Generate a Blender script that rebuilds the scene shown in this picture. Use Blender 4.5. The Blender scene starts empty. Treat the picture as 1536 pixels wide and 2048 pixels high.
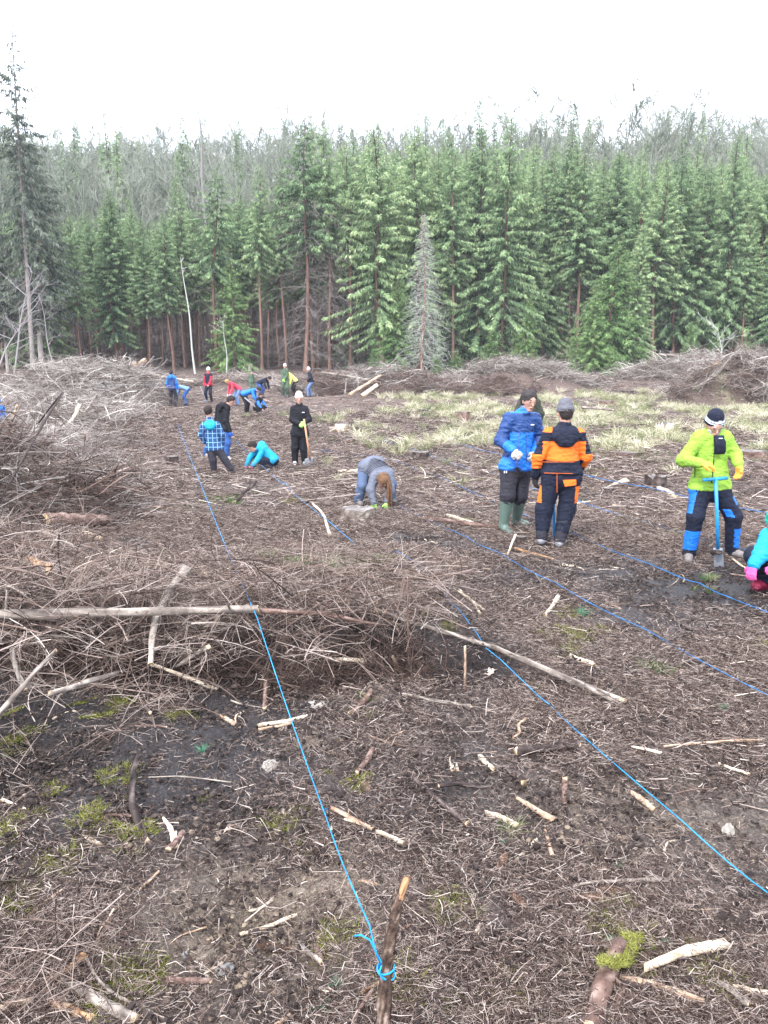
import bpy, math, random
import numpy as np
from mathutils import Vector, Matrix

SC = bpy.context.scene
COL = SC.collection
R = math.radians

# ------------------------------------------------------------------ camera, sky, sun, exposure
EYE = 2.05
TILT = R(10.8)
FPX = 1547.0
cam_d = bpy.data.cameras.new('camera')
cam = bpy.data.objects.new('camera', cam_d)
COL.objects.link(cam)
cam.location = (0, 0, EYE)
cam.rotation_euler = (R(90) - TILT, 0, 0)
cam_d.sensor_fit = 'VERTICAL'
cam_d.sensor_height = 24
cam_d.lens = FPX / 2048 * 24
cam_d.clip_start = 0.05
cam_d.clip_end = 2000
SC.camera = cam

world = bpy.data.worlds.new('World')
SC.world = world
world.use_nodes = True
wn, wl = world.node_tree.nodes, world.node_tree.links
wn.clear()
sky = wn.new('ShaderNodeTexSky')
sky.sky_type = 'NISHITA'
sky.sun_disc = False
SUN_EL, SUN_ROT = R(48), R(150)
sky.sun_elevation = SUN_EL
sky.sun_rotation = SUN_ROT
sky.air_density = 1.0
sky.dust_density = 2.0
hs = wn.new('ShaderNodeHueSaturation')
hs.inputs['Saturation'].default_value = 0.25
mixc = wn.new('ShaderNodeMix')
mixc.data_type = 'RGBA'
mixc.inputs[0].default_value = 0.72
mixc.inputs[7].default_value = (8.2, 8.8, 10.4, 1)      # even cloud cover
bgn = wn.new('ShaderNodeBackground')
bgn.inputs[1].default_value = 0.135
wo = wn.new('ShaderNodeOutputWorld')
wl.new(sky.outputs[0], hs.inputs['Color'])
wl.new(hs.outputs[0], mixc.inputs[6])
wl.new(mixc.outputs[2], bgn.inputs[0])
wl.new(bgn.outputs[0], wo.inputs[0])

sun_d = bpy.data.lights.new('sun', 'SUN')
sun_d.energy = 1.5
sun_d.angle = R(12)
sun_d.color = (1, 0.98, 0.97)
sun = bpy.data.objects.new('sun', sun_d)
COL.objects.link(sun)
# light comes from behind-left of the camera
sdir = Vector((math.sin(SUN_ROT) * math.cos(SUN_EL), math.cos(SUN_ROT) * math.cos(SUN_EL), math.sin(SUN_EL)))
sdir.x = -abs(sdir.x)
sky.sun_rotation = math.atan2(sdir.x, sdir.y)
sun.rotation_euler = sdir.to_track_quat('Z', 'Y').to_euler()
sun.location = (0, 0, 60)

SC.view_settings.view_transform = 'Standard'
SC.view_settings.look = 'None'
SC.view_settings.gamma = 1
SC.view_settings.use_curve_mapping = False
SC.view_settings.exposure = 1.64
SC.cycles.max_bounces = 5
SC.cycles.diffuse_bounces = 3
SC.cycles.glossy_bounces = 2
SC.cycles.transparent_max_bounces = 4
SC.cycles.use_denoising = True

# ------------------------------------------------------------------ numeric helpers
def _hash(ix, iy, seed):
    h = (ix.astype(np.int64) * 374761393 + iy.astype(np.int64) * 668265263 + seed * 1442695041) & 0xFFFFFFFF
    h = ((h ^ (h >> 13)) * 1274126177) & 0xFFFFFFFF
    h = h ^ (h >> 16)
    return (h & 0xFFFF) / 65535.0

def noise2(x, y, seed=0):
    """Gradient noise, about -0.7..0.7."""
    x = np.asarray(x, float); y = np.asarray(y, float)
    x0 = np.floor(x); y0 = np.floor(y)
    fx = x - x0; fy = y - y0
    ux = fx * fx * fx * (fx * (fx * 6 - 15) + 10); uy = fy * fy * fy * (fy * (fy * 6 - 15) + 10)
    def g(dx, dy):
        a = _hash(x0 + dx, y0 + dy, seed) * 2 * np.pi
        return np.cos(a) * (fx - dx) + np.sin(a) * (fy - dy)
    a = g(0, 0) * (1 - ux) + g(1, 0) * ux
    b = g(0, 1) * (1 - ux) + g(1, 1) * ux
    return a * (1 - uy) + b * uy

def fbm(x, y, octv=4, seed=0):
    s, a = 0, 1.0
    for i in range(octv):
        s = s + a * noise2(np.asarray(x) * 2 ** i + 17.3 * i, np.asarray(y) * 2 ** i - 9.1 * i, seed + i)
        a *= 0.5
    return s

def sst(a, b, x):
    t = np.clip((np.asarray(x, float) - a) / (b - a), 0, 1)
    return t * t * (3 - 2 * t)

_PY = [-600, -50, 0, 9, 13, 17, 24, 32, 38, 50, 60, 74, 84, 110, 150, 200, 260, 700]
_PZ = [0, 0, 0, 0, -.12, -.25, -.22, -.1, .02, .75, 1.55, 2.3, 4.2, 13, 27.5, 34, 37, 40]

def bank_edge(x):
    return 5.15 + 0.22 * noise2(np.asarray(x) * 1.3, 3.1, 5) + 0.1 * noise2(np.asarray(x) * 4, 8.1, 6) + 0.12 * np.asarray(x)

MOUNDS = [(-14.4, 39, 4.0, 4.0, 1.45), (-14, 29, 5.0, 6.5, .45), (-7.6, 13.6, 2.6, 3.0, .75), (-5.8, 10.2, 1.8, 2.2, .95), (-4.4, 7.6, 1.4, 1.2, .3), (-3.1, 4.5, 1.5, .95, .26),
          (-.8, 45.5, 5.0, 1.8, .75), (8.0, 48, 4.6, 2.2, 1.0), (18.4, 40, 3.6, 2.3, 2.0), (21.5, 54, 5.0, 1.8, .9), (-8, 48, 4.5, 1.2, .3), (-19, 40, 5, 4, .5)]

def height(x, y, detail=1.0):
    x = np.asarray(x, float); y = np.asarray(y, float)
    z = np.interp(y, _PY, _PZ)
    far = sst(90, 170, y)
    z = z + far * (4.5 * noise2(x / 90 + 3, y / 200, 41) + 0.03 * x)
    mid = sst(4, 14, y)
    z = z + (0.03 + 0.10 * mid) * fbm(x / 4.5, y / 4.5, 3, 11) + 0.05 * fbm(x / 1.1, y / 1.1, 3, 21) * detail
    # root-held bank with brush on it, left of centre
    e = bank_edge(x)
    up = sst(-0.04, 0.16, y - e) * (1 - sst(1.5, 3.4, y - e)) * (1 - sst(0.15, 1.1, x)) * (1 - sst(40, 60, -x))
    z = z + 0.30 * up
    z = z - 0.17 * np.exp(-((y - e + 0.22) / 0.24) ** 2) * (.5 + 1.1 * np.abs(noise2(x * 1.9, 2.2, 55))) * (1 - sst(0.4, 1.6, x))
    for hx, hy, ax, ay, hh in MOUNDS:
        q = np.clip(1 - ((x - hx) / ax) ** 2 - ((y - hy) / ay) ** 2, 0, 1)
        z = z + hh * q * (1 + .35 * noise2(x / 1.1 + hx, y / 1.1, 61))
    # dug hollow at the left edge and small holes
    for hx, hy, hr, hd in ((-2.05, 3.75, .42, .34), (0.93, 4.95, .2, .12), (0.35, 5.15, .3, .14), (-0.45, 2.55, .22, .10)):
        z = z - hd * np.exp(-(((x - hx) ** 2 + (y - hy) ** 2) / hr ** 2))
    return z

def h1(x, y):
    return float(height(x, y))

def ray(px, py):
    u = (px - 768) / FPX; v = (py - 1024) / FPX
    return np.array([u, math.cos(TILT) - v * math.sin(TILT), -math.sin(TILT) - v * math.cos(TILT)])

def W(px, py, Y):
    """The place a photo point shows when it is Y metres ahead."""
    d = ray(px, py)
    t = Y / d[1]
    return Vector((d[0] * t, Y, EYE + d[2] * t))

def G(px, py, lift=0.0):
    """Where the line of sight meets the ground."""
    d = ray(px, py)
    t = np.concatenate([np.arange(1.2, 14, .03), np.arange(14, 90, .15)])
    X = d[0] * t; Y = d[1] * t; Z = EYE + d[2] * t
    hit = np.nonzero(Z < height(X, Y) + lift)[0]
    k = hit[0] if len(hit) else len(t) - 1
    return Vector((X[k], Y[k], float(height(X[k], Y[k])) + lift))

# ------------------------------------------------------------------ mesh helpers
def make_mesh(name, verts, groups, mats, tints=None, smooth=True):
    """groups: list of (faces ndarray (n,k), material index or array)."""
    me = bpy.data.meshes.new(name)
    verts = np.ascontiguousarray(verts, dtype=np.float32)
    me.vertices.add(len(verts))
    me.vertices.foreach_set('co', verts.ravel())
    loops, starts, mi, pos = [], [], [], 0
    for f, m in groups:
        f = np.asarray(f, dtype=np.int32)
        if f.size == 0:
            continue
        loops.append(f.ravel())
        starts.append(pos + np.arange(len(f)) * f.shape[1])
        pos += f.size
        mi.append(np.full(len(f), m, dtype=np.int32) if np.isscalar(m) else np.asarray(m, dtype=np.int32))
    loops = np.concatenate(loops).astype(np.int32); starts = np.concatenate(starts).astype(np.int32); mi = np.concatenate(mi)
    me.loops.add(len(loops)); me.loops.foreach_set('vertex_index', loops)
    me.polygons.add(len(starts)); me.polygons.foreach_set('loop_start', starts)
    me.polygons.foreach_set('material_index', mi)
    me.polygons.foreach_set('use_smooth', np.full(len(starts), smooth))
    me.update(calc_edges=True)
    for m in (mats if isinstance(mats, (list, tuple)) else [mats]):
        me.materials.append(m)
    for k, v in (tints or {}).items():
        a = me.attributes.new(k, 'FLOAT', 'POINT')
        a.data.foreach_set('value', np.asarray(v, dtype=np.float32))
    return me

def link(name, me, parent=None, loc=None, label=None, cat=None, group=None, kind=None):
    o = bpy.data.objects.new(name, me)
    COL.objects.link(o)
    if parent is not None:
        o.parent = parent
    if loc is not None:
        o.location = loc
    if label: o['label'] = label
    if cat: o['category'] = cat
    if group: o['group'] = group
    if kind: o['kind'] = kind
    return o

def tubes(P, Rad, S=4, cap=False, seed=0, rough=0.0):
    """N tubes along K points each: P (N,K,3), Rad (N,K)."""
    P = np.asarray(P, float); Rad = np.asarray(Rad, float)
    N, K, _ = P.shape
    T = np.gradient(P, axis=1)
    T /= np.linalg.norm(T, axis=2, keepdims=True) + 1e-9
    ref = np.zeros_like(T); ref[..., 2] = 1
    m = np.abs(T[:, K // 2, 2]) > 0.8
    ref[m] = (1, 0.13, 0)
    A = np.cross(T, ref); A /= np.linalg.norm(A, axis=2, keepdims=True) + 1e-9
    B = np.cross(T, A)
    rng = np.random.default_rng(seed)
    ph = rng.uniform(0, 6.28, (N, 1, 1))
    th = ph + (np.arange(S) * 2 * np.pi / S)[None, None, :]
    rr = Rad[..., None] * np.ones((N, K, S))
    if rough:
        rr = rr * (1 + rough * rng.uniform(-1, 1, (N, K, S)))
    V = P[:, :, None, :] + rr[..., None] * (np.cos(th)[..., None] * A[:, :, None, :] + np.sin(th)[..., None] * B[:, :, None, :])
    idx = np.arange(N * K * S).reshape(N, K, S)
    a = idx[:, :-1, :]; b = idx[:, 1:, :]
    F = np.stack([a, np.roll(a, -1, 2), np.roll(b, -1, 2), b], -1).reshape(-1, 4)
    caps = None
    if cap:
        caps = np.concatenate([idx[:, 0, ::-1], idx[:, -1, :]], 0)
    return V.reshape(-1, 3), F, caps

class Bag:
    """Collects pieces that become one mesh."""
    def __init__(s): s.v = []; s.g = []; s.n = 0; s.t = []
    def add(s, v, groups, tint=0.5):
        v = np.asarray(v, float).reshape(-1, 3)
        for f, m in groups:
            s.g.append((np.asarray(f) + s.n, m))
        s.v.append(v); s.n += len(v)
        s.t.append(np.full(len(v), tint) if np.isscalar(tint) else np.asarray(tint, float))
    def mesh(s, name, mats, off=None, smooth=True):
        v = np.concatenate(s.v)
        if off is not None: v = v - np.array(off)
        return make_mesh(name, v, s.g, mats, {'tint': np.concatenate(s.t)}, smooth)

# ------------------------------------------------------------------ materials
def _mat(name, rough=0.9, spec=0.2):
    m = bpy.data.materials.new(name); m.use_nodes = True
    n = m.node_tree.nodes; b = n['Principled BSDF']
    b.inputs['Roughness'].default_value = rough
    b.inputs['Specular IOR Level'].default_value = spec
    return m, n, m.node_tree.links, b

def _math(n, l, op, a, b=None, clamp=False):
    x = n.new('ShaderNodeMath'); x.operation = op; x.use_clamp = clamp
    for i, q in enumerate((a, b)):
        if q is None: continue
        if isinstance(q, (int, float)): x.inputs[i].default_value = q
        else: l.new(q, x.inputs[i])
    return x.outputs[0]

def _noise(n, l, vec, scale, detail=3, rough=.6, dist=0.0):
    x = n.new('ShaderNodeTexNoise'); x.inputs['Scale'].default_value = scale
    x.inputs['Detail'].default_value = detail; x.inputs['Roughness'].default_value = rough
    x.inputs['Distortion'].default_value = dist
    if vec is not None: l.new(vec, x.inputs['Vector'])
    return x.outputs['Fac']

def _ramp(n, l, fac, stops):
    r = n.new('ShaderNodeValToRGB')
    el = r.color_ramp.elements
    while len(el) < len(stops): el.new(0.5)
    for e, (p, c) in zip(el, stops):
        e.position = p; e.color = (*c, 1)
    l.new(fac, r.inputs[0])
    return r.outputs[0]

def _mixc(n, l, fac, a, b):
    x = n.new('ShaderNodeMix'); x.data_type = 'RGBA'
    if isinstance(fac, (int, float)): x.inputs[0].default_value = fac
    else: l.new(fac, x.inputs[0])
    for i, q in ((6, a), (7, b)):
        if isinstance(q, tuple): x.inputs[i].default_value = (*q, 1)
        else: l.new(q, x.inputs[i])
    return x.outputs[2]

def _attr(n, name):
    a = n.new('ShaderNodeAttribute'); a.attribute_name = name
    return a.outputs['Fac']

def mat_tint(name, stops, rough=.9, spec=.15, nscale=9.0, namp=.5, bump=0.0, bscale=60, objrand=0.0, stretch=None):
    """Colour from the per-piece 'tint' value plus fine noise."""
    m, n, l, b = _mat(name, rough, spec)
    tc = n.new('ShaderNodeTexCoord').outputs['Object']
    vec = tc
    if stretch:
        mp = n.new('ShaderNodeMapping'); mp.inputs['Scale'].default_value = stretch
        l.new(tc, mp.inputs[0]); vec = mp.outputs[0]
    nz = _noise(n, l, vec, nscale, 4, .65)
    f = _math(n, l, 'ADD', _attr(n, 'tint'), _math(n, l, 'MULTIPLY', _math(n, l, 'SUBTRACT', nz, .5), namp))
    if objrand:
        oi = n.new('ShaderNodeObjectInfo')
        f = _math(n, l, 'ADD', f, _math(n, l, 'MULTIPLY', _math(n, l, 'SUBTRACT', oi.outputs['Random'], .5), objrand))
    c = _ramp(n, l, f, stops)
    l.new(c, b.inputs['Base Color'])
    if bump:
        bp = n.new('ShaderNodeBump'); bp.inputs['Strength'].default_value = bump; bp.inputs['Distance'].default_value = .01
        l.new(_noise(n, l, vec, bscale, 3), bp.inputs['Height']); l.new(bp.outputs[0], b.inputs['Normal'])
    return m

def mat_cloth(name, col, rough=.75, var=.18, bump=.25, spec=.25, sheen=0.0):
    m, n, l, b = _mat(name, rough, spec)
    tc = n.new('ShaderNodeTexCoord').outputs['Object']
    nz = _noise(n, l, tc, 7, 4, .6)
    lo = tuple(c * (1 - var) for c in col); hi = tuple(min(1, c * (1 + var)) for c in col)
    l.new(_ramp(n, l, nz, [(.3, lo), (.7, hi)]), b.inputs['Base Color'])
    bp = n.new('ShaderNodeBump'); bp.inputs['Strength'].default_value = min(1, bump * 2); bp.inputs['Distance'].default_value = .03
    mp = n.new('ShaderNodeMapping'); mp.inputs['Scale'].default_value = (1, 1, 2.2); l.new(tc, mp.inputs[0])
    l.new(_noise(n, l, mp.outputs[0], 16, 4, .6, .6), bp.inputs['Height']); l.new(bp.outputs[0], b.inputs['Normal'])
    return m
# ------------------------------------------------------------------ ground
def mat_ground():
    m, n, l, b = _mat('forest_floor', .95, .15)
    tc = n.new('ShaderNodeTexCoord').outputs['Object']
    fine = _noise(n, l, tc, 55, 7, .72, 1.2)
    mid = _noise(n, l, tc, 9, 5, .65)
    big = _noise(n, l, tc, 1.3, 4, .6)
    litter = _ramp(n, l, fine, [(.34, (.014, .010, .0095)), (.475, (.078, .053, .044)), (.575, (.24, .175, .142)), (.71, (.50, .405, .345))])
    soil = _ramp(n, l, fine, [(.32, (.009, .008, .008)), (.5, (.030, .025, .025)), (.66, (.095, .080, .077)), (.8, (.25, .22, .21))])
    clay = _ramp(n, l, fine, [(.3, (.05, .038, .028)), (.48, (.19, .145, .105)), (.66, (.42, .345, .26))])
    grass = _ramp(n, l, fine, [(.3, (.06, .055, .03)), (.5, (.22, .20, .12)), (.7, (.55, .50, .36))])
    s = _math(n, l, 'ADD', _math(n, l, 'MULTIPLY', _math(n, l, 'SUBTRACT', mid, .5), 1.4), _attr(n, 'soil'))
    c = _mixc(n, l, _math(n, l, 'MULTIPLY', s, 1.0, True), litter, soil)
    c = _mixc(n, l, _math(n, l, 'MULTIPLY', _attr(n, 'clay'), 1.0, True), c, clay)
    g = _math(n, l, 'ADD', _attr(n, 'grass'), _math(n, l, 'MULTIPLY', _math(n, l, 'SUBTRACT', mid, .5), 1.0))
    c = _mixc(n, l, _math(n, l, 'MULTIPLY', _math(n, l, 'SUBTRACT', g, .2), 1.2, True), c, grass)
    l.new(c, b.inputs['Base Color'])
    l.new(_math(n, l, 'SUBTRACT', .95, _math(n, l, 'MULTIPLY', _math(n, l, 'MULTIPLY', s, 1.0, True), .45)), b.inputs['Roughness'])
    b.inputs['Specular IOR Level'].default_value = .4
    bp = n.new('ShaderNodeBump'); bp.inputs['Strength'].default_value = .9; bp.inputs['Distance'].default_value = .03
    l.new(_math(n, l, 'ADD', fine, _math(n, l, 'MULTIPLY', mid, .8)), bp.inputs['Height'])
    l.new(bp.outputs[0], b.inputs['Normal'])
    return m

def soil_shade_mask(x, y):
    s = .35 + .9 * fbm(x / 1.6, y / 2.0, 4, 71)
    s = s - .35 * sst(8, 16, y)
    for cx, cy, r, a in ((-.9, 4.3, .9, .6), (.6, 4.9, .6, .6), (2.6, 6.9, 1.2, .6), (-1.2, 3.0, .5, .5), (.2, 3.2, .5, .35), (1.2, 8.4, 1.0, .5), (4.0, 6.5, 1.5, .5), (-2.2, 3.7, .9, 1.0), (-1.6, 4.6, 1.0, .7), (-3.0, 4.4, 1.0, .6)):  # dark soil patches; those at left also put the slope's shade into the colour
        s = s + a * np.exp(-(((x - cx) ** 2 + (y - cy) ** 2) / r ** 2))
    s = s + 1.0 * np.exp(-((y - bank_edge(x) + .12) / .28) ** 2) * (x < .8) * (y < 8)  # shade of the undercut painted along the bank face as dark ground
    return s

def grass_mask(x, y):
    g = sst(-1, 3.5, x + .05 * (y - 20) + 2.5 * noise2(y / 5, 1.7, 81)) * sst(15, 27, y + 3 * noise2(x / 4, .3, 82) + .35 * x) * (1 - sst(40, 47, y))
    g = g * (.02 + .95 * sst(-.25, .45, (fbm(x / 2.4, y / 3.4, 4, 83) + .35 * fbm(x / .5, y / .8, 2, 87))))
    for cx, cy, r, a in ((-2.5, 11.6, .8, .5), (-.2, 17.5, 1.7, .55), (2.0, 12.5, 1.2, .25), (2.2, 16, 2.4, .35), (-3, 30, 3, .3), (3.0, 6.1, .5, .3)):
        g = g + a * np.exp(-(((x - cx) ** 2 + (y - cy) ** 2) / r ** 2)) * (.4 + .9 * fbm(x / .7, y / .7, 2, 84))
    return g

def clay_mask(x, y):
    g = 0
    for cx, cy, r, a in ((-.50, 2.55, .40, 1.1), (-.2, 2.75, .25, .6), (1.0, 3.25, .4, .55), (1.75, 3.2, .5, .4), (-.42, 3.95, .12, .8), (1.5, 2.4, .35, .3)):
        g = g + a * np.exp(-(((x - cx) ** 2 + (y - cy) ** 2) / r ** 2)) * (.8 + 1.3 * fbm(x / .12, y / .12, 2, 91))
    return g

def micro(x, y):
    r = np.hypot(x, y)
    k = 1 - sst(14, 40, r)
    c = fbm(x / .28, y / .28, 3, 31)
    cl = np.abs(noise2(x / .085, y / .085, 33)) + .5 * np.abs(noise2(x / .04, y / .04, 34))
    m = .035 * c + (.028 * cl) * (1 - sst(5, 12, r)) * (.5 + 1.0 * np.clip(soil_shade_mask(x, y) + clay_mask(x, y), 0, 1))
    far = .10 * fbm(x / 1.5, y / 1.5, 3, 36) * sst(10, 20, r) * (1 - sst(60, 80, r))
    return m * k + far

def build_ground():
    r = [0.25]
    while r[-1] < 900:
        q = r[-1]
        step = q * (.0105 if 1.5 < q < 9 else .0125 if q < 62 else .06) if q > 1.5 else .12
        r.append(q + max(step, .016))
    r = np.array(r)
    a = np.concatenate([np.linspace(-180, -44, 26)[:-1], np.linspace(-44, 44, 620), np.linspace(44, 180, 26)[1:]])
    a = np.radians(a)
    RR, AA = np.meshgrid(r, a, indexing='ij')
    X = RR * np.sin(AA); Y = RR * np.cos(AA)
    Z = height(X, Y) + micro(X, Y)
    nr, na = X.shape
    V = np.stack([X, Y, Z], -1).reshape(-1, 3)
    idx = np.arange(nr * na).reshape(nr, na)
    F = np.stack([idx[:-1, :-1], idx[:-1, 1:], idx[1:, 1:], idx[1:, :-1]], -1).reshape(-1, 4)[:, ::-1]
    V = np.vstack([V, [[0, 0, h1(0, 0)]]])
    c = len(V) - 1
    T = np.stack([np.full(na - 1, c), idx[0, 1:], idx[0, :-1]], -1)[:, ::-1]
    x, y = V[:, 0], V[:, 1]
    soil = np.where(y > 58, .25, soil_shade_mask(x, y));  # bare soil plus the painted shade of bank and left slope
    me = make_mesh('ground', V, [(F, 0), (T, 0)], [mat_ground()],
                   {'soil': soil, 'grass': np.clip(grass_mask(x, y), 0, 1.2), 'clay': np.clip(clay_mask(x, y), 0, 1)})
    link('ground', me, kind='structure', label='churned brown clearing floor of soil, needles and twigs')
build_ground()

def gz(x, y):
    return height(x, y) + micro(x, y)

# ------------------------------------------------------------------ scattering as one 'stuff' object (geometry nodes)
def scatter(name, pts, rot, scl, idx, meshes, label, cat):
    hid = bpy.data.collections.new(name + '_sources')
    for k, me in enumerate(meshes):
        o = bpy.data.objects.new('%s_source_%02d' % (name, k), me)
        hid.objects.link(o)
    me = bpy.data.meshes.new(name)
    pts = np.asarray(pts, np.float32)
    me.vertices.add(len(pts)); me.vertices.foreach_set('co', pts.ravel())
    a = me.attributes.new('rot', 'FLOAT_VECTOR', 'POINT'); a.data.foreach_set('vector', np.asarray(rot, np.float32).ravel())
    a = me.attributes.new('scl', 'FLOAT', 'POINT'); a.data.foreach_set('value', np.asarray(scl, np.float32))
    a = me.attributes.new('idx', 'INT', 'POINT'); a.data.foreach_set('value', np.asarray(idx, np.int32))
    o = link(name, me, label=label, cat=cat, kind='stuff')
    ng = bpy.data.node_groups.new(name + '_nodes', 'GeometryNodeTree')
    ng.interface.new_socket('Geometry', in_out='INPUT', socket_type='NodeSocketGeometry')
    ng.interface.new_socket('Geometry', in_out='OUTPUT', socket_type='NodeSocketGeometry')
    N, L = ng.nodes, ng.links
    gi, go = N.new('NodeGroupInput'), N.new('NodeGroupOutput')
    ip = N.new('GeometryNodeInstanceOnPoints'); ci = N.new('GeometryNodeCollectionInfo')
    ci.inputs['Collection'].default_value = hid
    ci.inputs['Separate Children'].default_value = True
    ci.inputs['Reset Children'].default_value = True
    ip.inputs['Pick Instance'].default_value = True
    def na(nm, t):
        q = N.new('GeometryNodeInputNamedAttribute'); q.data_type = t; q.inputs['Name'].default_value = nm
        return q.outputs[0]
    L.new(gi.outputs[0], ip.inputs['Points']); L.new(ci.outputs[0], ip.inputs['Instance'])
    L.new(na('idx', 'INT'), ip.inputs['Instance Index'])
    L.new(na('rot', 'FLOAT_VECTOR'), ip.inputs['Rotation'])
    L.new(na('scl', 'FLOAT'), ip.inputs['Scale'])
    L.new(ip.outputs[0], go.inputs[0])
    md = o.modifiers.new('scatter', 'NODES'); md.node_group = ng
    return o

WOOD = [(0, (.014, .010, .0095)), (.3, (.072, .048, .040)), (.5, (.19, .130, .104)), (.67, (.34, .27, .23)), (.84, (.56, .475, .41)), (1, (.86, .76, .64))]
M_litter = mat_tint('litter_wood', WOOD, nscale=40, namp=.35)
M_twig = mat_tint('twig_wood', WOOD, nscale=14, namp=.4, objrand=.12)
M_crumb = mat_tint('soil_crumb', [(0, (.02, .015, .014)), (.35, (.05, .038, .034)), (.6, (.16, .12, .09)), (1, (.34, .27, .19))], nscale=60, namp=.3, bump=.5)
M_moss = mat_tint('moss', [(0, (.06, .07, .01)), (.5, (.17, .18, .035)), (1, (.38, .37, .11))], nscale=50, namp=.6)
M_grass = mat_tint('grass_blade', [(0, (.05, .12, .03)), (.3, (.13, .20, .07)), (.5, (.25, .25, .13)), (.75, (.44, .41, .26)), (1, (.70, .65, .50))], nscale=6, namp=.3, objrand=.7)
M_leaf = mat_tint('dead_leaf', [(0, (.12, .05, .03)), (.5, (.30, .17, .11)), (1, (.58, .47, .40))], nscale=20, namp=.4)

def clump(n, rad, lmin, lmax, rmin, rmax, seed, S=3, K=3, lift=.02, tilt=.25, bend=.25, tint=(.1, 1.0), expo=1.0):
    g = np.random.default_rng(seed)
    a = g.uniform(0, 2 * np.pi, n); q = rad * np.sqrt(g.uniform(0, 1, n))
    c = np.stack([q * np.cos(a), q * np.sin(a), g.uniform(0, lift, n)], -1)
    L = lmin + (lmax - lmin) * g.uniform(0, 1, n) ** 2
    th = g.uniform(0, 2 * np.pi, n); tl = g.normal(0, tilt, n)
    d = np.stack([np.cos(th) * np.cos(tl), np.sin(th) * np.cos(tl), np.sin(tl)], -1)
    side = np.stack([-np.sin(th), np.cos(th), g.uniform(-.5, 1.0, n)], -1)
    t = np.linspace(-.5, .5, K)
    bd = (g.normal(0, bend, n) * L)[:, None, None] * (1 - 4 * t ** 2)[None, :, None] * side[:, None, :]
    P = c[:, None, :] + d[:, None, :] * (L[:, None] * t)[..., None] + bd
    r0 = rmin + (rmax - rmin) * g.uniform(0, 1, n) ** 2 
    Rad = r0[:, None] * np.linspace(1, .45, K)[None, :]
    V, F, _ = tubes(P, Rad, S, seed=seed)
    tn = np.repeat(tint[0] + (tint[1] - tint[0]) * g.uniform(0, 1, n) ** expo, K * S)
    return V, F, tn

def lumps(n, rad, smin, smax, seed, tint=(0, 1)):
    g = np.random.default_rng(seed)
    base = np.array([[1, 0, 0], [-1, 0, 0], [0, 1, 0], [0, -1, 0], [0, 0, 1], [0, 0, -1]], float)
    f = np.array([[0, 2, 4], [2, 1, 4], [1, 3, 4], [3, 0, 4], [2, 0, 5], [1, 2, 5], [3, 1, 5], [0, 3, 5]])
    # one subdivision for a rounder lump
    vs = list(map(tuple, base)); fs = []
    cache = {}
    def midp(i, j):
        k = (min(i, j), max(i, j))
        if k not in cache:
            p = (np.array(vs[i]) + np.array(vs[j])); p = p / np.linalg.norm(p); vs.append(tuple(p)); cache[k] = len(vs) - 1
        return cache[k]
    for a, b, c in f:
        ab, bc, ca = midp(a, b), midp(b, c), midp(c, a)
        fs += [[a, ab, ca], [ab, b, bc], [ca, bc, c], [ab, bc, ca]]
    vs = np.array(vs); fs = np.array(fs)
    bag = Bag()
    for i in range(n):
        a = g.uniform(0, 6.28); q = rad * math.sqrt(g.uniform())
        s = smin + (smax - smin) * g.uniform() ** 2.5
        v = vs * (1 + .5 * g.uniform(-1, .8, (len(vs), 1))) * s * np.array([g.uniform(.8, 1.3), g.uniform(.8, 1.2), g.uniform(.5, .9)])
        v = v + [q * math.cos(a), q * math.sin(a), s * .35]
        bag.add(v, [(fs, 0)], tint[0] + (tint[1] - tint[0]) * g.uniform())
    return bag

def tuft(n, h, seed, spread=.5, base=.04, w=.004, tint=(0, 1), K=4):
    g = np.random.default_rng(seed)
    th = g.uniform(0, 6.28, n); b = np.stack([np.cos(th) * base * g.uniform(0, 1, n), np.sin(th) * base * g.uniform(0, 1, n), np.zeros(n)], -1)
    hh = h * g.uniform(.4, 1, n); sp = spread * g.uniform(.2, 1.3, n)
    ph = th + g.normal(0, .7, n)
    t = np.linspace(0, 1, K)
    P = b[:, None, :] + np.stack([np.cos(ph)[:, None] * (hh * sp)[:, None] * t ** 1.8, np.sin(ph)[:, None] * (hh * sp)[:, None] * t ** 1.8,
                                  hh[:, None] * (t - .45 * np.minimum(1, sp)[:, None] * t ** 2)], -1)
    V, F, _ = tubes(P, w * np.linspace(1, .25, K)[None, :] * np.ones((n, 1)), 3, seed=seed)
    return V, F, np.repeat(g.uniform(tint[0], tint[1], n), K * 3)

def mesh_of(name, vft, m, smooth=True):
    V, F, t = vft
    return make_mesh(name, V, [(F, 0)], [m], {'tint': t}, smooth)

rg = np.random.default_rng(7)
def wedge(n, r0, r1, half=43, power=0.0):
    """Random ground spots in front of the camera; power>0 favours near ones."""
    u = rg.uniform(0, 1, n)
    k = 2 - power
    r = (r0 ** k + u * (r1 ** k - r0 ** k)) ** (1 / k)
    a = np.radians(rg.uniform(-half, half, n))
    return r * np.sin(a), r * np.cos(a)

def euler_flat(n, tilt=.12):
    return np.stack([rg.normal(0, tilt, n), rg.normal(0, tilt, n), rg.uniform(0, 6.28, n)], -1)

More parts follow.
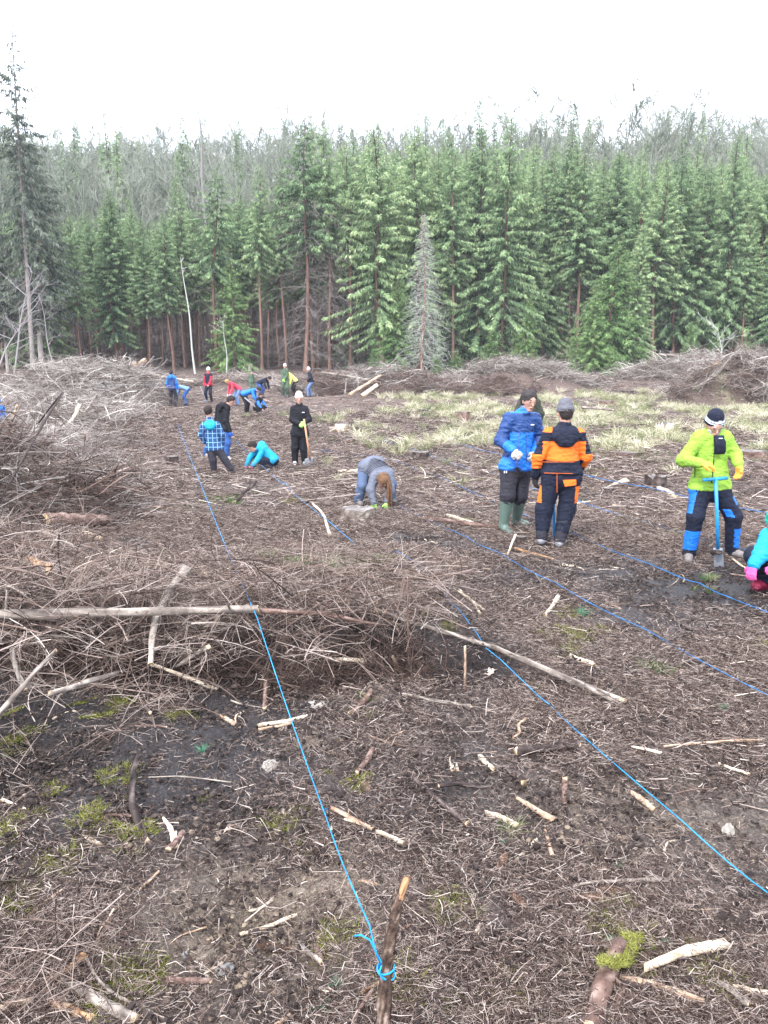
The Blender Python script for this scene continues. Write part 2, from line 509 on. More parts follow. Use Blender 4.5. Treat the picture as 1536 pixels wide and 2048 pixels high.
# needles and splinters close by
ndl = [mesh_of('needle_litter', clump(230, .17, .008, .045, .0004, .0013, 100 + k, K=2 + (k % 2), lift=.012, tint=(.08, .80), expo=1.1), M_litter) for k in range(6)]
x, y = wedge(8000, 1.2, 11, power=.9)
keep = rg.uniform(size=len(x)) > 1.0 * np.clip(soil_shade_mask(x, y) - .1 + 1.2 * clay_mask(x, y), 0, .93)
x, y = x[keep], y[keep]
scatter('needle_litter', np.stack([x, y, gz(x, y) + .002], -1), euler_flat(len(x)), rg.uniform(.8, 1.5, len(x)) * (1 + .1 * np.hypot(x, y)), rg.integers(0, 6, len(x)), ndl,
        'fine brown needles and splinters covering the near soil', 'litter')
twg = [mesh_of('twig_litter', clump(85, .42, .015, .17, .0008, .0036, 200 + k, K=4, S=3, lift=.025, tilt=.14, bend=.08, tint=(.05, .97), expo=1.8), M_twig) for k in range(8)]
x, y = wedge(8500, 1.3, 34, power=.7)
keep = rg.uniform(size=len(x)) > 1.1 * np.clip(soil_shade_mask(x, y) - .1 + 1.2 * clay_mask(x, y), .22 * (y < 7), .93)
x, y = x[keep], y[keep]
keep = rg.uniform(size=len(x)) > .75 * np.clip(grass_mask(x, y), 0, 1)
x, y = x[keep], y[keep]
scatter('twig_litter', np.stack([x, y, gz(x, y) + .004], -1), euler_flat(len(x)), rg.uniform(.7, 1.3, len(x)) * (.75 + .045 * np.hypot(x, y)), rg.integers(0, 8, len(x)), twg,
        'loose thin twigs strewn all over the clearing', 'twigs')
brn = [mesh_of('branch_litter', clump(46, 1.0, .08, .8, .003, .011, 300 + k, K=5, S=4, lift=.08, tilt=.14, bend=.10, tint=(.1, .9), expo=1.3), M_twig) for k in range(8)]
x, y = wedge(4200, 11, 60, power=.25)
keep = rg.uniform(size=len(x)) > .8 * np.clip(grass_mask(x, y), 0, 1)
x, y = x[keep], y[keep]
scatter('branch_litter', np.stack([x, y, gz(x, y) - .02], -1), euler_flat(len(x), .05), rg.uniform(.6, 1.2, len(x)), rg.integers(0, 8, len(x)), brn,
        'felled branch waste lying over the far clearing', 'branches')
crm = [lumps(90, .17, .0015, .012, 400 + k, (0, .45)).mesh('soil_crumbs', [M_crumb], smooth=False) for k in range(4)] + \
      [lumps(120, .16, .0015, .009, 410 + k, (.15, .85)).mesh('clay_crumbs', [M_crumb], smooth=False) for k in range(3)]
x, y = wedge(4500, 1.2, 10, power=.8)
keep = rg.uniform(size=len(x)) < np.clip(.7 * soil_shade_mask(x, y) + .45 * clay_mask(x, y), .06, .75)
x, y = x[keep], y[keep]
ii = np.where(rg.uniform(size=len(x)) < np.clip(clay_mask(x, y), 0, 1), rg.integers(4, 7, len(x)), rg.integers(0, 4, len(x)))
scatter('soil_crumbs', np.stack([x, y, gz(x, y) - .004], -1), euler_flat(len(x)), rg.uniform(.6, 1.5, len(x)), ii, crm,
        'dark crumbly soil clods between the twigs', 'soil')
# grass
gts = [mesh_of('grass_tuft', tuft(34, .36, 500 + k, .8, .13, .0085, (.4, 1)), M_grass) for k in range(4)] + \
      [mesh_of('green_tuft', tuft(40, .16, 520 + k, .9, .07, .003, (.05, .5)), M_grass) for k in range(3)]
x, y = wedge(42000, 9, 50, power=.3)
gm = np.clip(grass_mask(x, y), 0, 1.1)
keep = rg.uniform(size=len(x)) < gm ** 1.3 * .7
x, y = x[keep], y[keep]
ii = np.where((rg.uniform(size=len(x)) < np.where(y < 20, .85, .22)), rg.integers(4, 7, len(x)), rg.integers(0, 4, len(x)))
scatter('grass', np.stack([x, y, gz(x, y) - .01], -1), euler_flat(len(x), .1), rg.uniform(.5, 1.35, len(x)) * np.where(y < 20, .7, 1.15), ii, gts,
        'pale dry grass with green blades across the right of the clearing', 'grass')
# small fresh green plants and moss near by
mss = [mesh_of('moss_patch', tuft(260, .016, 540 + k, 1.3, .09, .0016, (0, .9), K=3), M_moss) for k in range(4)]
mp = []
for px, py, rr, n in ((545, 1655, .13, 12), (265, 1980, .10, 12), (1215, 1930, .13, 16), (1260, 1895, .10, 8), (690, 1560, .08, 5), (745, 1425, .10, 7), (1140, 1235, .2, 14), (1165, 1275, .16, 12),
                      (1115, 1270, .12, 8), (1150, 1300, .12, 6), (25, 1475, .12, 6), (190, 1645, .1, 7), (260, 1695, .06, 4), (130, 1740, .12, 6), (25, 1795, .08, 6), (420, 1610, .05, 1), (820, 1965, .08, 8),
                      (895, 1830, .06, 4), (1020, 1995, .05, 4), (1410, 1955, .12, 8), (380, 1430, .12, 5), (590, 1003, .16, 9), (840, 1230, .1, 1), (1500, 1300, .25, 8), (1080, 1385, .1, 4), (205, 1420, .1, 4),
                      (885, 1250, .1, 3), (15, 1670, .1, 6), (235, 1560, .12, 6), (130, 1580, .12, 4), (1230, 1045, .4, 6), (1180, 945, .5, 6), (1025, 960, .5, 8), (680, 1888, .05, 4), (915, 1815, .03, 1), (640, 1120, .25, 4)):
    c = G(px, py)
    for _ in range(n):
        mp.append((c.x + rg.normal(0, rr * .55), c.y + rg.normal(0, rr * .55)))
mp = np.array(mp)
scatter('moss', np.stack([mp[:, 0], mp[:, 1], gz(mp[:, 0], mp[:, 1]) - .004], -1), euler_flat(len(mp), .15), rg.uniform(.5, 1.2, len(mp)) * (1 + .06 * mp[:, 1]), rg.integers(0, 4, len(mp)), mss,
        'yellow green moss patches on soil and old wood', 'moss')
gp = []
for px, py, rr, n in ((160, 955, .0, 0), (455, 1000, .5, 22), (645, 1135, .3, 14), (585, 1130, .25, 10), (760, 1132, .2, 8), (835, 960, .25, 12), (1240, 1045, .3, 10), (935, 1050, .12, 5), (1415, 1160, .1, 4), (1415, 1190, .08, 3),
                      (1350, 1075, .25, 6), (1165, 850, .9, 25), (1260, 870, .9, 25), (1120, 930, .5, 18), (205, 968, .1, 5), (640, 885, 1.2, 40), (1320, 1345, .15, 3), (470, 1700, .0, 0), (1000, 935, .7, 18), (1010, 1675, .04, 2)):
    c = G(px, py)
    for _ in range(n):
        gp.append((c.x + rg.normal(0, rr * .55), c.y + rg.normal(0, rr * .6)))
gp = np.array(gp)
scatter('weeds', np.stack([gp[:, 0], gp[:, 1], gz(gp[:, 0], gp[:, 1]) - .004], -1), euler_flat(len(gp), .15), rg.uniform(.4, .9, len(gp)), rg.integers(0, 3, len(gp)), gts[4:],
        'fresh green grass sprouts between the twigs', 'weeds')
# ------------------------------------------------------------------ trees
def mat_foliage(name, stops, objrand=.25):
    m, n, l, b = _mat(name, .7, .2)
    tc = n.new('ShaderNodeTexCoord').outputs['Object']
    oi = n.new('ShaderNodeObjectInfo').outputs['Random']
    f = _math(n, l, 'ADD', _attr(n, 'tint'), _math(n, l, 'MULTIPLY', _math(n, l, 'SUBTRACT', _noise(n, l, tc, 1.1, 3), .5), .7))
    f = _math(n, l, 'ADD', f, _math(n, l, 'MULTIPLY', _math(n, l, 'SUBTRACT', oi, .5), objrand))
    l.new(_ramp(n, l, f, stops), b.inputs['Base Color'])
    return m
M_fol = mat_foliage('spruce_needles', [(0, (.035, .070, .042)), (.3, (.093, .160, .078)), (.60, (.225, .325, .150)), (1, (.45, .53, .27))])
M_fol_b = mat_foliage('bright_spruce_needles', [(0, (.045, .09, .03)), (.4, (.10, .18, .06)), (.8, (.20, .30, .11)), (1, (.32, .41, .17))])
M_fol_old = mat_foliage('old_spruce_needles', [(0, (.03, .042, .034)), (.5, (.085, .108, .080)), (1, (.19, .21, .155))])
M_bark = mat_tint('reddish_bark', [(0, (.06, .035, .028)), (.45, (.17, .095, .07)), (1, (.34, .22, .17))], nscale=9, namp=.9, bump=.6, bscale=25, objrand=.35, stretch=(1, 1, .35))
M_bark_g = mat_tint('grey_bark', [(0, (.10, .085, .08)), (.5, (.25, .22, .20)), (1, (.50, .46, .42))], nscale=8, namp=.9, bump=.6, bscale=20, objrand=.3, stretch=(1, 1, .4))
M_dead = mat_tint('dead_twigs', [(0, (.08, .066, .060)), (.5, (.22, .185, .17)), (1, (.46, .41, .38))], nscale=5, namp=.5, objrand=.25)
M_deadw = mat_tint('bleached_dead_twigs', [(0, (.25, .25, .22)), (.5, (.42, .43, .38)), (1, (.62, .62, .56))], nscale=5, namp=.5)
M_bare = mat_tint('bare_branches', [(0, (.13, .11, .11)), (.5, (.28, .25, .25)), (1, (.46, .43, .42))], nscale=3, namp=.5, objrand=.4)

def trunk_tube(h, r0, g, lean=.012, K=12, S=9, top=.02):
    t = np.linspace(0, 1, K) ** .9
    bx, by = g.normal(0, lean, 2)
    P = np.stack([h * (bx * t + .01 * np.sin(t * 7 + g.uniform(0, 6))), h * (by * t), -.25 + (h + .25) * t], -1)[None]
    rad = (r0 * (1 - t) ** .85 + top * .6)
    rad[0] *= 1.35; 
    return P, rad[None], S

def spruce_meshes(name, seed, h=19.0, cb=7.0, w=2.1, dens=1.0, droop=.35, dead=True, fol=None, deadmat=None, bark=None, spray=1.0, low_taper=.45, ragged=.3, deadcut=.3, deadn=1.0):
    g = np.random.default_rng(seed)
    P, rad, S = trunk_tube(h, .0070 * h, g)
    V, F, c = tubes(P, rad, S, rough=.06, seed=seed)
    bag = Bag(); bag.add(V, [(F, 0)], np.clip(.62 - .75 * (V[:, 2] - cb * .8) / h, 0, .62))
    tr = bag.mesh(name + '_trunk', [bark or M_bark])
    def tpos(z):
        return np.array([np.interp(z, P[0, :, 2], P[0, :, 0]), np.interp(z, P[0, :, 2], P[0, :, 1]), z])
    tr = tr
    z = cb; az = g.uniform(0, 6.28); whorl = 5
    rh_b, rh_s, rh_t = [], [], []
    bp, br = [], []
    sv = []; st = []
    while z < h - .15:
        t = (z - cb) / (h - cb)
        L = w * (1 - t) ** .8 * g.uniform(1 - ragged, 1 + ragged * .5) * min(1, low_taper + t * 3.2) + .10
        whorl -= 1
        az += 1.26 + g.normal(0, .25)
        rise = (-.12 + .75 * t ** 1.5) * L
        dr = droop * L * (1 - t * .9)
        K = 6
        s = np.linspace(0, 1, K)
        o = tpos(z)
        dx, dy = math.cos(az), math.sin(az)
        pts = np.stack([o[0] + dx * L * s, o[1] + dy * L * s, z + rise * s - dr * s ** 1.6 + .28 * dr * s ** 4], -1)
        bp.append(pts); br.append(.011 * (.5 + L / w) * (1 - .8 * s))
        ns = max(5, int(20 * L * dens))
        ss = g.uniform(.12, 1, ns)
        base = np.stack([np.interp(ss, s, pts[:, i]) for i in range(3)], -1)
        for side in (-1, 1, 0):
            m = ns
            ln = spray * (.09 + .26 * (1 - ss * .5) * min(1.3, L / 1.5)) * g.uniform(.4, 1.3, m)
            fw = g.uniform(.2, 1.0, m); sd = side * g.uniform(.25, 1.1, m)
            dn = -(.45 + 1.9 * droop * (1 - t) ** .7) * g.uniform(.2, 1.6, m) + t * .3
            if side == 0: dn = dn - .5 * droop * 2
            d = np.stack([dx * fw - dy * sd, dy * fw + dx * sd, dn], -1)
            d /= np.linalg.norm(d, axis=1, keepdims=True)
            wd = np.cross(d, g.normal(0, 1, (m, 3))); wd /= np.linalg.norm(wd, axis=1, keepdims=True) + 1e-6
            ww = ln * g.uniform(.06, .12, m) + .004
            b0 = base + g.normal(0, .05, (m, 3))
            q = np.stack([b0, b0 + d * (ln * .45)[:, None] + wd * ww[:, None], b0 + d * ln[:, None] - [0, 0, .02], b0 + d * (ln * .4)[:, None] - wd * ww[:, None]], 1)
            sv.append(q)
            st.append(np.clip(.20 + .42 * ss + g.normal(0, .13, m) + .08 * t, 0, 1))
        z += g.uniform(0, .13) * (h / 19) ** .5
        if whorl == 0:
            whorl = 5; az += g.uniform(0, 2); z += (.02 + .14 * (1 - t)) * g.uniform(.5, 1.2) * (h / 19) ** .5
    sv = np.concatenate(sv).reshape(-1, 3); st = np.repeat(np.concatenate(st), 4)
    n = len(sv) // 4
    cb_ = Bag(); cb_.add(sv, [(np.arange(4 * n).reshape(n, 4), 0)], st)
    V, F, _ = tubes(np.array(bp), np.array(br), 3, seed=seed)
    cb_.add(V, [(F, 1)], .4)
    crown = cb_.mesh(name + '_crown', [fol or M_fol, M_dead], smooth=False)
    dm = None
    if dead:
        P2, R2 = [], []
        z = .8
        while z < cb + (h - cb) * deadcut:
            az = g.uniform(0, 6.28); L = g.uniform(.35, 1.0) * w * (.75 if deadn < 2 else .95)
            o = tpos(z); s = np.linspace(0, 1, 5)
            dx, dy = math.cos(az), math.sin(az)
            main = np.stack([o[0] + dx * L * s, o[1] + dy * L * s, z + g.uniform(-.1, .2) * L * s - g.uniform(.25, .7) * L * s ** 2], -1)
            P2.append(main); R2.append((.012 if deadn < 2 else .018) * (1 - .75 * s))
            for _ in range(5):
                q = g.uniform(.2, .95); b0 = np.array([np.interp(q, s, main[:, i]) for i in range(3)])
                d = np.array([dx, dy, -.3]) + g.normal(0, .6, 3); d /= np.linalg.norm(d)
                l2 = L * g.uniform(.15, .4)
                P2.append(b0 + d * (l2 * s)[:, None] + np.array([0, 0, -.25 * l2]) * (s ** 2)[:, None]); R2.append((.006 if deadn < 2 else .011) * (1 - .6 * s))
            z += g.uniform(.08, .20) / deadn
        V, F, _ = tubes(np.array(P2), np.array(R2), 3, seed=seed + 1)
        db = Bag(); db.add(V, [(F, 0)], np.repeat(g.uniform(.1, .9, len(P2)), 15))
        dm = db.mesh(name + '_dead_branches', [deadmat or M_dead])
    return tr, crown, dm

def bare_meshes(name, seed, h=20.0, r0=.2, clear=.35, spread=.5, twig=.016, S0=7, up=.75, mat=None, nl=16, dens=1.0):
    """Leafless broadleaf tree: trunk, limbs, boughs, twigs."""
    g = np.random.default_rng(seed)
    K = 8
    t = np.linspace(0, 1, K)
    wob = np.cumsum(g.normal(0, .012 * h, (K, 2)), 0); wob -= wob[0]
    P = np.concatenate([wob, (-.3 + (h + .3) * t)[:, None]], 1)
    V, F, _ = tubes(P[None], (r0 * (1 - t) ** .8 + .02)[None], S0, rough=.05, seed=seed)
    tb = Bag(); tb.add(V, [(F, 0)], .5)
    trunk = tb.mesh(name + '_trunk', [mat or M_bare])
    lv = [[], [], []]; rd = [[], [], []]
    def grow(base, d, L, r, lev):
        s = np.linspace(0, 1, 5)
        bend = g.normal(0, .13, 3); bend[2] = abs(bend[2]) * up
        pts = base + d * (L * s)[:, None] + bend * (L * s ** 2)[:, None]
        lv[lev].append(pts); rd[lev].append(r * (1 - .75 * s))
        if lev == 2: return
        for _ in range(int((7, 6)[lev] * dens)):
            q = g.uniform(.2, 1); b0 = np.array([np.interp(q, s, pts[:, i]) for i in range(3)])
            d2 = d + g.normal(0, .5, 3); d2[2] += .25 * up; d2 /= np.linalg.norm(d2)
            grow(b0, d2, L * g.uniform(.3, .55), max(twig * (.75 if lev else 1), r * .45), lev + 1)
    for i in range(nl):
        q = clear + (1 - clear) * (i + .5) / nl
        b0 = np.array([np.interp(q, t, P[:, k]) for k in range(3)])
        a = g.uniform(0, 6.28); e = g.uniform(.35, 1.1)
        d = np.array([math.cos(a) * math.cos(e), math.sin(a) * math.cos(e), math.sin(e)])
        grow(b0, d, h * spread * (1.05 - q) * g.uniform(.6, 1.2) + .08 * h, r0 * .35 * (1.15 - q), 0)
    bb = Bag()
    for k in range(3):
        if lv[k]:
            V, F, _ = tubes(np.array(lv[k]), np.array(rd[k]), 3, seed=seed + k)
            bb.add(V, [(F, 0)], np.repeat(g.uniform(.2, .9, len(lv[k])), 15))
    return trunk, bb.mesh(name + '_branches', [mat or M_bare])

def plant(name, parts, x, y, s=1.0, sz=None, rz=0.0, lean=(0, 0), label='', group=None, cat='tree', sink=.0):
    """One tree: an Empty at its foot with its parts (which may share mesh data)."""
    e = bpy.data.objects.new(name, None); COL.objects.link(e)
    e.location = (x, y, h1(x, y) - sink); e.rotation_euler = (lean[0], lean[1], rz); e.scale = (s, s, sz or s)
    e.empty_display_size = .5
    e['label'] = label; e['category'] = cat
    if group: e['group'] = group
    for pn, me in parts:
        if me is None: continue
        o = bpy.data.objects.new(pn, me); COL.objects.link(o); o.parent = e
    return e

def sp(t):
    return [('trunk', t[0]), ('crown', t[1]), ('dead_branches', t[2])]
def bt(t):
    return [('trunk', t[0]), ('branches', t[1])]

HIGH = [spruce_meshes('high_crown_spruce', 1000 + k, 19, cb, w, 1.15, dr, True) for k, (cb, w, dr) in enumerate(((8.0, 2.9, .42), (9.3, 2.7, .5), (7.2, 3.1, .35)))] + [spruce_meshes('high_crown_spruce', 1050, 19, 8.8, 3.3, .95, .6, True, ragged=.6)]
FULL = [spruce_meshes('full_spruce', 1100 + k, 19, cb, w, 1.25, dr, True, deadcut=.05, low_taper=.7) for k, (cb, w, dr) in enumerate(((2.0, 3.4, .45), (3.2, 3.1, .38), (1.2, 3.6, .5)))] + [spruce_meshes('full_spruce', 1150, 19, 2.6, 3.9, 1.0, .55, True, deadcut=.2, low_taper=.5, ragged=.65)]
BRIGHT = [spruce_meshes('bright_spruce', 1200 + k, 9.5, .5, 2.3, 1.1, .38, False, fol=M_fol_b, low_taper=.8, ragged=.55) for k in range(2)]
DEADLOW = [spruce_meshes('dead_lower_spruce', 1300 + k, 19, 9.5, 2.9, 1.15, .5, True, deadcut=.4, deadmat=M_dead, deadn=2.6) for k in range(2)]
FARS = [spruce_meshes('far_spruce', 1400 + k, 19, 3.5, 2.2, .55, .35, False, spray=1.7) for k in range(3)]
M_far = mat_tint('pale_far_branches', [(0, (.10, .11, .082)), (.5, (.205, .225, .17)), (1, (.35, .37, .30))], nscale=3, namp=.5, objrand=.5)
BARE = [bare_meshes('bare_tree', 1500 + k, 20, .19, .2, .42, .036, dens=1.25, nl=19, mat=M_far) for k in range(5)]

def spot(px, Y):
    return float(W(px, 740, Y).x), Y

def tree_at(name, kind, px, topy, Y, h0, label, group=None, rz=None, wide=1.0, lean=(0, 0)):
    """A tree whose foot is seen at px and whose tip reaches photo row topy."""
    x, y = spot(px, Y)
    H = W(px, topy, Y).z - h1(x, y)
    s = H / h0
    return plant(name, sp(kind) if len(kind) == 3 else bt(kind), x, y, s * wide, s, random.uniform(0, 6.28) if rz is None else rz, lean, label, group)

random.seed(5)
EDGE = 'tall spruces along the forest edge'
front = [  # px, top row, distance, kind, label
    (166, 470, 60, HIGH[0], 'thin young spruce at the forest edge just right of the old leaning giant'),
    (232, 372, 62, FULL[1], 'broad spruce with two bare stems showing below, behind the left brush heap'),
    (250, 385, 63, HIGH[2], None),
    (345, 420, 61, HIGH[2], 'spruce with thin reddish trunk beside the pale leaning dead stem'),
    (370, 350, 64, HIGH[0], None),
    (430, 325, 61, HIGH[3], 'widest high crowned spruce, its red trunk behind the person in red sleeves'),
    (470, 520, 60, BRIGHT[0], 'short bright green spruce between two bare red trunks'),
    (522, 330, 61, HIGH[1], 'slim spruce with the longest clean red trunk left of the centre'),
    (492, 372, 65, HIGH[0], None),
    (570, 330, 61.5, HIGH[1], 'dark crowned spruce with clean red trunk behind the green overalls worker'),
    (613, 240, 60, DEADLOW[0], 'tall spruce with grey dead lower boughs, left one of the pair'),
    (663, 240, 60.5, DEADLOW[1], 'tall spruce with grey dead lower boughs, right one of the pair'),
    (703, 268, 61, HIGH[3], 'narrow tall spruce with a clean trunk, right of the grey boughed pair'),
    (765, 238, 60.5, FULL[3], 'tall spruce green down to the ground right of the clean trunks'),
    (790, 560, 58.5, BRIGHT[1], 'small full spruce low in front of the edge, left of the dead grey spruce'),
    (835, 232, 61.5, FULL[1], 'tallest spruce of the centre, directly behind the dead grey one'),
    (880, 300, 62.5, FULL[0], None),
    (907, 262, 61, HIGH[2], 'spruce with a dark thin stem right beside the dead grey spruce'),
    (955, 255, 62, FULL[2], None),
    (1000, 232, 61, FULL[3], 'pointed tall spruce with broad drooping boughs right of the centre'),
    (985, 640, 58.5, BRIGHT[0], 'low green spruce at the edge above the end of the long brush row'),
    (1050, 590, 59, BRIGHT[1], 'low green spruce leaning out over the grey brush behind the blue jacket man'),
    (1045, 330, 62.5, FULL[1], None),
    (1085, 350, 64, FULL[0], None),
    (1115, 262, 64, HIGH[1], 'spruce with slim stem in the dark gap of the right forest edge'),
    (1150, 310, 63, HIGH[0], None),
    (1183, 560, 58, BRIGHT[0], 'bright green spruce reaching the ground, brightest on the right side'),
    (1150, 640, 57.5, BRIGHT[1], None),
    (1215, 470, 59, BRIGHT[1], 'yellow green tipped spruce right of the brightest green one'),
    (1215, 300, 63, FULL[2], None),
    (1268, 445, 59.5, FULL[2], 'medium spruce with airy drooping boughs above the two dark stumps'),
    (1297, 330, 60.5, HIGH[2], 'spruce with leaning reddish trunk behind the man in the green jacket'),
    (1345, 270, 62, FULL[3], None),
    (1375, 640, 58, BRIGHT[0], None),
    (1385, 330, 62, FULL[1], None),
    (1435, 255, 61.5, FULL[1], 'tall pointed spruce at the right, above the heap with orange wood'),
    (1480, 420, 60.5, HIGH[0], 'spruce with dark slanted trunk near the right edge'),
    (1500, 330, 63, FULL[3], None),
    (1545, 330, 60, FULL[0], 'spruce cut by the right edge of the view'),
    (1590, 300, 61, FULL[1], None), (1650, 320, 62, FULL[2], None), (1710, 300, 61, HIGH[2], None),
    (110, 430, 63, FULL[0], None), (60, 400, 62, FULL[2], None), (-40, 380, 61, HIGH[0], None), (-110, 350, 62, FULL[0], None), (10, 420, 64, HIGH[2], None),
    (300, 470, 62, HIGH[0], None), (200, 440, 64, HIGH[1], None), (285, 400, 66, HIGH[0], None), (540, 400, 64, HIGH[2], None), (395, 420, 66, HIGH[2], None), (730, 330, 64, FULL[2], None),
]
used = {}
for px, ty, Y, kind, lab in front:
    if lab is None:
        lab = 'green spruce filling the forest edge behind the front trees'
        gr = 'filling spruces of the forest edge'
    else:
        gr = EDGE
    h0 = 9.5 if kind in BRIGHT else 19.0
    tree_at('spruce_tree', kind, px, ty, Y, h0, lab, gr, wide=random.uniform(.85, 1.3), lean=(random.gauss(0, .008), random.gauss(0, .012)))
# deeper rows of the same stand, bare stems in the dark below
k = 0
def merged(name, parts):
    """Several meshes of quads as one."""
    bag = Bag(); mats = []
    for me in parts:
        if me is None: continue
        v = np.zeros(len(me.vertices) * 3, np.float32); me.vertices.foreach_get('co', v)
        q = np.zeros(len(me.loops), np.int32); me.loops.foreach_get('vertex_index', q)
        mi = np.zeros(len(me.polygons), np.int32); me.polygons.foreach_get('material_index', mi)
        t = np.zeros(len(me.vertices), np.float32); me.attributes['tint'].data.foreach_get('value', t)
        bag.add(v.reshape(-1, 3), [(q.reshape(-1, 4), mi + len(mats))], t); mats += list(me.materials)
    return bag.mesh(name, mats, smooth=False)
for row, Y in enumerate((64.5, 67, 69.5)):
    step = 41
    for px in range(-170, 1720, step):
        p = px + random.uniform(-17, 17)
        top = np.interp(p, [-100, 120, 330, 560, 640, 720, 1000, 1300, 1600], [430, 430, 420, 400, 310, 290, 290, 310, 320]) + random.uniform(-8, 50)
        kk = random.choice(HIGH if p < 720 else HIGH + FULL)
        tree_at('spruce_tree', kk, p, top + random.uniform(-12, 12), Y + random.uniform(-1, 1), 19.0, 'spruce deep within the dark stand behind the forest edge', 'spruces deep within the stand', wide=random.uniform(.85, 1.3))
        k += 1
ix, iy, isc, iid = [], [], [], []
for Y in (71.5, 74, 76.5, 80):
    for px in range(-170, 1720, 36):
        p = px + random.uniform(-17, 17)
        top = np.interp(p, [-100, 120, 330, 560, 640, 720, 1000, 1300, 1600], [430, 430, 420, 400, 310, 290, 290, 310, 320]) + random.uniform(-8, 50)
        x, y = spot(p, Y + random.uniform(-1, 1)); ix.append(x); iy.append(y); iid.append(random.randrange(3)); isc.append((W(p, top, Y).z - h1(x, y)) / 19)
ix, iy = np.array(ix), np.array(iy)
scatter('stand_interior', np.stack([ix, iy, height(ix, iy)], -1), np.stack([0 * ix, 0 * ix, rg.uniform(0, 6, len(ix))], -1), isc, iid, [merged('stand_interior', t) for t in HIGH],
        'dark mass of spruces deep inside the stand', 'spruce wood')
# hill behind: far spruces and bare broadleaf trees
for row, Y in enumerate((92, 102, 112, 122, 134, 146, 160)):
    for q in range(14):
        p = -130 + q * 131 + random.uniform(-60, 60)
        x, y = spot(p, Y); 
        plant('spruce_tree', sp(FARS[q % 3]), x, y + random.uniform(-4, 4), random.uniform(.75, 1.15), None, random.uniform(0, 6), label='distant spruce on the wooded hill behind the stand', group='distant hill spruces')
for row, Y in enumerate((88, 97, 107, 118, 130, 142, 152)):
    for q in range(25):
        p = -150 + q * 74 + random.uniform(-30, 30)
        x, y = spot(p, Y)
        plant('bare_tree', bt(BARE[random.randrange(5)]), x, y + random.uniform(-4, 4), random.uniform(.7, 1.05) * (1.0 if p > 560 else .92), None, random.uniform(0, 6), label='leafless grey broadleaf tree on the wooded hill behind the stand', group='leafless hill trees')
# the mass of the hill wood between them
x = rg.uniform(-95, 95, 900); y = rg.uniform(84, 175, 900)
twood = [bare_meshes('hill_wood', 1550 + k, 17, .15, .05, .5, .06, nl=16, dens=1.0, S0=4, mat=M_far)[1] for k in range(3)]
scatter('hill_wood', np.stack([x, y, height(x, y)], -1), euler_flat(len(x), .05), rg.uniform(.6, 1.0, len(x)), rg.integers(0, 3, len(x)), twood,
        'leafless grey wood covering the hill behind the stand', 'wood')
# the ones that stand out on the skyline
def far_tree(kind, px, topy, Y, h0, label, wide=1.0, name='spruce_tree'):
    return tree_at(name, kind, px, topy, Y, h0, label, None, wide=wide)
far_tree(FARS[0], 250, 220, 100, 19, 'lone bluish spruce rising above the left skyline', 1.0)
far_tree(FARS[1], 953, 190, 88, 19, 'bluish pointed spruce rising highest above the middle skyline', .8)
far_tree(FARS[2], 1365, 198, 100, 19, 'pale thin spruce rising above the bare trees at the right skyline', .6)
far_tree(FARS[1], 156, 272, 90, 19, 'small dark spruce tip beside the old giant on the left skyline', .7)
snag = bare_meshes('snag', 1601, 20, .2, .45, .12, .03, nl=5, dens=.6, mat=M_bare)
x, y = spot(452, 82)
plant('bare_tree', bt(snag), x, y, 1.25, (W(412, 205, 82).z - h1(x, y)) / 20, 1.0, (0, -.055), 'bent bare dead tree leaning left above the left skyline')
for j, px in enumerate((1020, 1075, 1150, 1215, 1265, 1325, 1330)):
    far_tree(BARE[j % 5], px, 205 + 7 * (j % 3), 93 + j, 20, ('dark crooked bare oak on the right skyline, number %s from the left' % ('one two three four five six seven'.split()[j])), 1.0, 'bare_tree')

# the old leaning giant at the left edge
giant = spruce_meshes('old_spruce', 1700, 26, 9.0, 3.9, .42, .6, True, fol=M_fol_old, bark=M_bark_g, spray=1.5, ragged=.85, low_taper=.25, deadcut=.1)
x, y = spot(66, 52)
H = W(20, 60, 52).z - h1(x, y)
plant('spruce_tree', sp(giant), x, y, H / 26 * .95, H / 26, 2.0, (0, -.075), 'old ragged spruce giant with pale leaning trunk at the left edge')
giant2 = spruce_meshes('old_spruce', 1701, 22, 4.0, 2.9, .9, .65, True, fol=M_fol_old, bark=M_bark_g, spray=1.3, ragged=.35)
x, y = spot(92, 57)
H = W(80, 215, 57).z - h1(x, y)
plant('spruce_tree', sp(giant2), x, y, H / 22 * 1.45, H / 22, .3, (0, -.01), 'dense dark old spruce with hanging boughs right behind the leaning giant')
x, y = spot(15, 57)
plant('spruce_tree', sp(giant2), x, y, H / 22 * .85, H / 22 * .8, 2.3, (0, .0), 'dark old spruce hidden behind the pale trunk of the leaning giant')

# single stems in front of the edge
gray = spruce_meshes('dead_grey_spruce', 1710, 9.6, 1.0, 1.35, 1.0, .3, True, fol=M_deadw, deadmat=M_deadw, bark=M_bark, spray=.9, low_taper=.8)
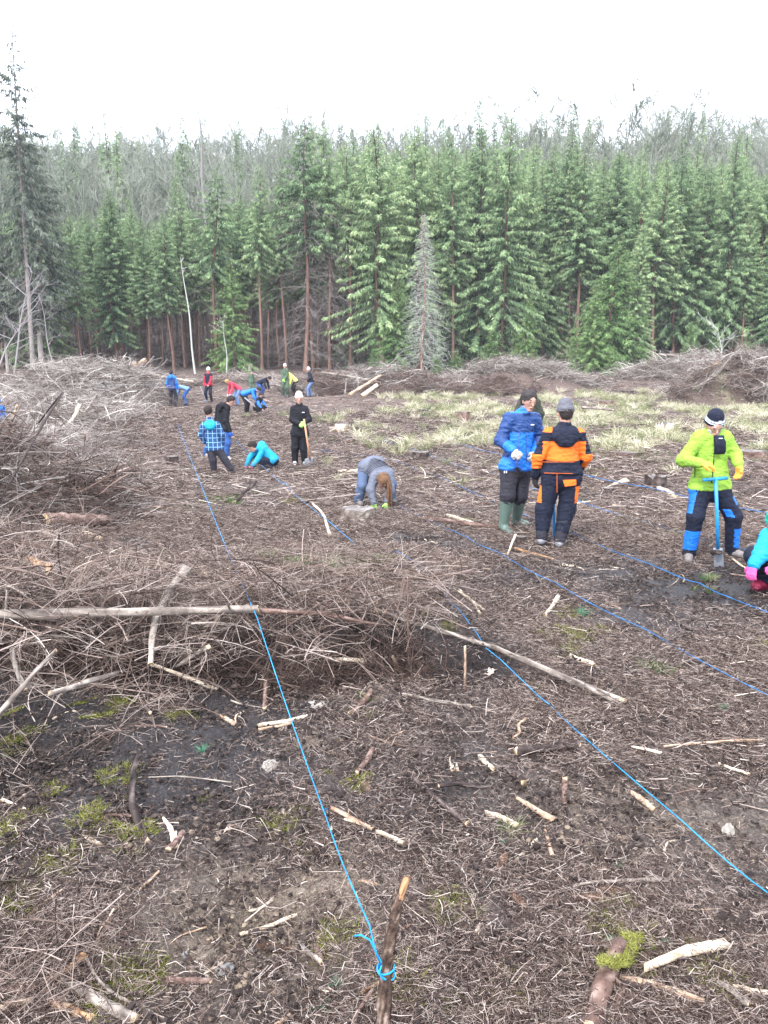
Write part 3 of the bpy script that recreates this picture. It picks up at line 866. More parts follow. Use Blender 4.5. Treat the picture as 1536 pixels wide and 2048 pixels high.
# a leafless spruce: its crown is twigs only
def twig_spruce(name, seed, h, w, mat, n=330):
    g = np.random.default_rng(seed)
    P, rad, S = trunk_tube(h, .011 * h, g)
    V, F, _ = tubes(P, rad, S, rough=.05); b = Bag(); b.add(V, [(F, 0)], .5); tr = b.mesh(name + '_trunk', [M_bark])
    P2, R2 = [], []
    s = np.linspace(0, 1, 5)
    for i in range(n):
        t = (i + .5) / n; z = .6 + (h - .7) * t
        L = w * (1 - t) ** .8 * g.uniform(.6, 1.15) + .08; az = i * 2.4
        dx, dy = math.cos(az), math.sin(az)
        main = np.stack([dx * L * s, dy * L * s, z + .12 * L * s - .42 * L * s ** 2], -1)
        P2.append(main); R2.append(.014 * (1 - .7 * s))
        for _ in range(9):
            q = g.uniform(.15, 1); b0 = np.array([np.interp(q, s, main[:, k]) for k in range(3)])
            d = np.array([dx * .7, dy * .7, -.15]) + g.normal(0, .55, 3); d /= np.linalg.norm(d); l2 = L * g.uniform(.12, .35) + .05
            P2.append(b0 + d * (l2 * s)[:, None]); R2.append(.009 * (1 - .5 * s))
    V, F, _ = tubes(np.array(P2), np.array(R2), 3)
    b = Bag(); b.add(V, [(F, 0)], np.repeat(g.uniform(.1, .9, len(P2)), 15))
    return tr, b.mesh(name + '_branches', [mat])
ds = twig_spruce('dead_grey_spruce', 31, 10.5, 2.1, M_deadw, 300)
x, y = spot(846, 57)
H = W(848, 425, 57).z - h1(x, y)
plant('dead_spruce', bt(ds), x, y, 1.0, H / 10.5, 0, (0, 0), 'dead silvery grey spruce full of bare twigs in front of the forest edge')
def stem_tree(px0, px1, topy, Y, r, seed, label, nb=6, mat=M_deadw, name='bare_tree', spread=.25, clear=.4):
    g = np.random.default_rng(seed)
    x, y = spot(px0, Y)
    z0 = h1(x, y); top = W(px1, topy, Y)
    H = top.z - z0; dx = top.x - x
    K = 9; t = np.linspace(0, 1, K)
    P = np.stack([dx * t ** 1.3 + .06 * np.sin(t * 9 + seed), .04 * np.cos(t * 7), -.2 + (H + .2) * t], -1)
    V, F, _ = tubes(P[None], (r * (1 - .8 * t))[None], 7, rough=.08, seed=seed)
    b = Bag(); b.add(V, [(F, 0)], .6); tr = b.mesh('bare_stem', [mat])
    P2, R2 = [], []
    s = np.linspace(0, 1, 5)
    for i in range(nb):
        q = g.uniform(clear, 1); b0 = np.array([np.interp(q, t, P[:, k]) for k in range(3)])
        a = g.uniform(0, 6.28); d = np.array([math.cos(a), math.sin(a) * .7, g.uniform(.3, 1.1)]); d /= np.linalg.norm(d)
        L = H * spread * g.uniform(.5, 1.3)
        main = b0 + d * (L * s)[:, None] + g.normal(0, .1, 3) * (L * s ** 2)[:, None]
        P2.append(main); R2.append(r * .35 * (1 - .7 * s))
        for _ in range(6):
            q2 = g.uniform(.2, 1); c0 = np.array([np.interp(q2, s, main[:, k]) for k in range(3)])
            d2 = d + g.normal(0, .5, 3); d2 /= np.linalg.norm(d2)
            P2.append(c0 + d2 * (L * .4 * s * g.uniform(.4, 1))[:, None]); R2.append(.012 * (1 - .5 * s))
    V, F, _ = tubes(np.array(P2), np.array(R2), 3)
    b = Bag(); b.add(V, [(F, 0)], np.repeat(g.uniform(.3, .9, len(P2)), 15))
    return plant(name, [('trunk', tr), ('branches', b.mesh('bare_stem_branches', [mat]))], x, y, 1, 1, 0, (0, 0), label)
stem_tree(390, 362, 515, 58, .085, 3, 'thin pale dead stem leaning left in front of the dark forest', 3, clear=.85, spread=.06)
stem_tree(455, 447, 645, 57, .05, 4, 'small pale bare sapling with forked top in the left middle', 8)
stem_tree(24, 62, 545, 50, .07, 5, 'pale grey sapling with spreading twigs at the foot of the old giant', 18, spread=.3, clear=.3, mat=M_bare)
stem_tree(-20, 60, 620, 49, .06, 6, 'thin leaning bare stem at the left edge before the giant', 9, mat=M_bare, spread=.4)
stem_tree(108, 78, 590, 55, .06, 7, 'thin bare stem just right of the giant trunk', 9, mat=M_bare, spread=.3)
stem_tree(1447, 1437, 655, 52, .055, 8, 'pale many twigged bush standing behind the heap with orange wood', 16, spread=.35, clear=.15, name='bare_bush')
for j, (px, ty, lab) in enumerate(((750, 690, 'knee high bright spruce left of the small full spruce'), (875, 705, 'small spruce sapling right of the dead grey spruce foot'), (912, 695, 'rounded bright spruce sapling above the middle brush row'),
                                   (965, 708, 'small spruce sapling at the left end of the grey brush'), (1418, 680, 'bright sapling behind the right heap'), (1490, 672, 'low sapling near the right edge behind the heap'), (1225, 690, 'low sapling above the two dark stumps'))):
    tree_at('spruce_sapling', BRIGHT[j % 2], px, ty, 56 + (j % 3) * .6, 9.5, lab, 'spruce saplings before the forest edge', wide=1.5)

M_brush0 = mat_tint('shadow_dead_twigs', [(0, (.03, .024, .022)), (.5, (.10, .078, .068)), (1, (.24, .20, .18))], nscale=5, namp=.5, objrand=.3)  # darker dead twigs, the shade inside the stand put into their colour
# tangle of dead twigs low in the stand
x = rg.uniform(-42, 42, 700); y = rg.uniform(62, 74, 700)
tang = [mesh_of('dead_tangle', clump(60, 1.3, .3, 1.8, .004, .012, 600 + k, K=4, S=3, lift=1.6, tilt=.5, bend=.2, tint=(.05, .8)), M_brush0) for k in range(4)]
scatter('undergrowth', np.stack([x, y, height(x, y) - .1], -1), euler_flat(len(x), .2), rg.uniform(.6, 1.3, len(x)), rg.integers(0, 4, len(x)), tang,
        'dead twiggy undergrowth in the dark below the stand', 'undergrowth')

# thin mist towards the hill
def haze_box():
    bag = Bag()
    x0, x1, y0, y1, z0, z1 = -140, 140, -12, 215, -3, 72
    v = [(x, y, z) for x in (x0, x1) for y in (y0, y1) for z in (z0, z1)]
    bag.add(v, [(np.array([[0, 1, 3, 2], [4, 6, 7, 5], [0, 4, 5, 1], [2, 3, 7, 6], [0, 2, 6, 4], [1, 5, 7, 3]]), 0)])
    m = bpy.data.materials.new('haze'); m.use_nodes = True
    n = m.node_tree.nodes; n.remove(n['Principled BSDF'])
    vol = n.new('ShaderNodeVolumePrincipled'); vol.inputs['Density'].default_value = HAZE
    vol.inputs['Color'].default_value = (.93, .96, 1, 1)
    m.node_tree.links.new(vol.outputs[0], n['Material Output'].inputs['Volume'])
    link('haze', bag.mesh('haze', [m], smooth=False), label='thin pale haze over the clearing and the hill', kind='stuff')
HAZE = .0005
haze_box()
# ------------------------------------------------------------------ brush heaps (felling waste)
def brush_mesh(name, n, rad, lmax, r, seed, lift=.35, tilt=.35, tint=(.05, .95), twigs=4, mat=None):
    g = np.random.default_rng(seed)
    P, Q = [], []
    s = np.linspace(0, 1, 6)
    tn = []
    for i in range(n):
        a = g.uniform(0, 6.28); q = rad * math.sqrt(g.uniform())
        L = lmax * g.uniform(.3, 1)
        th = g.uniform(0, 6.28); tl = g.normal(0, tilt)
        d = np.array([math.cos(th) * math.cos(tl), math.sin(th) * math.cos(tl), math.sin(tl)])
        c = np.array([q * math.cos(a), q * math.sin(a), g.uniform(0, lift)]) - d * L / 2
        bd = g.normal(0, .14, 3); bd[2] = abs(bd[2]) * .8
        main = c + d * (L * s)[:, None] + bd * (L * np.sin(s * math.pi) )[:, None] * .5
        rr = r * (.35 + 1.3 * g.uniform() ** 2)
        P.append(main); Q.append(rr * (1 - .65 * s)); t0 = g.uniform(*tint); tn.append(t0)
        for _ in range(twigs):
            k = g.uniform(.2, 1); b0 = np.array([np.interp(k, s, main[:, j]) for j in range(3)])
            d2 = d + g.normal(0, .6, 3); d2 /= np.linalg.norm(d2)
            l2 = L * g.uniform(.15, .45)
            P.append(b0 + d2 * (l2 * s)[:, None] + g.normal(0, .18, 3) * (l2 * s ** 2)[:, None]); Q.append(rr * .45 * (1 - .5 * s)); tn.append(t0 + g.uniform(-.1, .1))
    V, F, _ = tubes(np.array(P), np.array(Q), 3, seed=seed)
    return mesh_of(name, (V, F, np.repeat(tn, 18)), mat or M_brush)
M_brush = mat_tint('brush_wood', [(0, (.03, .022, .018)), (.25, (.09, .062, .048)), (.5, (.20, .160, .135)), (.8, (.40, .36, .33)), (1, (.66, .61, .54))], nscale=6, namp=.4, objrand=.25)
M_brush_red = mat_tint('rusty_brush_wood', [(0, (.03, .021, .018)), (.4, (.13, .085, .068)), (.75, (.28, .21, .18)), (1, (.52, .45, .39))], nscale=6, namp=.4, objrand=.2)
B_big = [brush_mesh('brush', 26, 1.1, 2.2, .017, 700 + k, .5, .3, (.25, 1)) for k in range(5)]
B_red = [brush_mesh('brush', 26, .9, 1.6, .016, 710 + k, .35, .25, (.1, .9), mat=M_brush_red) for k in range(4)]
B_mid = [brush_mesh('brush', 24, .7, 1.4, .010, 720 + k, .35, .35, (.15, 1)) for k in range(5)]
B_long = [brush_mesh('brush', 34, .6, 1.1, .0065, 750 + k, .28, .3, (.05, .9), 5) for k in range(4)]
B_dark = [brush_mesh('brush', 26, .7, 1.2, .013, 760 + k, .35, .4, (.0, .6), 4, mat=M_brush_red) for k in range(3)]
M_brush_brown = mat_tint('brown_brush_wood', [(0, (.03, .020, .017)), (.3, (.10, .068, .054)), (.6, (.24, .175, .145)), (.85, (.44, .36, .31)), (1, (.68, .60, .52))], nscale=6, namp=.4, objrand=.25)
B_fin = [brush_mesh('brush', 30, .38, .75, .0042, 730 + k, .13, .25, (.0, .95), 4, mat=M_brush_brown) for k in range(6)]
B_root = [brush_mesh('brush', 30, .25, .5, .003, 740 + k, .12, .6, (.0, .6), 4, mat=M_brush_red) for k in range(4)]

def heap(name, cx, cy, rx, ry, n, srcs, label, lift=.3, smin=.6, smax=1.1, edge=1.0, cat='brush heap', tilt=.2):
    a = rg.uniform(0, 6.28, n); q = np.sqrt(rg.uniform(0, 1, n)) * edge
    x = cx + rx * q * np.cos(a); y = cy + ry * q * np.sin(a)
    z = height(x, y) + rg.uniform(-.1, 1, n) * lift * np.clip(1 - q * q * .8, 0, 1)
    scatter(name, np.stack([x, y, z], -1), euler_flat(n, tilt), rg.uniform(smin, smax, n), rg.integers(0, len(srcs), n), srcs, label, cat)
heap('brush_heap', -14.4, 39, 4.2, 4.3, 150, B_big, 'large pale heap of bleached spruce branches at the left before the forest', .35)
heap('brush_heap', -14.5, 29, 5.2, 7.0, 260, B_big[:3] + B_mid[:2], 'wide low sprawl of grey branches in front of the left heap', .15, .5, 1.0)
heap('brush_heap', -7.6, 13.6, 2.9, 3.4, 210, B_mid[:2] + B_long, 'tangled grey brush heap at the left edge behind the thick cut log', .25, .6, 1.1)
heap('brush_heap', -11.5, 20, 4.2, 4.5, 190, B_mid[:2] + B_long, 'fine grey brush sprawl at the left edge behind the near tangle', .2, .7, 1.2)
heap('brush_heap', -5.7, 10.1, 2.0, 2.3, 150, B_dark + B_long + B_fin[:2], 'brown tangle of roots and branches around the thick cut log', .2, .6, 1.1)
heap('brush_heap', -4.2, 7.6, 1.5, 1.3, 70, B_fin + B_root, 'thin branch tangle at the left edge above the long fallen pole', .12, .7, 1.3)
heap('brush_heap', -.8, 45.5, 5.2, 2.0, 150, B_red + B_big[:2], 'long row of rusty brown brush behind the workers', .35, .6, 1.0)
heap('brush_heap', 5.0, 45.2, 4.0, 1.6, 110, B_red, 'low rusty brush row behind the pale grass in the middle', .3, .6, 1.0)
heap('brush_heap', 8.5, 49.5, 5.0, 2.2, 170, B_big, 'grey feathery brush row before the forest right of the middle', .45, .6, 1.1)
heap('brush_heap', -8.5, 49, 6.0, 2.0, 110, B_big[:2] + B_red[:2], 'scattered low brush before the bare red trunks', .15, .5, .9)
heap('brush_heap', 18.5, 40, 3.7, 2.4, 230, B_red + B_big[:2], 'dark rusty heap of branches with orange broken wood on top, at the right', .35, .6, 1.0, tilt=.35)
heap('brush_heap', 21.5, 54, 5.2, 2.0, 130, B_big, 'grey arched brush behind the right heap, before the forest', .5, .6, 1.1)
heap('brush_heap', -19.5, 44, 5, 5, 130, B_big + B_red[:1], 'low brush under the old giant at the left edge', .25, .6, 1.1)
# brush over the bank, left of centre
def strip(name, xs, dy0, dy1, n, srcs, label, z0, z1, smin, smax, tilt, cat='brush'):
    x = rg.uniform(xs[0], xs[1], n); y = bank_edge(x) + rg.uniform(dy0, dy1, n)
    z = height(x, y) + rg.uniform(z0, z1, n)
    scatter(name, np.stack([x, y, z], -1), euler_flat(n, tilt), rg.uniform(smin, smax, n), rg.integers(0, len(srcs), n), srcs, label, cat)
strip('bank_brush', (-4.2, .35), .02, 1.4, 70, B_fin + B_root[:2], 'grey and brown twigs matted on top of the bank', -.05, .02, .6, 1.15, .08)
strip('bank_roots', (-3.6, .45), -.22, .14, 170, B_root, 'dark rusty roots hanging out of the bank edge', -.12, .06, .6, 1.1, .5, 'roots')
strip('bank_overhang', (-3.8, .3), -.30, .12, 60, B_fin + B_root[:3], 'thin brown twigs hanging over the bank edge', .22, .33, .6, 1.1, .35)
strip('slope_brush', (-3.6, -1.3), -1.1, -.1, 20, B_fin, 'thin twigs fallen down the slope below the bank', -.01, .04, .5, .9, .15)
# corner tangle, bottom left
c = G(70, 1985)
n = 6
x = c.x + rg.normal(0, .22, n); y = c.y + rg.normal(0, .14, n)
scatter('corner_twigs', np.stack([x, y, gz(x, y) + .01], -1), euler_flat(n, .1), rg.uniform(.35, .6, n), rg.integers(0, 6, n), B_fin, 'thin twigs over the small logs in the bottom left corner', 'twigs')

# ------------------------------------------------------------------ single sticks, logs and poles
M_stick = {
    'grey': mat_tint('weathered_grey_wood', [(0, (.06, .048, .042)), (.45, (.20, .165, .14)), (1, (.50, .44, .37))], nscale=22, namp=.9, bump=.6, bscale=50, stretch=(1, 1, 1)),
    'pale': mat_tint('peeled_pale_wood', [(0, (.28, .20, .13)), (.45, (.62, .50, .37)), (1, (.86, .76, .60))], nscale=18, namp=.8, bump=.4, bscale=60),
    'tan': mat_tint('tan_wood', [(0, (.16, .09, .055)), (.5, (.38, .26, .18)), (1, (.66, .52, .38))], nscale=18, namp=.9, bump=.5, bscale=60),
    'dark': mat_tint('dark_wet_bark', [(0, (.012, .009, .009)), (.5, (.055, .040, .036)), (1, (.17, .135, .12))], nscale=18, namp=.9, bump=.8, bscale=50),
    'brown': mat_tint('brown_bark', [(0, (.05, .03, .024)), (.5, (.16, .10, .08)), (1, (.34, .25, .21))], nscale=18, namp=.9, bump=.8, bscale=50),
    'orange': mat_tint('fresh_orange_wood', [(0, (.09, .05, .03)), (.45, (.34, .18, .09)), (1, (.66, .45, .27))], nscale=22, namp=.9, bump=.6, bscale=40, stretch=(1, 1, .3)),
}
M_end = mat_tint('broken_wood_end', [(0, (.30, .19, .10)), (.5, (.62, .45, .28)), (1, (.85, .70, .48))], nscale=60, namp=.8)

def stick(a, b, r0, r1, kind='tan', label='', seed=0, bend=.05, knots=0, S=8, K=12, end=True, name='stick', cat='stick', group=None, rest=True, bark2=None):
    """A branch from a to b: an uneven tapering tube with torn pale ends, short stubs of side twigs."""
    g = np.random.default_rng(seed + 17)
    a = np.array(a); b = np.array(b)
    t = np.linspace(0, 1, K); L = np.linalg.norm(b - a)
    sd = np.cross(b - a, [0, 0, 1.0]); sd = sd / (np.linalg.norm(sd) + 1e-9)
    k1, k2, ph = g.normal(0, bend), g.normal(0, bend * .4), g.uniform(0, 6)
    P = a + (b - a) * t[:, None] + sd * (L * (k1 * np.sin(t * math.pi) + k2 * np.sin(t * 2 * math.pi + ph) * t * (1 - t) * 4))[:, None]
    P[:, 2] += L * abs(g.normal(0, bend * .3)) * np.sin(t * math.pi)
    R_ = r0 + (r1 - r0) * t; R_ = R_ * (1 + .10 * g.uniform(-1, 1, K))
    if rest:
        dz = (height(P[:, 0], P[:, 1]) + micro(P[:, 0], P[:, 1]) + R_ * .8 + .014) - P[:, 2]
        P[:, 2] += max(0, np.percentile(dz, 80)) if np.max(dz) > 0 else 0
    V, F, caps = tubes(P[None], R_[None], S, cap=True, seed=seed, rough=.12)
    V = V.copy()
    for e0, e1, dirn in ((0, S, -1), ((K - 1) * S, K * S, 1)):        # torn ends
        ax = (P[-1] - P[0]) / L * dirn
        V[e0:e1] += ax * (g.uniform(0, 1.6, S) * (r0 if dirn < 0 else r1))[:, None]
    bag = Bag(); bag.add(V, [(F, 0), (caps, 1)], np.clip(.5 + .25 * g.normal(0, 1, len(V)), 0, 1))
    off = P[K // 2].copy()
    me = bag.mesh(name, [M_stick[kind], M_end if end else M_stick[kind]], off)
    o = link(name, me, loc=off, label=label, cat=cat, group=group)
    for i in range(knots):
        q = g.uniform(.1, .95); c = np.array([np.interp(q, t, P[:, k]) for k in range(3)])
        d = g.normal(0, 1, 3); d[2] = abs(d[2]) * .7 + .1; d += (b - a) / L * .6; d /= np.linalg.norm(d)
        l2 = g.uniform(1.5, 6) * r0
        s = np.linspace(0, 1, 4)
        V, F, _ = tubes((c + d * (l2 * s)[:, None])[None], (r0 * .3 * (1 - .6 * s))[None], 5)
        tb = Bag(); tb.add(V, [(F, 0)], .55)
        link('side_twig', tb.mesh('side_twig', [M_stick[kind]], off), parent=o)
    return o

def seen_stick(x0, y0, x1, y1, w0, w1, kind, label, l0=0.0, l1=0.0, bend=.05, knots=0, name='stick', cat='stick', seed=None, rest=True, end=True):
    a, b = G(x0, y0), G(x1, y1)
    a = W(x0, y0, a.y * (1 - l0 / EYE)) if l0 else a
    b = W(x1, y1, b.y * (1 - l1 / EYE)) if l1 else b
    dep = lambda p: p.y * math.cos(TILT) + (EYE - p.z) * math.sin(TILT)
    r0, r1 = w0 / 2 / FPX * dep(a), w1 / 2 / FPX * dep(b)
    a.z += r0 * .7 + .012; b.z += r1 * .7 + .012
    return stick(a, b, r0, r1, kind, label, seed if seed is not None else int(x0 * 7 + y0), bend, knots, rest=rest and not (l0 or l1), name=name, cat=cat, end=end)

SS = seen_stick
SS(-60, 1243, 512, 1226, 24, 15, 'grey', 'long thick grey pole lying across the left on top of the bank brush', .17, .17, .01, 5, 'fallen_pole', 'pole')
SS(512, 1228, 760, 1255, 13, 6, 'brown', 'thin end branch continuing from the long grey pole', .15, .08, .03, 3, 'branch', 'branch')
SS(368, 1155, 303, 1330, 21, 12, 'grey', 'thick grey stick standing across the long pole on the bank', .26, .24, .06, 1, 'branch', 'branch')
SS(545, 1200, 700, 1160, 5, 3, 'grey', 'thin grey branch rising right of where the blue string crosses the pole', .08, .05, .06, 2, 'branch', 'branch')
SS(770, 1232, 985, 1300, 8, 10, 'grey', 'upper thinner half of the long grey pole right of the bank', .03, .02, .01, 2, 'fallen_pole', 'pole')
SS(985, 1300, 1240, 1412, 11, 17, 'grey', 'lower thicker half of the long grey pole crossing under the second string', .02, 0, .01, 2, 'fallen_pole', 'pole')
SS(1040, 1522, 1148, 1506, 16, 18, 'dark', 'charred black log with rusty broken right end', 0, 0, .02, 1, 'log', 'log')
SS(1015, 1555, 1045, 1582, 14, 20, 'dark', 'dark rotten stub just below the charred log', 0, 0, .05, 0, 'log', 'log')
SS(818, 1565, 930, 1665, 7, 15, 'dark', 'dark curved branch in the middle foreground', 0, 0, .09, 1, 'branch', 'branch')
SS(1290, 1958, 1446, 1912, 16, 22, 'pale', 'thick peeled cream log piece near the bottom right corner', 0, 0, .04, 0, 'log', 'log')
SS(1225, 1965, 1398, 2022, 12, 14, 'tan', 'tan broken branch below the peeled cream log', .01, 0, .03, 1, 'branch', 'branch')
SS(1248, 1980, 1222, 2060, 10, 15, 'brown', 'short brown branch leaning on the mossy log end at the bottom right', .02, 0, .03, 0, 'branch', 'branch')
mlog = SS(1185, 2075, 1235, 1925, 42, 34, 'brown', 'thick reddish log half covered with moss at the bottom right', .02, 0, .03, 1, 'log', 'log')
SS(1470, 1980, 1560, 1995, 8, 10, 'pale', 'pale stick touching the right edge near the bottom corner', .01, .01, .04, 0)
SS(1435, 1985, 1490, 2028, 9, 16, 'grey', 'grey branch with orange tip in the bottom right corner', 0, 0, .04, 0, 'branch', 'branch')
SS(-30, 1592, 200, 1700, 7, 8, 'pale', 'long pale stick bridging the dark hollow at the left edge', .10, .0, .01, 1)
SS(280, 1520, 296, 1695, 12, 15, 'dark', 'dark crooked branch hanging downwards left of the forked pale stick', .05, 0, .08, 0, 'branch', 'branch')
SS(328, 1645, 350, 1706, 6, 14, 'pale', 'left prong of the forked pale stick', .04, 0, .06, 0)
SS(352, 1672, 354, 1704, 5, 10, 'pale', 'short right prong beside the forked pale stick', .04, 0, .02, 0)
SS(340, 1718, 366, 1692, 12, 12, 'brown', 'stubby brown piece under the forked pale stick', 0, 0, .03, 0)
SS(665, 1640, 760, 1685, 9, 9, 'tan', 'upper tan stick of the pair right of the string knot', .0, .0, .02, 1)
SS(690, 1655, 803, 1706, 5, 11, 'pale', 'lower pale split stick of the pair right of the string knot', 0, 0, .02, 0)
SS(665, 1650, 672, 1682, 5, 6, 'pale', 'tiny pale stick touching the blue string below its knot', 0.01, 0, .08, 0)
SS(1130, 1568, 1128, 1612, 12, 11, 'brown', 'short brown peg standing upright in the soil', .11, 0, .05, 0, 'stick', 'stick')
SS(1330, 1505, 1520, 1497, 5, 6, 'tan', 'long thin tan stick at the right edge', 0, 0, .02, 1)
SS(1265, 1612, 1300, 1640, 11, 12, 'tan', 'thick tan bark piece right of the second string', 0, 0, .03, 0)
SS(1265, 1512, 1318, 1525, 5, 6, 'pale', 'thin curved pale stick above the second string on the right', 0, 0, .08, 0)
SS(1440, 1540, 1495, 1560, 5, 7, 'pale', 'pale forked splinter near the right edge', 0, 0, .05, 0)
SS(1330, 1945, 1400, 1938, 5, 5, 'dark', 'thin dark twig under the peeled cream log', 0, 0, .05, 0, 'twig', 'twig')
SS(1035, 1610, 1102, 1655, 8, 13, 'tan', 'curved tan branch left of the second string', 0, 0, .10, 1, 'branch', 'branch')
SS(975, 1640, 1030, 1660, 10, 12, 'pale', 'torn pale bark strip in the middle foreground', 0, 0, .05, 0, 'bark_piece', 'bark')
SS(1032, 1728, 1072, 1688, 7, 8, 'pale', 'straight pale stick right above the brown spruce cone', .01, .01, .01, 0)
SS(965, 1738, 984, 1706, 6, 7, 'pale', 'short pale stick left of the brown spruce cone', 0, .01, .02, 0)
SS(952, 1875, 980, 1830, 6, 8, 'pale', 'short pale stick in the bottom centre right of the stake', 0, .01, .02, 0)
SS(1100, 1810, 1340, 1775, 4, 10, 'grey', 'wavy grey branch lying across the lower right', 0, 0, .06, 1, 'branch', 'branch')
SS(900, 1536, 905, 1552, 10, 10, 'pale', 'left one of two tiny pale stubs in the soil', .01, 0, .02, 0)
SS(913, 1530, 915, 1552, 6, 6, 'pale', 'right one of two tiny pale stubs in the soil', .01, 0, .02, 0)
SS(962, 1535, 985, 1552, 11, 8, 'pale', 'torn white splinter left of the rotten stub', 0, 0, .05, 0)
SS(1025, 1485, 1050, 1445, 6, 6, 'tan', 'leaning tan stick in the middle below the long pole', 0, .02, .08, 0)
SS(715, 1555, 745, 1508, 9, 12, 'brown', 'dark brown stick standing obliquely above the oak leaf', 0, .03, .04, 0)
SS(703, 1435, 740, 1390, 12, 10, 'brown', 'gnarled brown root end right of the first string', 0, .04, .10, 1, 'root', 'root')
SS(520, 1460, 612, 1440, 8, 9, 'pale', 'upper pale stick crossing the first string below the bank', .0, .01, .03, 0)
SS(520, 1472, 580, 1458, 6, 7, 'tan', 'lower tan stick crossing the first string below the bank', 0, 0, .03, 0)
SS(445, 1440, 476, 1462, 9, 9, 'tan', 'short tan stub left of the crossing sticks', .01, 0, .02, 0)
SS(530, 1425, 533, 1366, 9, 8, 'brown', 'brown stick standing against the bank beside the first string', .0, .10, .02, 0)
SS(650, 1322, 724, 1328, 6, 10, 'pale', 'pale stick with orange tip poking out of the bank hollow', .04, .05, .03, 0)
SS(410, 1384, 515, 1387, 12, 10, 'dark', 'dark wet stick lying at the foot of the bank', .0, .0, .04, 1)
SS(305, 1335, 430, 1385, 7, 9, 'pale', 'pale bent stick sloping down from the bank', .12, .03, .05, 0)
SS(355, 1338, 415, 1302, 8, 10, 'grey', 'short thick grey stick sticking out above the bank edge', .12, .18, .02, 0)
SS(100, 1395, 235, 1352, 12, 8, 'grey', 'grey stick with reddish tip above the left slope', .16, .20, .04, 1)
SS(-20, 1460, 110, 1310, 14, 8, 'grey', 'long whitish grey branch rising at the left edge', .10, .3, .05, 2, 'branch', 'branch')
SS(25, 1305, 50, 1382, 9, 10, 'grey', 'bleached stick hanging down at the left edge above the slope', .25, .12, .04, 0)
SS(815, 1365, 815, 1160, 5, 3, 'brown', 'thin brown twig standing upright in front of the second string', .0, .42, .01, 1, 'twig', 'twig')
SS(750, 1228, 925, 1125, 6, 3, 'tan', 'thin tan twig curving up to the right near the second string', .02, .16, .10, 1, 'twig', 'twig')
SS(905, 1180, 968, 1225, 5, 6, 'pale', 'longer one of two pale twigs forming a V beside the second string', 0, 0, .02, 0, 'twig', 'twig')
SS(920, 1185, 960, 1232, 4, 6, 'pale', 'shorter one of two pale twigs forming a V beside the second string', 0, 0, .05, 0, 'twig', 'twig')
SS(1090, 1237, 1115, 1200, 7, 9, 'pale', 'pale chunky stick left of the mossy patch', 0, .03, .02, 0)
SS(1145, 1322, 1182, 1338, 12, 14, 'pale', 'thick pale stick stub below the mossy patch', .01, 0, .02, 0, 'log', 'log')
SS(1015, 1112, 1030, 1075, 4, 5, 'pale', 'white stick standing in the soil before the green boots', .0, .12, .02, 0)
SS(1032, 1107, 1105, 1125, 7, 3, 'orange', 'orange split log piece in front of the man in orange and navy', 0, 0, .02, 0, 'log', 'log')
SS(470, 1008, 512, 968, 8, 6, 'dark', 'dark stick poking up left of the second string in the middle distance', .0, .22, .06, 1)
SS(930, 1300, 930, 1388, 5, 6, 'tan', 'thin upright split stick in the small hole', .14, 0, .01, 0)
SS(785, 1318, 806, 1362, 6, 7, 'tan', 'short tan stick leaning beside the upright twig', .05, 0, .04, 0)
SS(800, 1402, 938, 1428, 6, 7, 'grey', 'long grey stick lying flat right of the bank', 0, 0, .03, 1)
SS(660, 1372, 790, 1366, 4, 4, 'brown', 'thin reddish root lying flat below the bank', .0, 0, .03, 0, 'root', 'root')
SS(105, 1052, 208, 1050, 30, 22, 'brown', 'thick cut log with pale end inside the left tangle', .15, .1, .01, 0, 'log', 'log')
SS(115, 1058, 200, 1085, 12, 14, 'pale', 'pale split plank lying under the thick cut log', .05, .02, .02, 0, 'log', 'log')
SS(60, 1128, 95, 1150, 16, 12, 'orange', 'rotten rusty wood chunk in the left tangle', .1, .08, .06, 0, 'log', 'log')
SS(-20, 838, 32, 893, 12, 16, 'dark', 'dark thick branch end hanging in at the left edge', .9, .6, .05, 1, 'branch', 'branch')
SS(60, 875, -10, 1025, 3, 5, 'dark', 'long dark curved branch rising from the left tangle', .75, .3, .10, 1, 'branch', 'branch')
SS(-30, 948, 100, 895, 16, 12, 'tan', 'pale barked pole lying over the left brush', .5, .4, .03, 1, 'fallen_pole', 'pole')
SS(160, 978, 208, 945, 8, 6, 'grey', 'grey stick leaning up right of the left tangle', .1, .25, .03, 1)
SS(160, 982, 340, 1002, 6, 3, 'grey', 'long thin grey twig lying right of the left tangle', .08, .0, .03, 2, 'twig', 'twig')
SS(70, 900, 110, 865, 14, 18, 'grey', 'whitish cut log end in the brush at the left', .4, .4, .02, 0, 'log', 'log')
SS(270, 1030, 390, 1045, 3, 3, 'grey', 'thin twig with fork lying before the first string', 0, 0, .03, 1, 'twig', 'twig')
SS(40, 1195, 200, 1150, 4, 4, 'brown', 'thin arched brown branch above the left end of the long pole', .2, .15, .08, 1, 'branch', 'branch')
SS(405, 1138, 437, 1225, 6, 5, 'tan', 'tan stick lying left of where the first string crosses the pole', .0, .0, .05, 0)
SS(680, 948, 722, 945, 8, 8, 'pale', 'pale barked pole behind the legs of the bending woman', .02, .02, .02, 0, 'log', 'log')
SS(850, 1040, 1020, 1062, 8, 9, 'brown', 'dark split log with pale edge behind the third string', .03, .03, .03, 1, 'log', 'log')
SS(895, 1035, 945, 1052, 7, 8, 'pale', 'pale torn wood on the dark split log', .06, .06, .03, 0, 'bark_piece', 'bark')
SS(625, 1010, 660, 1075, 4, 7, 'pale', 'pale stick leaning over the second string', .10, 0, .02, 0)
SS(1240, 975, 1255, 965, 12, 6, 'pale', 'pale wedge shaped wood piece behind the fourth string', 0, .05, .02, 0, 'wood_piece', 'wood')
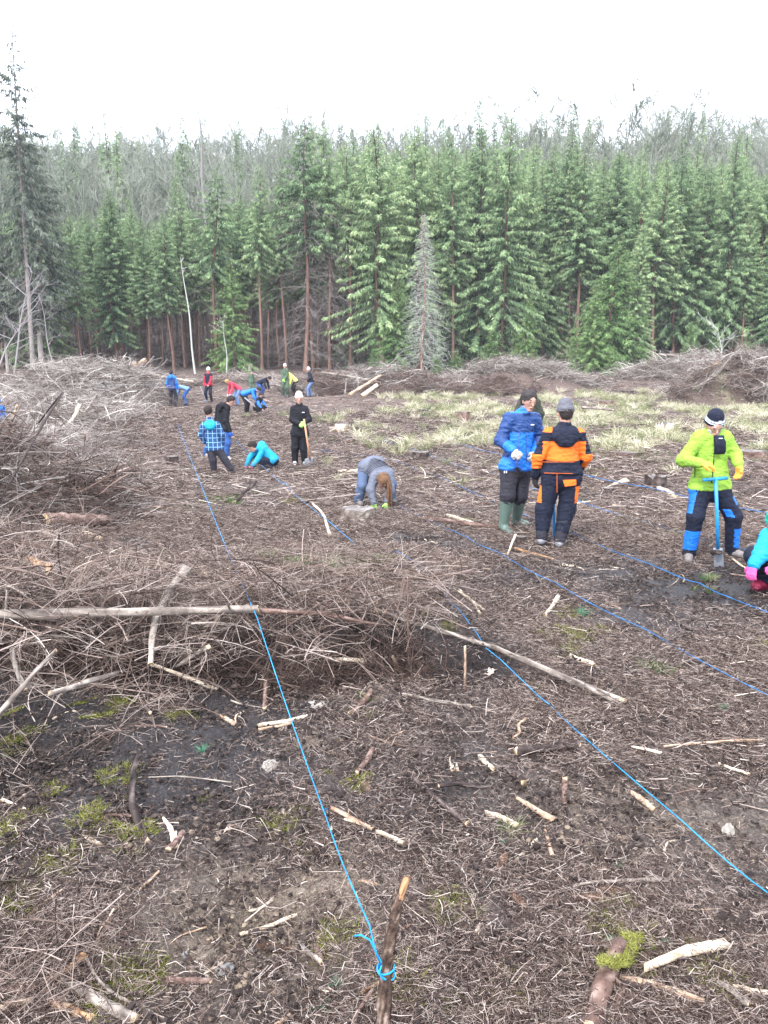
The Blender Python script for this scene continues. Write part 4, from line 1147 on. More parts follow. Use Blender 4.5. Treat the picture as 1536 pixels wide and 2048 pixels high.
SS(1210, 978, 1248, 966, 3, 9, 'pale', 'pale splinter tapering left behind the fourth string', 0, .02, .02, 0)
SS(1318, 980, 1350, 998, 8, 10, 'pale', 'pale root piece left of the man in the green jacket', .03, 0, .05, 0, 'root', 'root')
SS(1465, 1125, 1490, 1143, 4, 4, 'pale', 'short pale stick between the spade and the crouching woman', 0, 0, .02, 0)
SS(1130, 1025, 1180, 1005, 4, 3, 'pale', 'thin pale stick right of the man in orange and navy', 0, .03, .1, 0)
SS(1090, 2060, 1080, 2070, 4, 4, 'tan', 'tan twig at the bottom edge', 0, 0, .05, 0)
SS(130, 1975, 265, 2062, 17, 24, 'grey', 'thick grey log slanting down to the bottom edge, left of the clay', .02, .0, .02, 1, 'log', 'log')
SS(-30, 1972, 92, 1960, 22, 16, 'dark', 'upper dark log in the bottom left corner', .03, .02, .03, 0, 'log', 'log')
SS(-30, 1995, 60, 1990, 20, 18, 'brown', 'lower brown log in the bottom left corner', .02, .01, .03, 0, 'log', 'log')
SS(-30, 2035, 60, 2010, 22, 12, 'tan', 'tan curved log at the very bottom left', .02, .01, .05, 0, 'log', 'log')
SS(100, 1970, 165, 1922, 10, 14, 'orange', 'orange broken stick above the thick grey log', .02, .03, .05, 0)
SS(170, 1915, 300, 2030, 6, 6, 'grey', 'thin grey forked branch right of the thick grey log', .04, .01, .08, 1, 'branch', 'branch')
SS(110, 2020, 180, 2055, 14, 16, 'orange', 'orange peeled log piece at the bottom edge', .01, .0, .05, 0, 'log', 'log')
SS(55, 1845, 150, 1770, 5, 6, 'tan', 'long thin tan stick on the left above the corner logs', 0, .02, .02, 0)
SS(280, 1790, 318, 1750, 5, 5, 'tan', 'tan splinter in the dark soil left of the clay', 0, .02, .03, 0)
SS(190, 1898, 228, 1825, 3, 4, 'tan', 'thin tan twig leaning left of the clay', 0, .05, .05, 0, 'twig', 'twig')
SS(480, 1877, 592, 1838, 8, 8, 'pale', 'pale stick lying on the clay', .02, .02, .03, 1)
SS(338, 1984, 420, 1988, 14, 12, 'brown', 'short mossy log piece at the lower edge of the clay', .0, .0, .03, 0, 'log', 'log')
SS(598, 1898, 640, 1945, 7, 10, 'grey', 'left of two short sticks beside the stake', 0, 0, .04, 0)
SS(634, 1875, 642, 1930, 10, 12, 'brown', 'right of two short sticks beside the stake, peeling bark', .01, 0, .03, 0)
SS(720, 1776, 752, 1780, 5, 7, 'tan', 'short reddish stick behind the stake', 0, 0, .04, 0)
SS(725, 1992, 800, 1950, 5, 4, 'orange', 'thin orange twig crossing behind the stake', .02, .04, .02, 0, 'twig', 'twig')
SS(820, 1992, 900, 1965, 5, 3, 'grey', 'thin whitish twig right of the stake', 0, .02, .04, 0, 'twig', 'twig')
SS(560, 1615, 568, 1640, 6, 9, 'grey', 'small grey stick end above the moss tuft', .01, 0, .02, 0)
SS(218, 1632, 210, 1655, 10, 8, 'brown', 'broken brown stub under the long pale stick', .02, 0, .03, 0)
SS(300, 1565, 460, 1570, 3, 3, 'grey', 'thin curved twig in the dark soil left of the first string', 0, .03, .12, 0, 'twig', 'twig')

# moss grown over the far half of that log
gm_ = np.random.default_rng(12); pa, pb = G(1205, 1985), G(1262, 1898)
q = gm_.uniform(0, 1, 150); mx = pa.x + (pb.x - pa.x) * q + gm_.normal(0, .016, 150) + .02 * np.sin(q * 3); my = pa.y + (pb.y - pa.y) * q + gm_.normal(0, .012, 150)
bm_ = Bag()
for i in range(150):
    Vt, Ft, tt_ = tuft(16, .018, 9000 + i, 1.3, .012, .0016, (.2, 1), K=3)
    bm_.add(Vt + [mx[i], my[i], float(gz(mx[i], my[i])) + .080 * (1 - .55 * q[i])] - np.array(mlog.location), [(Ft, 0)], tt_)
link('moss', bm_.mesh('moss', [M_moss]), parent=mlog)
# many small loose sticks that nothing tells apart
src = []; KN = ['tan', 'tan', 'brown', 'grey', 'pale', 'pale', 'dark', 'brown', 'tan', 'dark']
for kind, r0, L, sd in (('tan', .006, .22, 1), ('tan', .009, .3, 2), ('brown', .008, .26, 3), ('grey', .007, .3, 4), ('pale', .006, .18, 5), ('pale', .009, .16, 6), ('dark', .011, .3, 7), ('brown', .005, .36, 8), ('tan', .007, .14, 9), ('dark', .007, .22, 10)):
    g = np.random.default_rng(900 + sd)
    K, S = 7, 6
    t = np.linspace(-.5, .5, K)
    P = np.stack([L * t, L * (.10 * g.normal() * (1 - 4 * t ** 2) + .04 * g.normal() * np.sin(t * 9)), .02 * L * (1 - 4 * t ** 2)], -1)
    V, F, c = tubes(P[None], (r0 * (1 - .35 * (t + .5)) * (1 + .12 * g.normal(0, 1, K)))[None], S, cap=True, seed=sd, rough=.15)
    b = Bag(); b.add(V, [(F, 0), (c, 1)], np.clip(.5 + .25 * g.normal(0, 1, len(V)), 0, 1)); src.append(b.mesh('stick', [M_stick[kind], M_end]))
x, y = wedge(260, 1.7, 13, 40, .8)
for i in range(len(x)):
    o = bpy.data.objects.new('stick', src[rg.integers(0, len(src))]); COL.objects.link(o)
    o.location = (x[i], y[i], float(gz(x[i], y[i])) + .006)
    o.rotation_euler = (rg.normal(0, .08), rg.normal(0, .12), rg.uniform(0, 6.28))
    s = rg.uniform(.5, 1.3) * (.8 + .05 * y[i]); o.scale = (s, s * .9, s * .9)
    kd = {'tan': 'tan', 'brown': 'brown barked', 'grey': 'grey', 'pale': 'pale peeled', 'dark': 'dark wet'}[KN[src.index(o.data)]]
    o['label'] = 'small loose %s stick lying among the litter' % kd; o['category'] = 'stick'; o['group'] = 'small loose %s sticks among the litter' % kd

# ------------------------------------------------------------------ stumps
def stump(px, py, wpx, h, label, seed, kind='brown', roots=5, rag=.0, flare=.5, name='tree_stump'):
    g = np.random.default_rng(seed)
    c = G(px, py); r = wpx / 2 / FPX * c.y * .72
    S, rings = 26, 6
    th = np.arange(S) * 2 * np.pi / S
    ra = g.uniform(0, 6.28, roots); rw = g.uniform(.25, .45, roots); rl = g.uniform(.5, 1.4, roots)
    lob = sum(rl[i] * np.exp(-((np.angle(np.exp(1j * (th - ra[i]))) / rw[i]) ** 2)) for i in range(roots))
    V = []
    for k in range(rings):
        q = k / (rings - 1)
        rr = r * (1 + (flare * .5 + flare * lob) * (1 - q) ** 2.2 + .06 * g.normal(0, 1, S))
        z = -.12 + (h + .15) * q + (rag * h * .5 * g.uniform(-.8, 1, S) if k == rings - 1 else 0)
        V.append(np.stack([rr * np.cos(th), rr * np.sin(th), z * np.ones(S)], -1))
    V = np.concatenate(V); idx = np.arange(S * rings).reshape(rings, S)
    F = np.stack([idx[:-1], np.roll(idx[:-1], -1, 1), np.roll(idx[1:], -1, 1), idx[1:]], -1).reshape(-1, 4)
    b = Bag(); b.add(V, [(F, 0)], np.clip(.5 + .2 * g.normal(0, 1, len(V)), 0, 1))
    o = link(name, b.mesh(name, [M_stick[kind]]), loc=(c.x, c.y, float(gz(c.x, c.y)) - .02), label=label, cat='tree stump')
    top = V[-S:]; ctr = top.mean(0) + [0, 0, .004 - rag * h * .3]
    T = [np.vstack([ctr]), ctr + (top - ctr) * .5 + [0, 0, .002] * np.ones((S, 1)), ctr + (top - ctr) * .97 + np.array([0, 0, .003])]
    T = np.concatenate(T)
    f3 = np.stack([np.zeros(S, int), 1 + np.arange(S), 1 + (np.arange(S) + 1) % S], -1)
    f4 = np.stack([1 + np.arange(S), 1 + S + np.arange(S), 1 + S + (np.arange(S) + 1) % S, 1 + (np.arange(S) + 1) % S], -1)
    b = Bag(); b.add(T, [(f3, 0), (f4, 0)], np.clip(.5 + .2 * g.normal(0, 1, len(T)), 0, 1))
    link('cut_top', b.mesh('cut_top', [M_cut]), parent=o)
    for i in range(roots):
        L = r * g.uniform(1.2, 2.6); s = np.linspace(0, 1, 6); a = ra[i]
        P = np.stack([(r * .9 + L * s) * math.cos(a + 0) - .1 * L * s ** 2 * math.sin(a), (r * .9 + L * s) * math.sin(a) + .1 * L * s ** 2 * math.cos(a), -.02 + .05 * h + .45 * h * (1 - s) ** 2 - .03 * s], -1)
        V2, F2, _ = tubes(P[None], (r * .2 * (1 - .75 * s))[None], 7, rough=.12, seed=seed + i)
        b = Bag(); b.add(V2, [(F2, 0)], .5); link('root', b.mesh('root', [M_stick[kind]]), parent=o)
    return o
M_cut = mat_tint('weathered_cut_wood', [(0, (.05, .042, .04)), (.45, (.15, .13, .12)), (1, (.36, .33, .30))], nscale=30, namp=.9, bump=.5, bscale=60)
for a in ((752, 893, 58, .16, 'low cut stump with root flare right of the man with the spade', 1), (842, 918, 46, .14, 'dark mossy stump with a twig standing on it in the middle', 2, 'dark'),
          (716, 1040, 92, .13, 'broad flat grey stump right in front of the bending woman', 3, 'grey', 7, .3), (1328, 868, 46, .30, 'shredded pale stump in the grass left of the man in green', 4, 'pale', 5, .8),
          (1255, 918, 52, .13, 'low stump with dark side between the orange suit man and the green jacket man', 5), (1212, 812, 36, .2, 'dark stump in the pale grass behind the grey beanie', 6, 'brown'),
          (925, 842, 40, .3, 'rooty dark stump at the edge of the pale grass left of the blue jacket man', 7, 'brown'), (1500, 918, 70, .16, 'mossy low stump at the right edge behind the gloved hand', 8),
          (683, 862, 34, .18, 'small stump with white roots right behind the man with the spade', 9, 'pale'), (845, 828, 26, .18, 'small dark stump far off in the middle of the clearing', 10, 'dark'),
          (1192, 742, 20, .5, 'left one of two dark stumps before the right forest edge', 11, 'dark', 3), (1213, 744, 24, .6, 'right one of two dark stumps before the right forest edge, bluish', 12, 'dark', 3),
          (700, 886, 26, .12, 'small flat stump beside the low cut stump', 13), (1255, 790, 30, .2, 'low dark stump in the bright dry grass on the right', 14, 'dark'), (870, 762, 60, .3, 'flat wide stump at the end of the middle brush row', 15),
          (1042, 1085, 30, .06, 'dark root stub just behind the strings before the boots', 16, 'dark'), (60, 765, 60, .5, 'pale split stump below the leaning giant', 17, 'pale', 5, .7),
          (1310, 975, 60, .18, 'dark crumbly root plate left of the man in green', 18, 'dark', 6, .5), (1215, 985, 34, .08, 'dark flat stump behind the fifth string', 19, 'dark'), (280, 880, 30, .12, 'small dark stump left of the plaid boy', 20, 'dark'),
          (345, 928, 34, .14, 'grey dark stump beside the first string near the plaid boy', 21, 'dark'), (500, 745, 10, .6, 'thin tall stump far off before the red trunks', 22, 'grey', 3), (1470, 745, 20, .8, 'dark stump far at the right edge behind the heap', 23, 'dark', 3)):
    stump(*a)
# moss on stumps comes with the moss object; logs on the right heap
def world_log(p0, p1, r0, r1, kind, label, seed, name='log', cat='log', knots=0, bend=.03):
    return stick(p0, p1, r0, r1, kind, label, seed, bend, knots, rest=False, name=name, cat=cat)
c = G(1450, 790); Yh = 39.8
for j, (x0, y0, x1, y1, r0, r1, lab) in enumerate(((1410, 742, 1434, 724, .07, .02, 'upright orange splinter at the left of the broken wood on the right heap'), (1418, 744, 1446, 733, .09, .05, 'thick orange splinter lying across the top of the right heap'),
        (1424, 738, 1440, 722, .06, .02, 'topmost orange splinter on the right heap'), (1432, 748, 1462, 741, .07, .03, 'lower rusty splinter on the right heap'), (1440, 772, 1425, 752, .08, .04, 'rusty torn wood hanging down the front of the right heap'))):
    world_log(W(x0, y0, Yh), W(x1, y1, Yh + .2 * j - .4), r0, r1, 'orange', lab, 70 + j, name='wood_splinter', cat='splinter', bend=.06)
world_log(W(1440, 775, Yh), W(1480, 724, Yh), .26, .13, 'brown', 'dark trunk with orange tip rising from the right heap', 53)
world_log(W(1478, 728, Yh), W(1482, 721, Yh), .12, .08, 'orange', 'bright orange broken tip of the dark trunk on the right heap', 54)
world_log(W(1500, 782, 38), W(1560, 760, 38), .10, .08, 'grey', 'grey log at the right end of the right heap', 55)
world_log(W(1316, 709, 54), W(1402, 714, 54), .09, .07, 'grey', 'straight whitish pole lying on the grey arched brush', 56, bend=.005)
world_log(W(700, 789, 42), W(760, 752, 43.5), .10, .07, 'tan', 'long tan log leaning on the rusty brush row', 57)
world_log(W(728, 790, 42), W(752, 772, 42.5), .12, .10, 'pale', 'short pale log beside the leaning tan log', 58)
world_log(W(690, 790, 42.2), W(693, 758, 42.2), .05, .03, 'grey', 'thin grey post standing before the rusty brush row', 59)
world_log(W(645, 745, 45), W(760, 765, 44), .07, .05, 'grey', 'grey pole lying over the rusty brush row', 60)
world_log(W(262, 742, 41), W(288, 722, 41), .12, .12, 'tan', 'right pale log end on top of the left heap', 61)
world_log(W(252, 740, 41.5), W(266, 728, 41.5), .14, .12, 'tan', 'left pale log end on top of the left heap', 62)
world_log(W(232, 742, 41), W(385, 763, 42), .09, .05, 'pale', 'long pale pole reaching right from the left heap', 63)
world_log(W(140, 845, 25), W(158, 812, 26), .05, .06, 'pale', 'pale split branch in the grey brush sprawl', 64)
world_log(W(170, 822, 27), W(192, 790, 28), .035, .03, 'grey', 'grey branch rising in the grey brush sprawl', 65)
world_log(W(245, 740, 41.2), W(249, 712, 41.2), .10, .04, 'grey', 'splintered grey snag standing on the left heap', 66)
world_log(W(25, 835, 20), W(34, 812, 20), .04, .03, 'tan', 'tan wooden peg beside the blue child at the left edge', 67)
world_log(W(1165, 815, 26), W(1225, 820, 25), .04, .03, 'grey', 'pale branch lying in the grass behind the grey beanie', 68)

# ------------------------------------------------------------------ cones, stones, leaves
M_cone = mat_tint('spruce_cone', [(0, (.05, .028, .018)), (.5, (.17, .10, .07)), (1, (.36, .25, .18))], nscale=90, namp=.7)
def cone(px, py, ang, label, L=.115, seed=0):
    c = G(px, py)
    b = Bag(); g = np.random.default_rng(seed)
    K, S = 9, 10
    t = np.linspace(0, 1, K)
    core, F, cp = tubes(np.stack([L * (t - .5), 0 * t, 0 * t], -1)[None], (.014 * np.sin(np.clip(t * .92 + .06, 0, 1) * math.pi) ** .6 + .002)[None], S, cap=True)
    b.add(core, [(F, 0), (cp, 0)], .2)
    for i in range(90):
        q = (i + .5) / 90; a = i * 2.4; r = .0165 * math.sin((q * .9 + .07) * math.pi) ** .6
        x0 = L * (q - .5); ca, sa = math.cos(a), math.sin(a)
        w = .007
        p = lambda x, rr, s: [x, rr * ca - s * sa, rr * sa + s * ca]
        b.add([p(x0, r * .7, -w * .6), p(x0, r * .7, w * .6), p(x0 + .012, r * 1.12, w * .6), p(x0 + .017, r * 1.1, 0), p(x0 + .012, r * 1.12, -w * .6)], [(np.array([[0, 1, 2, 3, 4]]), 0)], g.uniform(.3, .9))
    o = link('spruce_cone', b.mesh('spruce_cone', [M_cone]), loc=(c.x, c.y, float(gz(c.x, c.y)) + .014), label=label, cat='spruce cone')
    o.rotation_euler = (0, .05, ang)
cone(1003, 1742, 1.1, 'brown spruce cone standing obliquely in the centre foreground')
cone(1178, 1806, .15, 'brown spruce cone lying beside the wavy grey branch')
cone(1032, 1812, -.9, 'small dark spruce cone left of the wavy grey branch', .07)
cone(542, 1907, -.1, 'long spruce cone lying on the clay')
cone(1225, 1795, 2.8, 'spruce cone half under the wavy grey branch', .09)

M_stone = mat_tint('stone', [(0, (.10, .09, .075)), (.5, (.32, .29, .25)), (1, (.62, .58, .51))], nscale=35, namp=1.5, bump=.5)
M_slate = mat_tint('slate', [(0, (.10, .10, .10)), (.5, (.22, .22, .21)), (1, (.38, .38, .36))], nscale=35, namp=.6, bump=.4)
def stone(px, py, w, h, label, seed, mat=None, flat=.6):
    g = np.random.default_rng(seed); c = G(px, py)
    s = w / 2 / FPX * c.y
    bm = __import__('bmesh').new()
    __import__('bmesh').ops.create_icosphere(bm, subdivisions=3, radius=1)
    v = np.array([q.co[:] for q in bm.verts]); f = np.array([[l.index for l in q.verts] for q in bm.faces]); bm.free()
    n = noise2(v[:, 0] * 1.6 + seed, v[:, 1] * 1.6 + v[:, 2] * 1.1) * .5 + noise2(v[:, 0] * 5 + v[:, 2] * 3, v[:, 1] * 5 + seed) * .14
    v = v * (1 + n)[:, None] * np.array([s, s * .8, s * flat * h / w * 1.2])
    b = Bag(); b.add(v, [(f, 0)], .5)
    o = link('stone', b.mesh('stone', [mat or M_stone], smooth=True), loc=(c.x, c.y, float(gz(c.x, c.y)) + s * .1), label=label, cat='stone')
    o.rotation_euler = (0, 0, g.uniform(0, 6))
stone(1455, 1672, 26, 34, 'pale rounded stone right of the second string', 1, flat=1.0)
stone(540, 1536, 46, 26, 'knobbly pale stone just left of the first string', 2)
stone(450, 1955, 44, 30, 'flat grey slab stone on the clay', 3, M_slate, .35)
stone(505, 1912, 22, 14, 'small black stone beside the long cone', 4, M_slate)
stone(370, 1920, 20, 30, 'narrow grey stone at the left of the clay', 5, M_slate)
stone(630, 1416, 50, 14, 'whitish flat lump right of the first string below the bank', 6, flat=.3)
stone(1222, 1330, 10, 8, 'small white chip below the mossy patch', 7)
stone(605, 1890, 14, 10, 'tiny white stone beside the two short sticks', 8)
stone(1270, 1730, 20, 14, 'clay lump right of the centre foreground', 9, M_crumb)
for j, (px, py, w) in enumerate(((390, 1845, 40), (505, 1835, 30), (540, 1870, 44), (500, 1880, 36), (470, 1900, 50), (420, 1900, 34), (440, 1870, 30), (520, 1950, 40), (480, 1990, 36), (400, 1960, 30), (560, 1930, 30), (1180, 1705, 22), (1205, 1745, 20), (1130, 1690, 18), (1240, 1690, 18), (375, 1965, 40), (585, 1890, 30))):
    c = G(px, py)
    g = np.random.default_rng(50 + j)
    b = lumps(26, w / FPX * c.y * .5, .003, .015, 60 + j, (.3, 1))
    o = link('clay_clod', b.mesh('clay_clod', [M_crumb], smooth=False), loc=(c.x, c.y, float(gz(c.x, c.y))), label='crumbly tan clod of clay on the dug soil', cat='clod', group='tan clay clods on the dug soil')
def leaf(px, py, w, label, seed, tint=.7, name='dead_leaf', lobes=4):
    g = np.random.default_rng(seed); c = G(px, py); s = w / 2 / FPX * c.y
    a = np.linspace(0, 2 * np.pi, 33)[:-1]
    r = s * (.72 + .28 * np.cos(a * (lobes * 2 + 1)) * np.abs(np.sin(a))) * (1 + .08 * g.normal(0, 1, 32))
    top = np.stack([r * np.cos(a) * 1.2, r * np.sin(a) * .8, .18 * r * np.sin(a * 3 + seed) + .12 * r], -1)
    V = np.vstack([[0, 0, .05 * s], top, [0, 0, .05 * s - .0012], top - [0, 0, .0012]])
    i = np.arange(32); j = (i + 1) % 32
    F = np.vstack([np.stack([0 * i, 1 + i, 1 + j], -1), np.stack([0 * i + 33, 34 + j, 34 + i], -1)])
    Q = np.stack([1 + j, 1 + i, 34 + i, 34 + j], -1)
    b = Bag(); b.add(V, [(F, 0), (Q, 0)], tint)
    o = link(name, b.mesh(name, [M_leaf], smooth=False), loc=(c.x, c.y, float(gz(c.x, c.y)) + .008), label=label, cat='leaf'); o.rotation_euler = (g.normal(0, .2), g.normal(0, .2), g.uniform(0, 6))
leaf(735, 1572, 44, 'mauve brown oak leaf right of the first string', 1, .62)
leaf(980, 1352, 40, 'pale crumpled leaf under the long grey pole', 2, 1.0)
leaf(450, 1668, 36, 'grey flat leaf in the dark soil', 3, .9, lobes=2)
leaf(816, 1862, 16, 'small red leaf right of the stake', 4, .25, lobes=2)
leaf(900, 1925, 18, 'small reddish leaf in the bottom middle', 5, .3, lobes=2)
leaf(1390, 1090, 26, 'orange leaf lying left of the spade', 6, .35, lobes=2)
leaf(85, 970 + 720, 10, 'tiny tan leaf at the left', 7, .7, lobes=2)
# seedlings: small blue-green tufts in the ground
M_seed = mat_tint('seedling_needles', [(0, (.05, .16, .09)), (1, (.18, .38, .24))], nscale=30, namp=.4)
for j, (px, py, sc_, lab) in enumerate(((675, 1985, .5, 'small blue green seedling left of the stake'), (650, 2020, .45, 'second blue green seedling at the bottom edge'), (1165, 1240, 1.1, 'green fir twig in the mossy patch'), (1447, 1428, .7, 'small green seedling near the right edge'),
                                       (1225, 1895, .35, 'tiny seedling above the mossy log'), (405, 1515, .6, 'pale green lichen twig in the dark soil'), (1330, 1895, .35, 'tiny seedling above the peeled log'), (1005, 1700, .3, 'tiny green sprout above the spruce cone'), (1235, 1740, .4, 'green sprout in the clay right of centre'))):
    c = G(px, py)
    V, F, t = tuft(70, .10 * sc_, 800 + j, .8, .012, .0013 * max(sc_, .5) * 1.4, (0, 1), K=3)
    b = Bag(); b.add(V, [(F, 0)], t)
    link('seedling', b.mesh('seedling', [M_seed]), loc=(c.x, c.y, float(gz(c.x, c.y))), label=lab, cat='seedling')
# ------------------------------------------------------------------ people: smooth bodies grown from rounded limbs
def V3(v): return np.array([float(v[0]), float(v[1]), float(v[2])])
def unit(v): v = np.array(v, float); return v / (np.linalg.norm(v) + 1e-9)

def field(prims, vox, pad=.03, cut=None):
    """prims: (a, b, ra, rb, k, squash_axis or None, squash, sign)."""
    lo = np.min([np.minimum(p[0], p[1]) - max(p[2], p[3]) for p in prims if p[7] > 0], 0) - pad
    hi = np.max([np.maximum(p[0], p[1]) + max(p[2], p[3]) for p in prims if p[7] > 0], 0) + pad
    n = np.ceil((hi - lo) / vox).astype(int) + 2
    f = np.full(n, .2, np.float32)
    for ip, (a, b, ra, rb, k, ax, sq, sign) in enumerate(prims):
        if cut and ip == cut[2]:
            gx = [lo[i] + np.arange(n[i]) * vox for i in range(3)]
            pl = sum(((gx[i] - cut[0][i]) * cut[1][i]).reshape([-1 if j == i else 1 for j in range(3)]) for i in range(3))
            f = np.maximum(f, pl.astype(np.float32))
        m = max(ra, rb) + k + .03 if sign > 0 else max(ra, rb) + .03
        l = np.maximum(((np.minimum(a, b) - m - lo) / vox).astype(int), 0); h = np.minimum(((np.maximum(a, b) + m - lo) / vox).astype(int) + 2, n)
        if np.any(h <= l): continue
        g = np.stack(np.meshgrid(*[lo[i] + np.arange(l[i], h[i]) * vox for i in range(3)], indexing='ij'), -1)
        ab = b - a; L2 = ab @ ab + 1e-9
        q = g - a
        t = np.clip((q @ ab) / L2, 0, 1)
        q = q - t[..., None] * ab
        if ax is not None:
            q = q + (q @ ax)[..., None] * ax * (1 / sq - 1)
        d = np.sqrt((q * q).sum(-1)) - (ra + (rb - ra) * t)
        sl = (slice(l[0], h[0]), slice(l[1], h[1]), slice(l[2], h[2]))
        if sign > 0:
            c = f[sl]; hh = np.clip(.5 + .5 * (c - d) / k, 0, 1)
            f[sl] = c * (1 - hh) + d * hh - k * hh * (1 - hh)
        else:
            f[sl] = np.maximum(f[sl], -d)
    return f, lo, vox

def nets(f, lo, vox):
    """Surface nets: a quad skin around f < 0."""
    s = f < 0
    c = np.stack([s[i:f.shape[0] - 1 + i, j:f.shape[1] - 1 + j, k:f.shape[2] - 1 + k] for i in (0, 1) for j in (0, 1) for k in (0, 1)], 0)
    cnt = c.sum(0); act = (cnt > 0) & (cnt < 8)
    I = np.argwhere(act)
    vid = np.full(act.shape, -1, np.int64); vid[act] = np.arange(len(I))
    acc = np.zeros((len(I), 3)); w = np.zeros(len(I))
    cor = [(i, j, k) for i in (0, 1) for j in (0, 1) for k in (0, 1)]
    val = {q: f[I[:, 0] + q[0], I[:, 1] + q[1], I[:, 2] + q[2]] for q in cor}
    for a in cor:
        for ax in range(3):
            if a[ax]: continue
            b = list(a); b[ax] = 1; b = tuple(b)
            va, vb = val[a], val[b]
            m = (va < 0) != (vb < 0)
            t = np.where(m, va / (va - vb + 1e-12), 0)
            p = np.array(a, float)[None] + 0 * acc; p[:, ax] += t
            acc[m] += p[m]; w[m] += 1
    V = lo + (I + acc / w[:, None]) * vox
    Q = []
    for ax in range(3):
        u, v = (ax + 1) % 3, (ax + 2) % 3
        sh = [slice(None)] * 3; sh2 = [slice(None)] * 3
        sh[ax] = slice(0, -1); sh2[ax] = slice(1, None)
        ch = s[tuple(sh)] != s[tuple(sh2)]
        E = np.argwhere(ch)
        E = E[(E[:, u] > 0) & (E[:, v] > 0) & (E[:, u] < f.shape[u] - 1) & (E[:, v] < f.shape[v] - 1)]
        if not len(E): continue
        def at(du, dv):
            q = E.copy(); q[:, u] += du; q[:, v] += dv
            return vid[q[:, 0], q[:, 1], q[:, 2]]
        quad = np.stack([at(-1, -1), at(0, -1), at(0, 0), at(-1, 0)], -1)
        ins = s[E[:, 0], E[:, 1], E[:, 2]]
        quad[~ins] = quad[~ins][:, ::-1]
        Q.append(quad)
    return V, np.concatenate(Q)

def vnormals(V, Q):
    n = np.cross(V[Q[:, 2]] - V[Q[:, 0]], V[Q[:, 3]] - V[Q[:, 1]])
    N = np.zeros_like(V)
    for i in range(4): np.add.at(N, Q[:, i], n)
    return N / (np.linalg.norm(N, axis=1, keepdims=True) + 1e-9)

def folds(V, N, amp, scale, seed):
    """Cloth creases pushed along the surface."""
    a = noise2(V[:, 0] / scale + .6 * V[:, 2] / scale + V[:, 1] / scale, V[:, 2] / (scale * .55) + .5 * V[:, 1] / scale, seed)
    b = noise2(V[:, 0] / (scale * .4) - V[:, 1] / (scale * .4), V[:, 2] / (scale * .3) + V[:, 0] / scale, seed + 3)
    return V + N * ((1 - 2.2 * np.abs(a)) * amp + b * amp * .7)[:, None]

def P_(a, b, ra, rb, k=.03, ax=None, sq=1.0, sign=1): return (V3(a), V3(b), ra, rb, k, None if ax is None else unit(ax), sq, sign)

_cl = {}
def cloth(name, col, **kw):
    if name not in _cl: _cl[name] = mat_cloth(name, col, **kw)
    return _cl[name]
M_skin = mat_cloth('skin', (.48, .28, .21), rough=.55, var=.12, bump=.05)
M_eye = mat_cloth('eye_dark', (.02, .015, .012), rough=.3, bump=0)
M_lip = mat_cloth('lips', (.32, .12, .10), rough=.5, bump=0)

def ik(a, b, l1, l2, pole):
    a, b = V3(a), V3(b); d = b - a; D = min(np.linalg.norm(d), (l1 + l2) * .999); u = unit(d)
    x = (l1 ** 2 - l2 ** 2 + D ** 2) / (2 * D); h = math.sqrt(max(l1 ** 2 - x ** 2, 0))
    p = np.array(pole, float); p = unit(p - (p @ u) * u)
    return a + u * x + p * h

def hand_prims(wr, hd, pn, s, r, curl, grow=0.0):
    """Palm, four fingers of unequal length and a thumb leaving the side of the palm."""
    hd, pn = unit(hd), unit(pn); wd = unit(np.cross(hd, pn)); pn = unit(np.cross(wd, hd))
    pr = [P_(wr, wr + hd * .03 * s, .026 * s + grow, .030 * s + grow, .01)]
    k0 = wr + hd * .085 * s
    for o in (-1, 0, 1):
        pr.append(P_(wr + hd * .025 * s + wd * o * .014 * s, k0 + wd * o * .026 * s, .018 * s + grow, .014 * s + grow, .012))
    for i, (off, L) in enumerate(((-.030, .068), (-.010, .078), (.011, .074), (.031, .058))):
        p = k0 + wd * off * s; ang = .15
        for j, f in enumerate((.45, .32, .25)):
            ang += curl * (.9 if j else .6)
            d = hd * math.cos(ang) + pn * math.sin(ang) + wd * off * 1.5
            q = p + unit(d) * L * f * s
            pr.append(P_(p, q, (.0095 - .001 * j) * s + grow, (.0088 - .001 * j) * s + grow, .004)); p = q
    p = wr + hd * .03 * s - wd * .024 * s
    d = unit(hd * .6 - wd * .8 + pn * .35); q = p + d * .04 * s
    pr.append(P_(p, q, .014 * s + grow, .011 * s + grow, .008))
    d2 = unit(hd * .75 - wd * .2 + pn * (.4 + curl * .5)); pr.append(P_(q, q + d2 * .032 * s, .0105 * s + grow, .009 * s + grow, .004))
    return pr

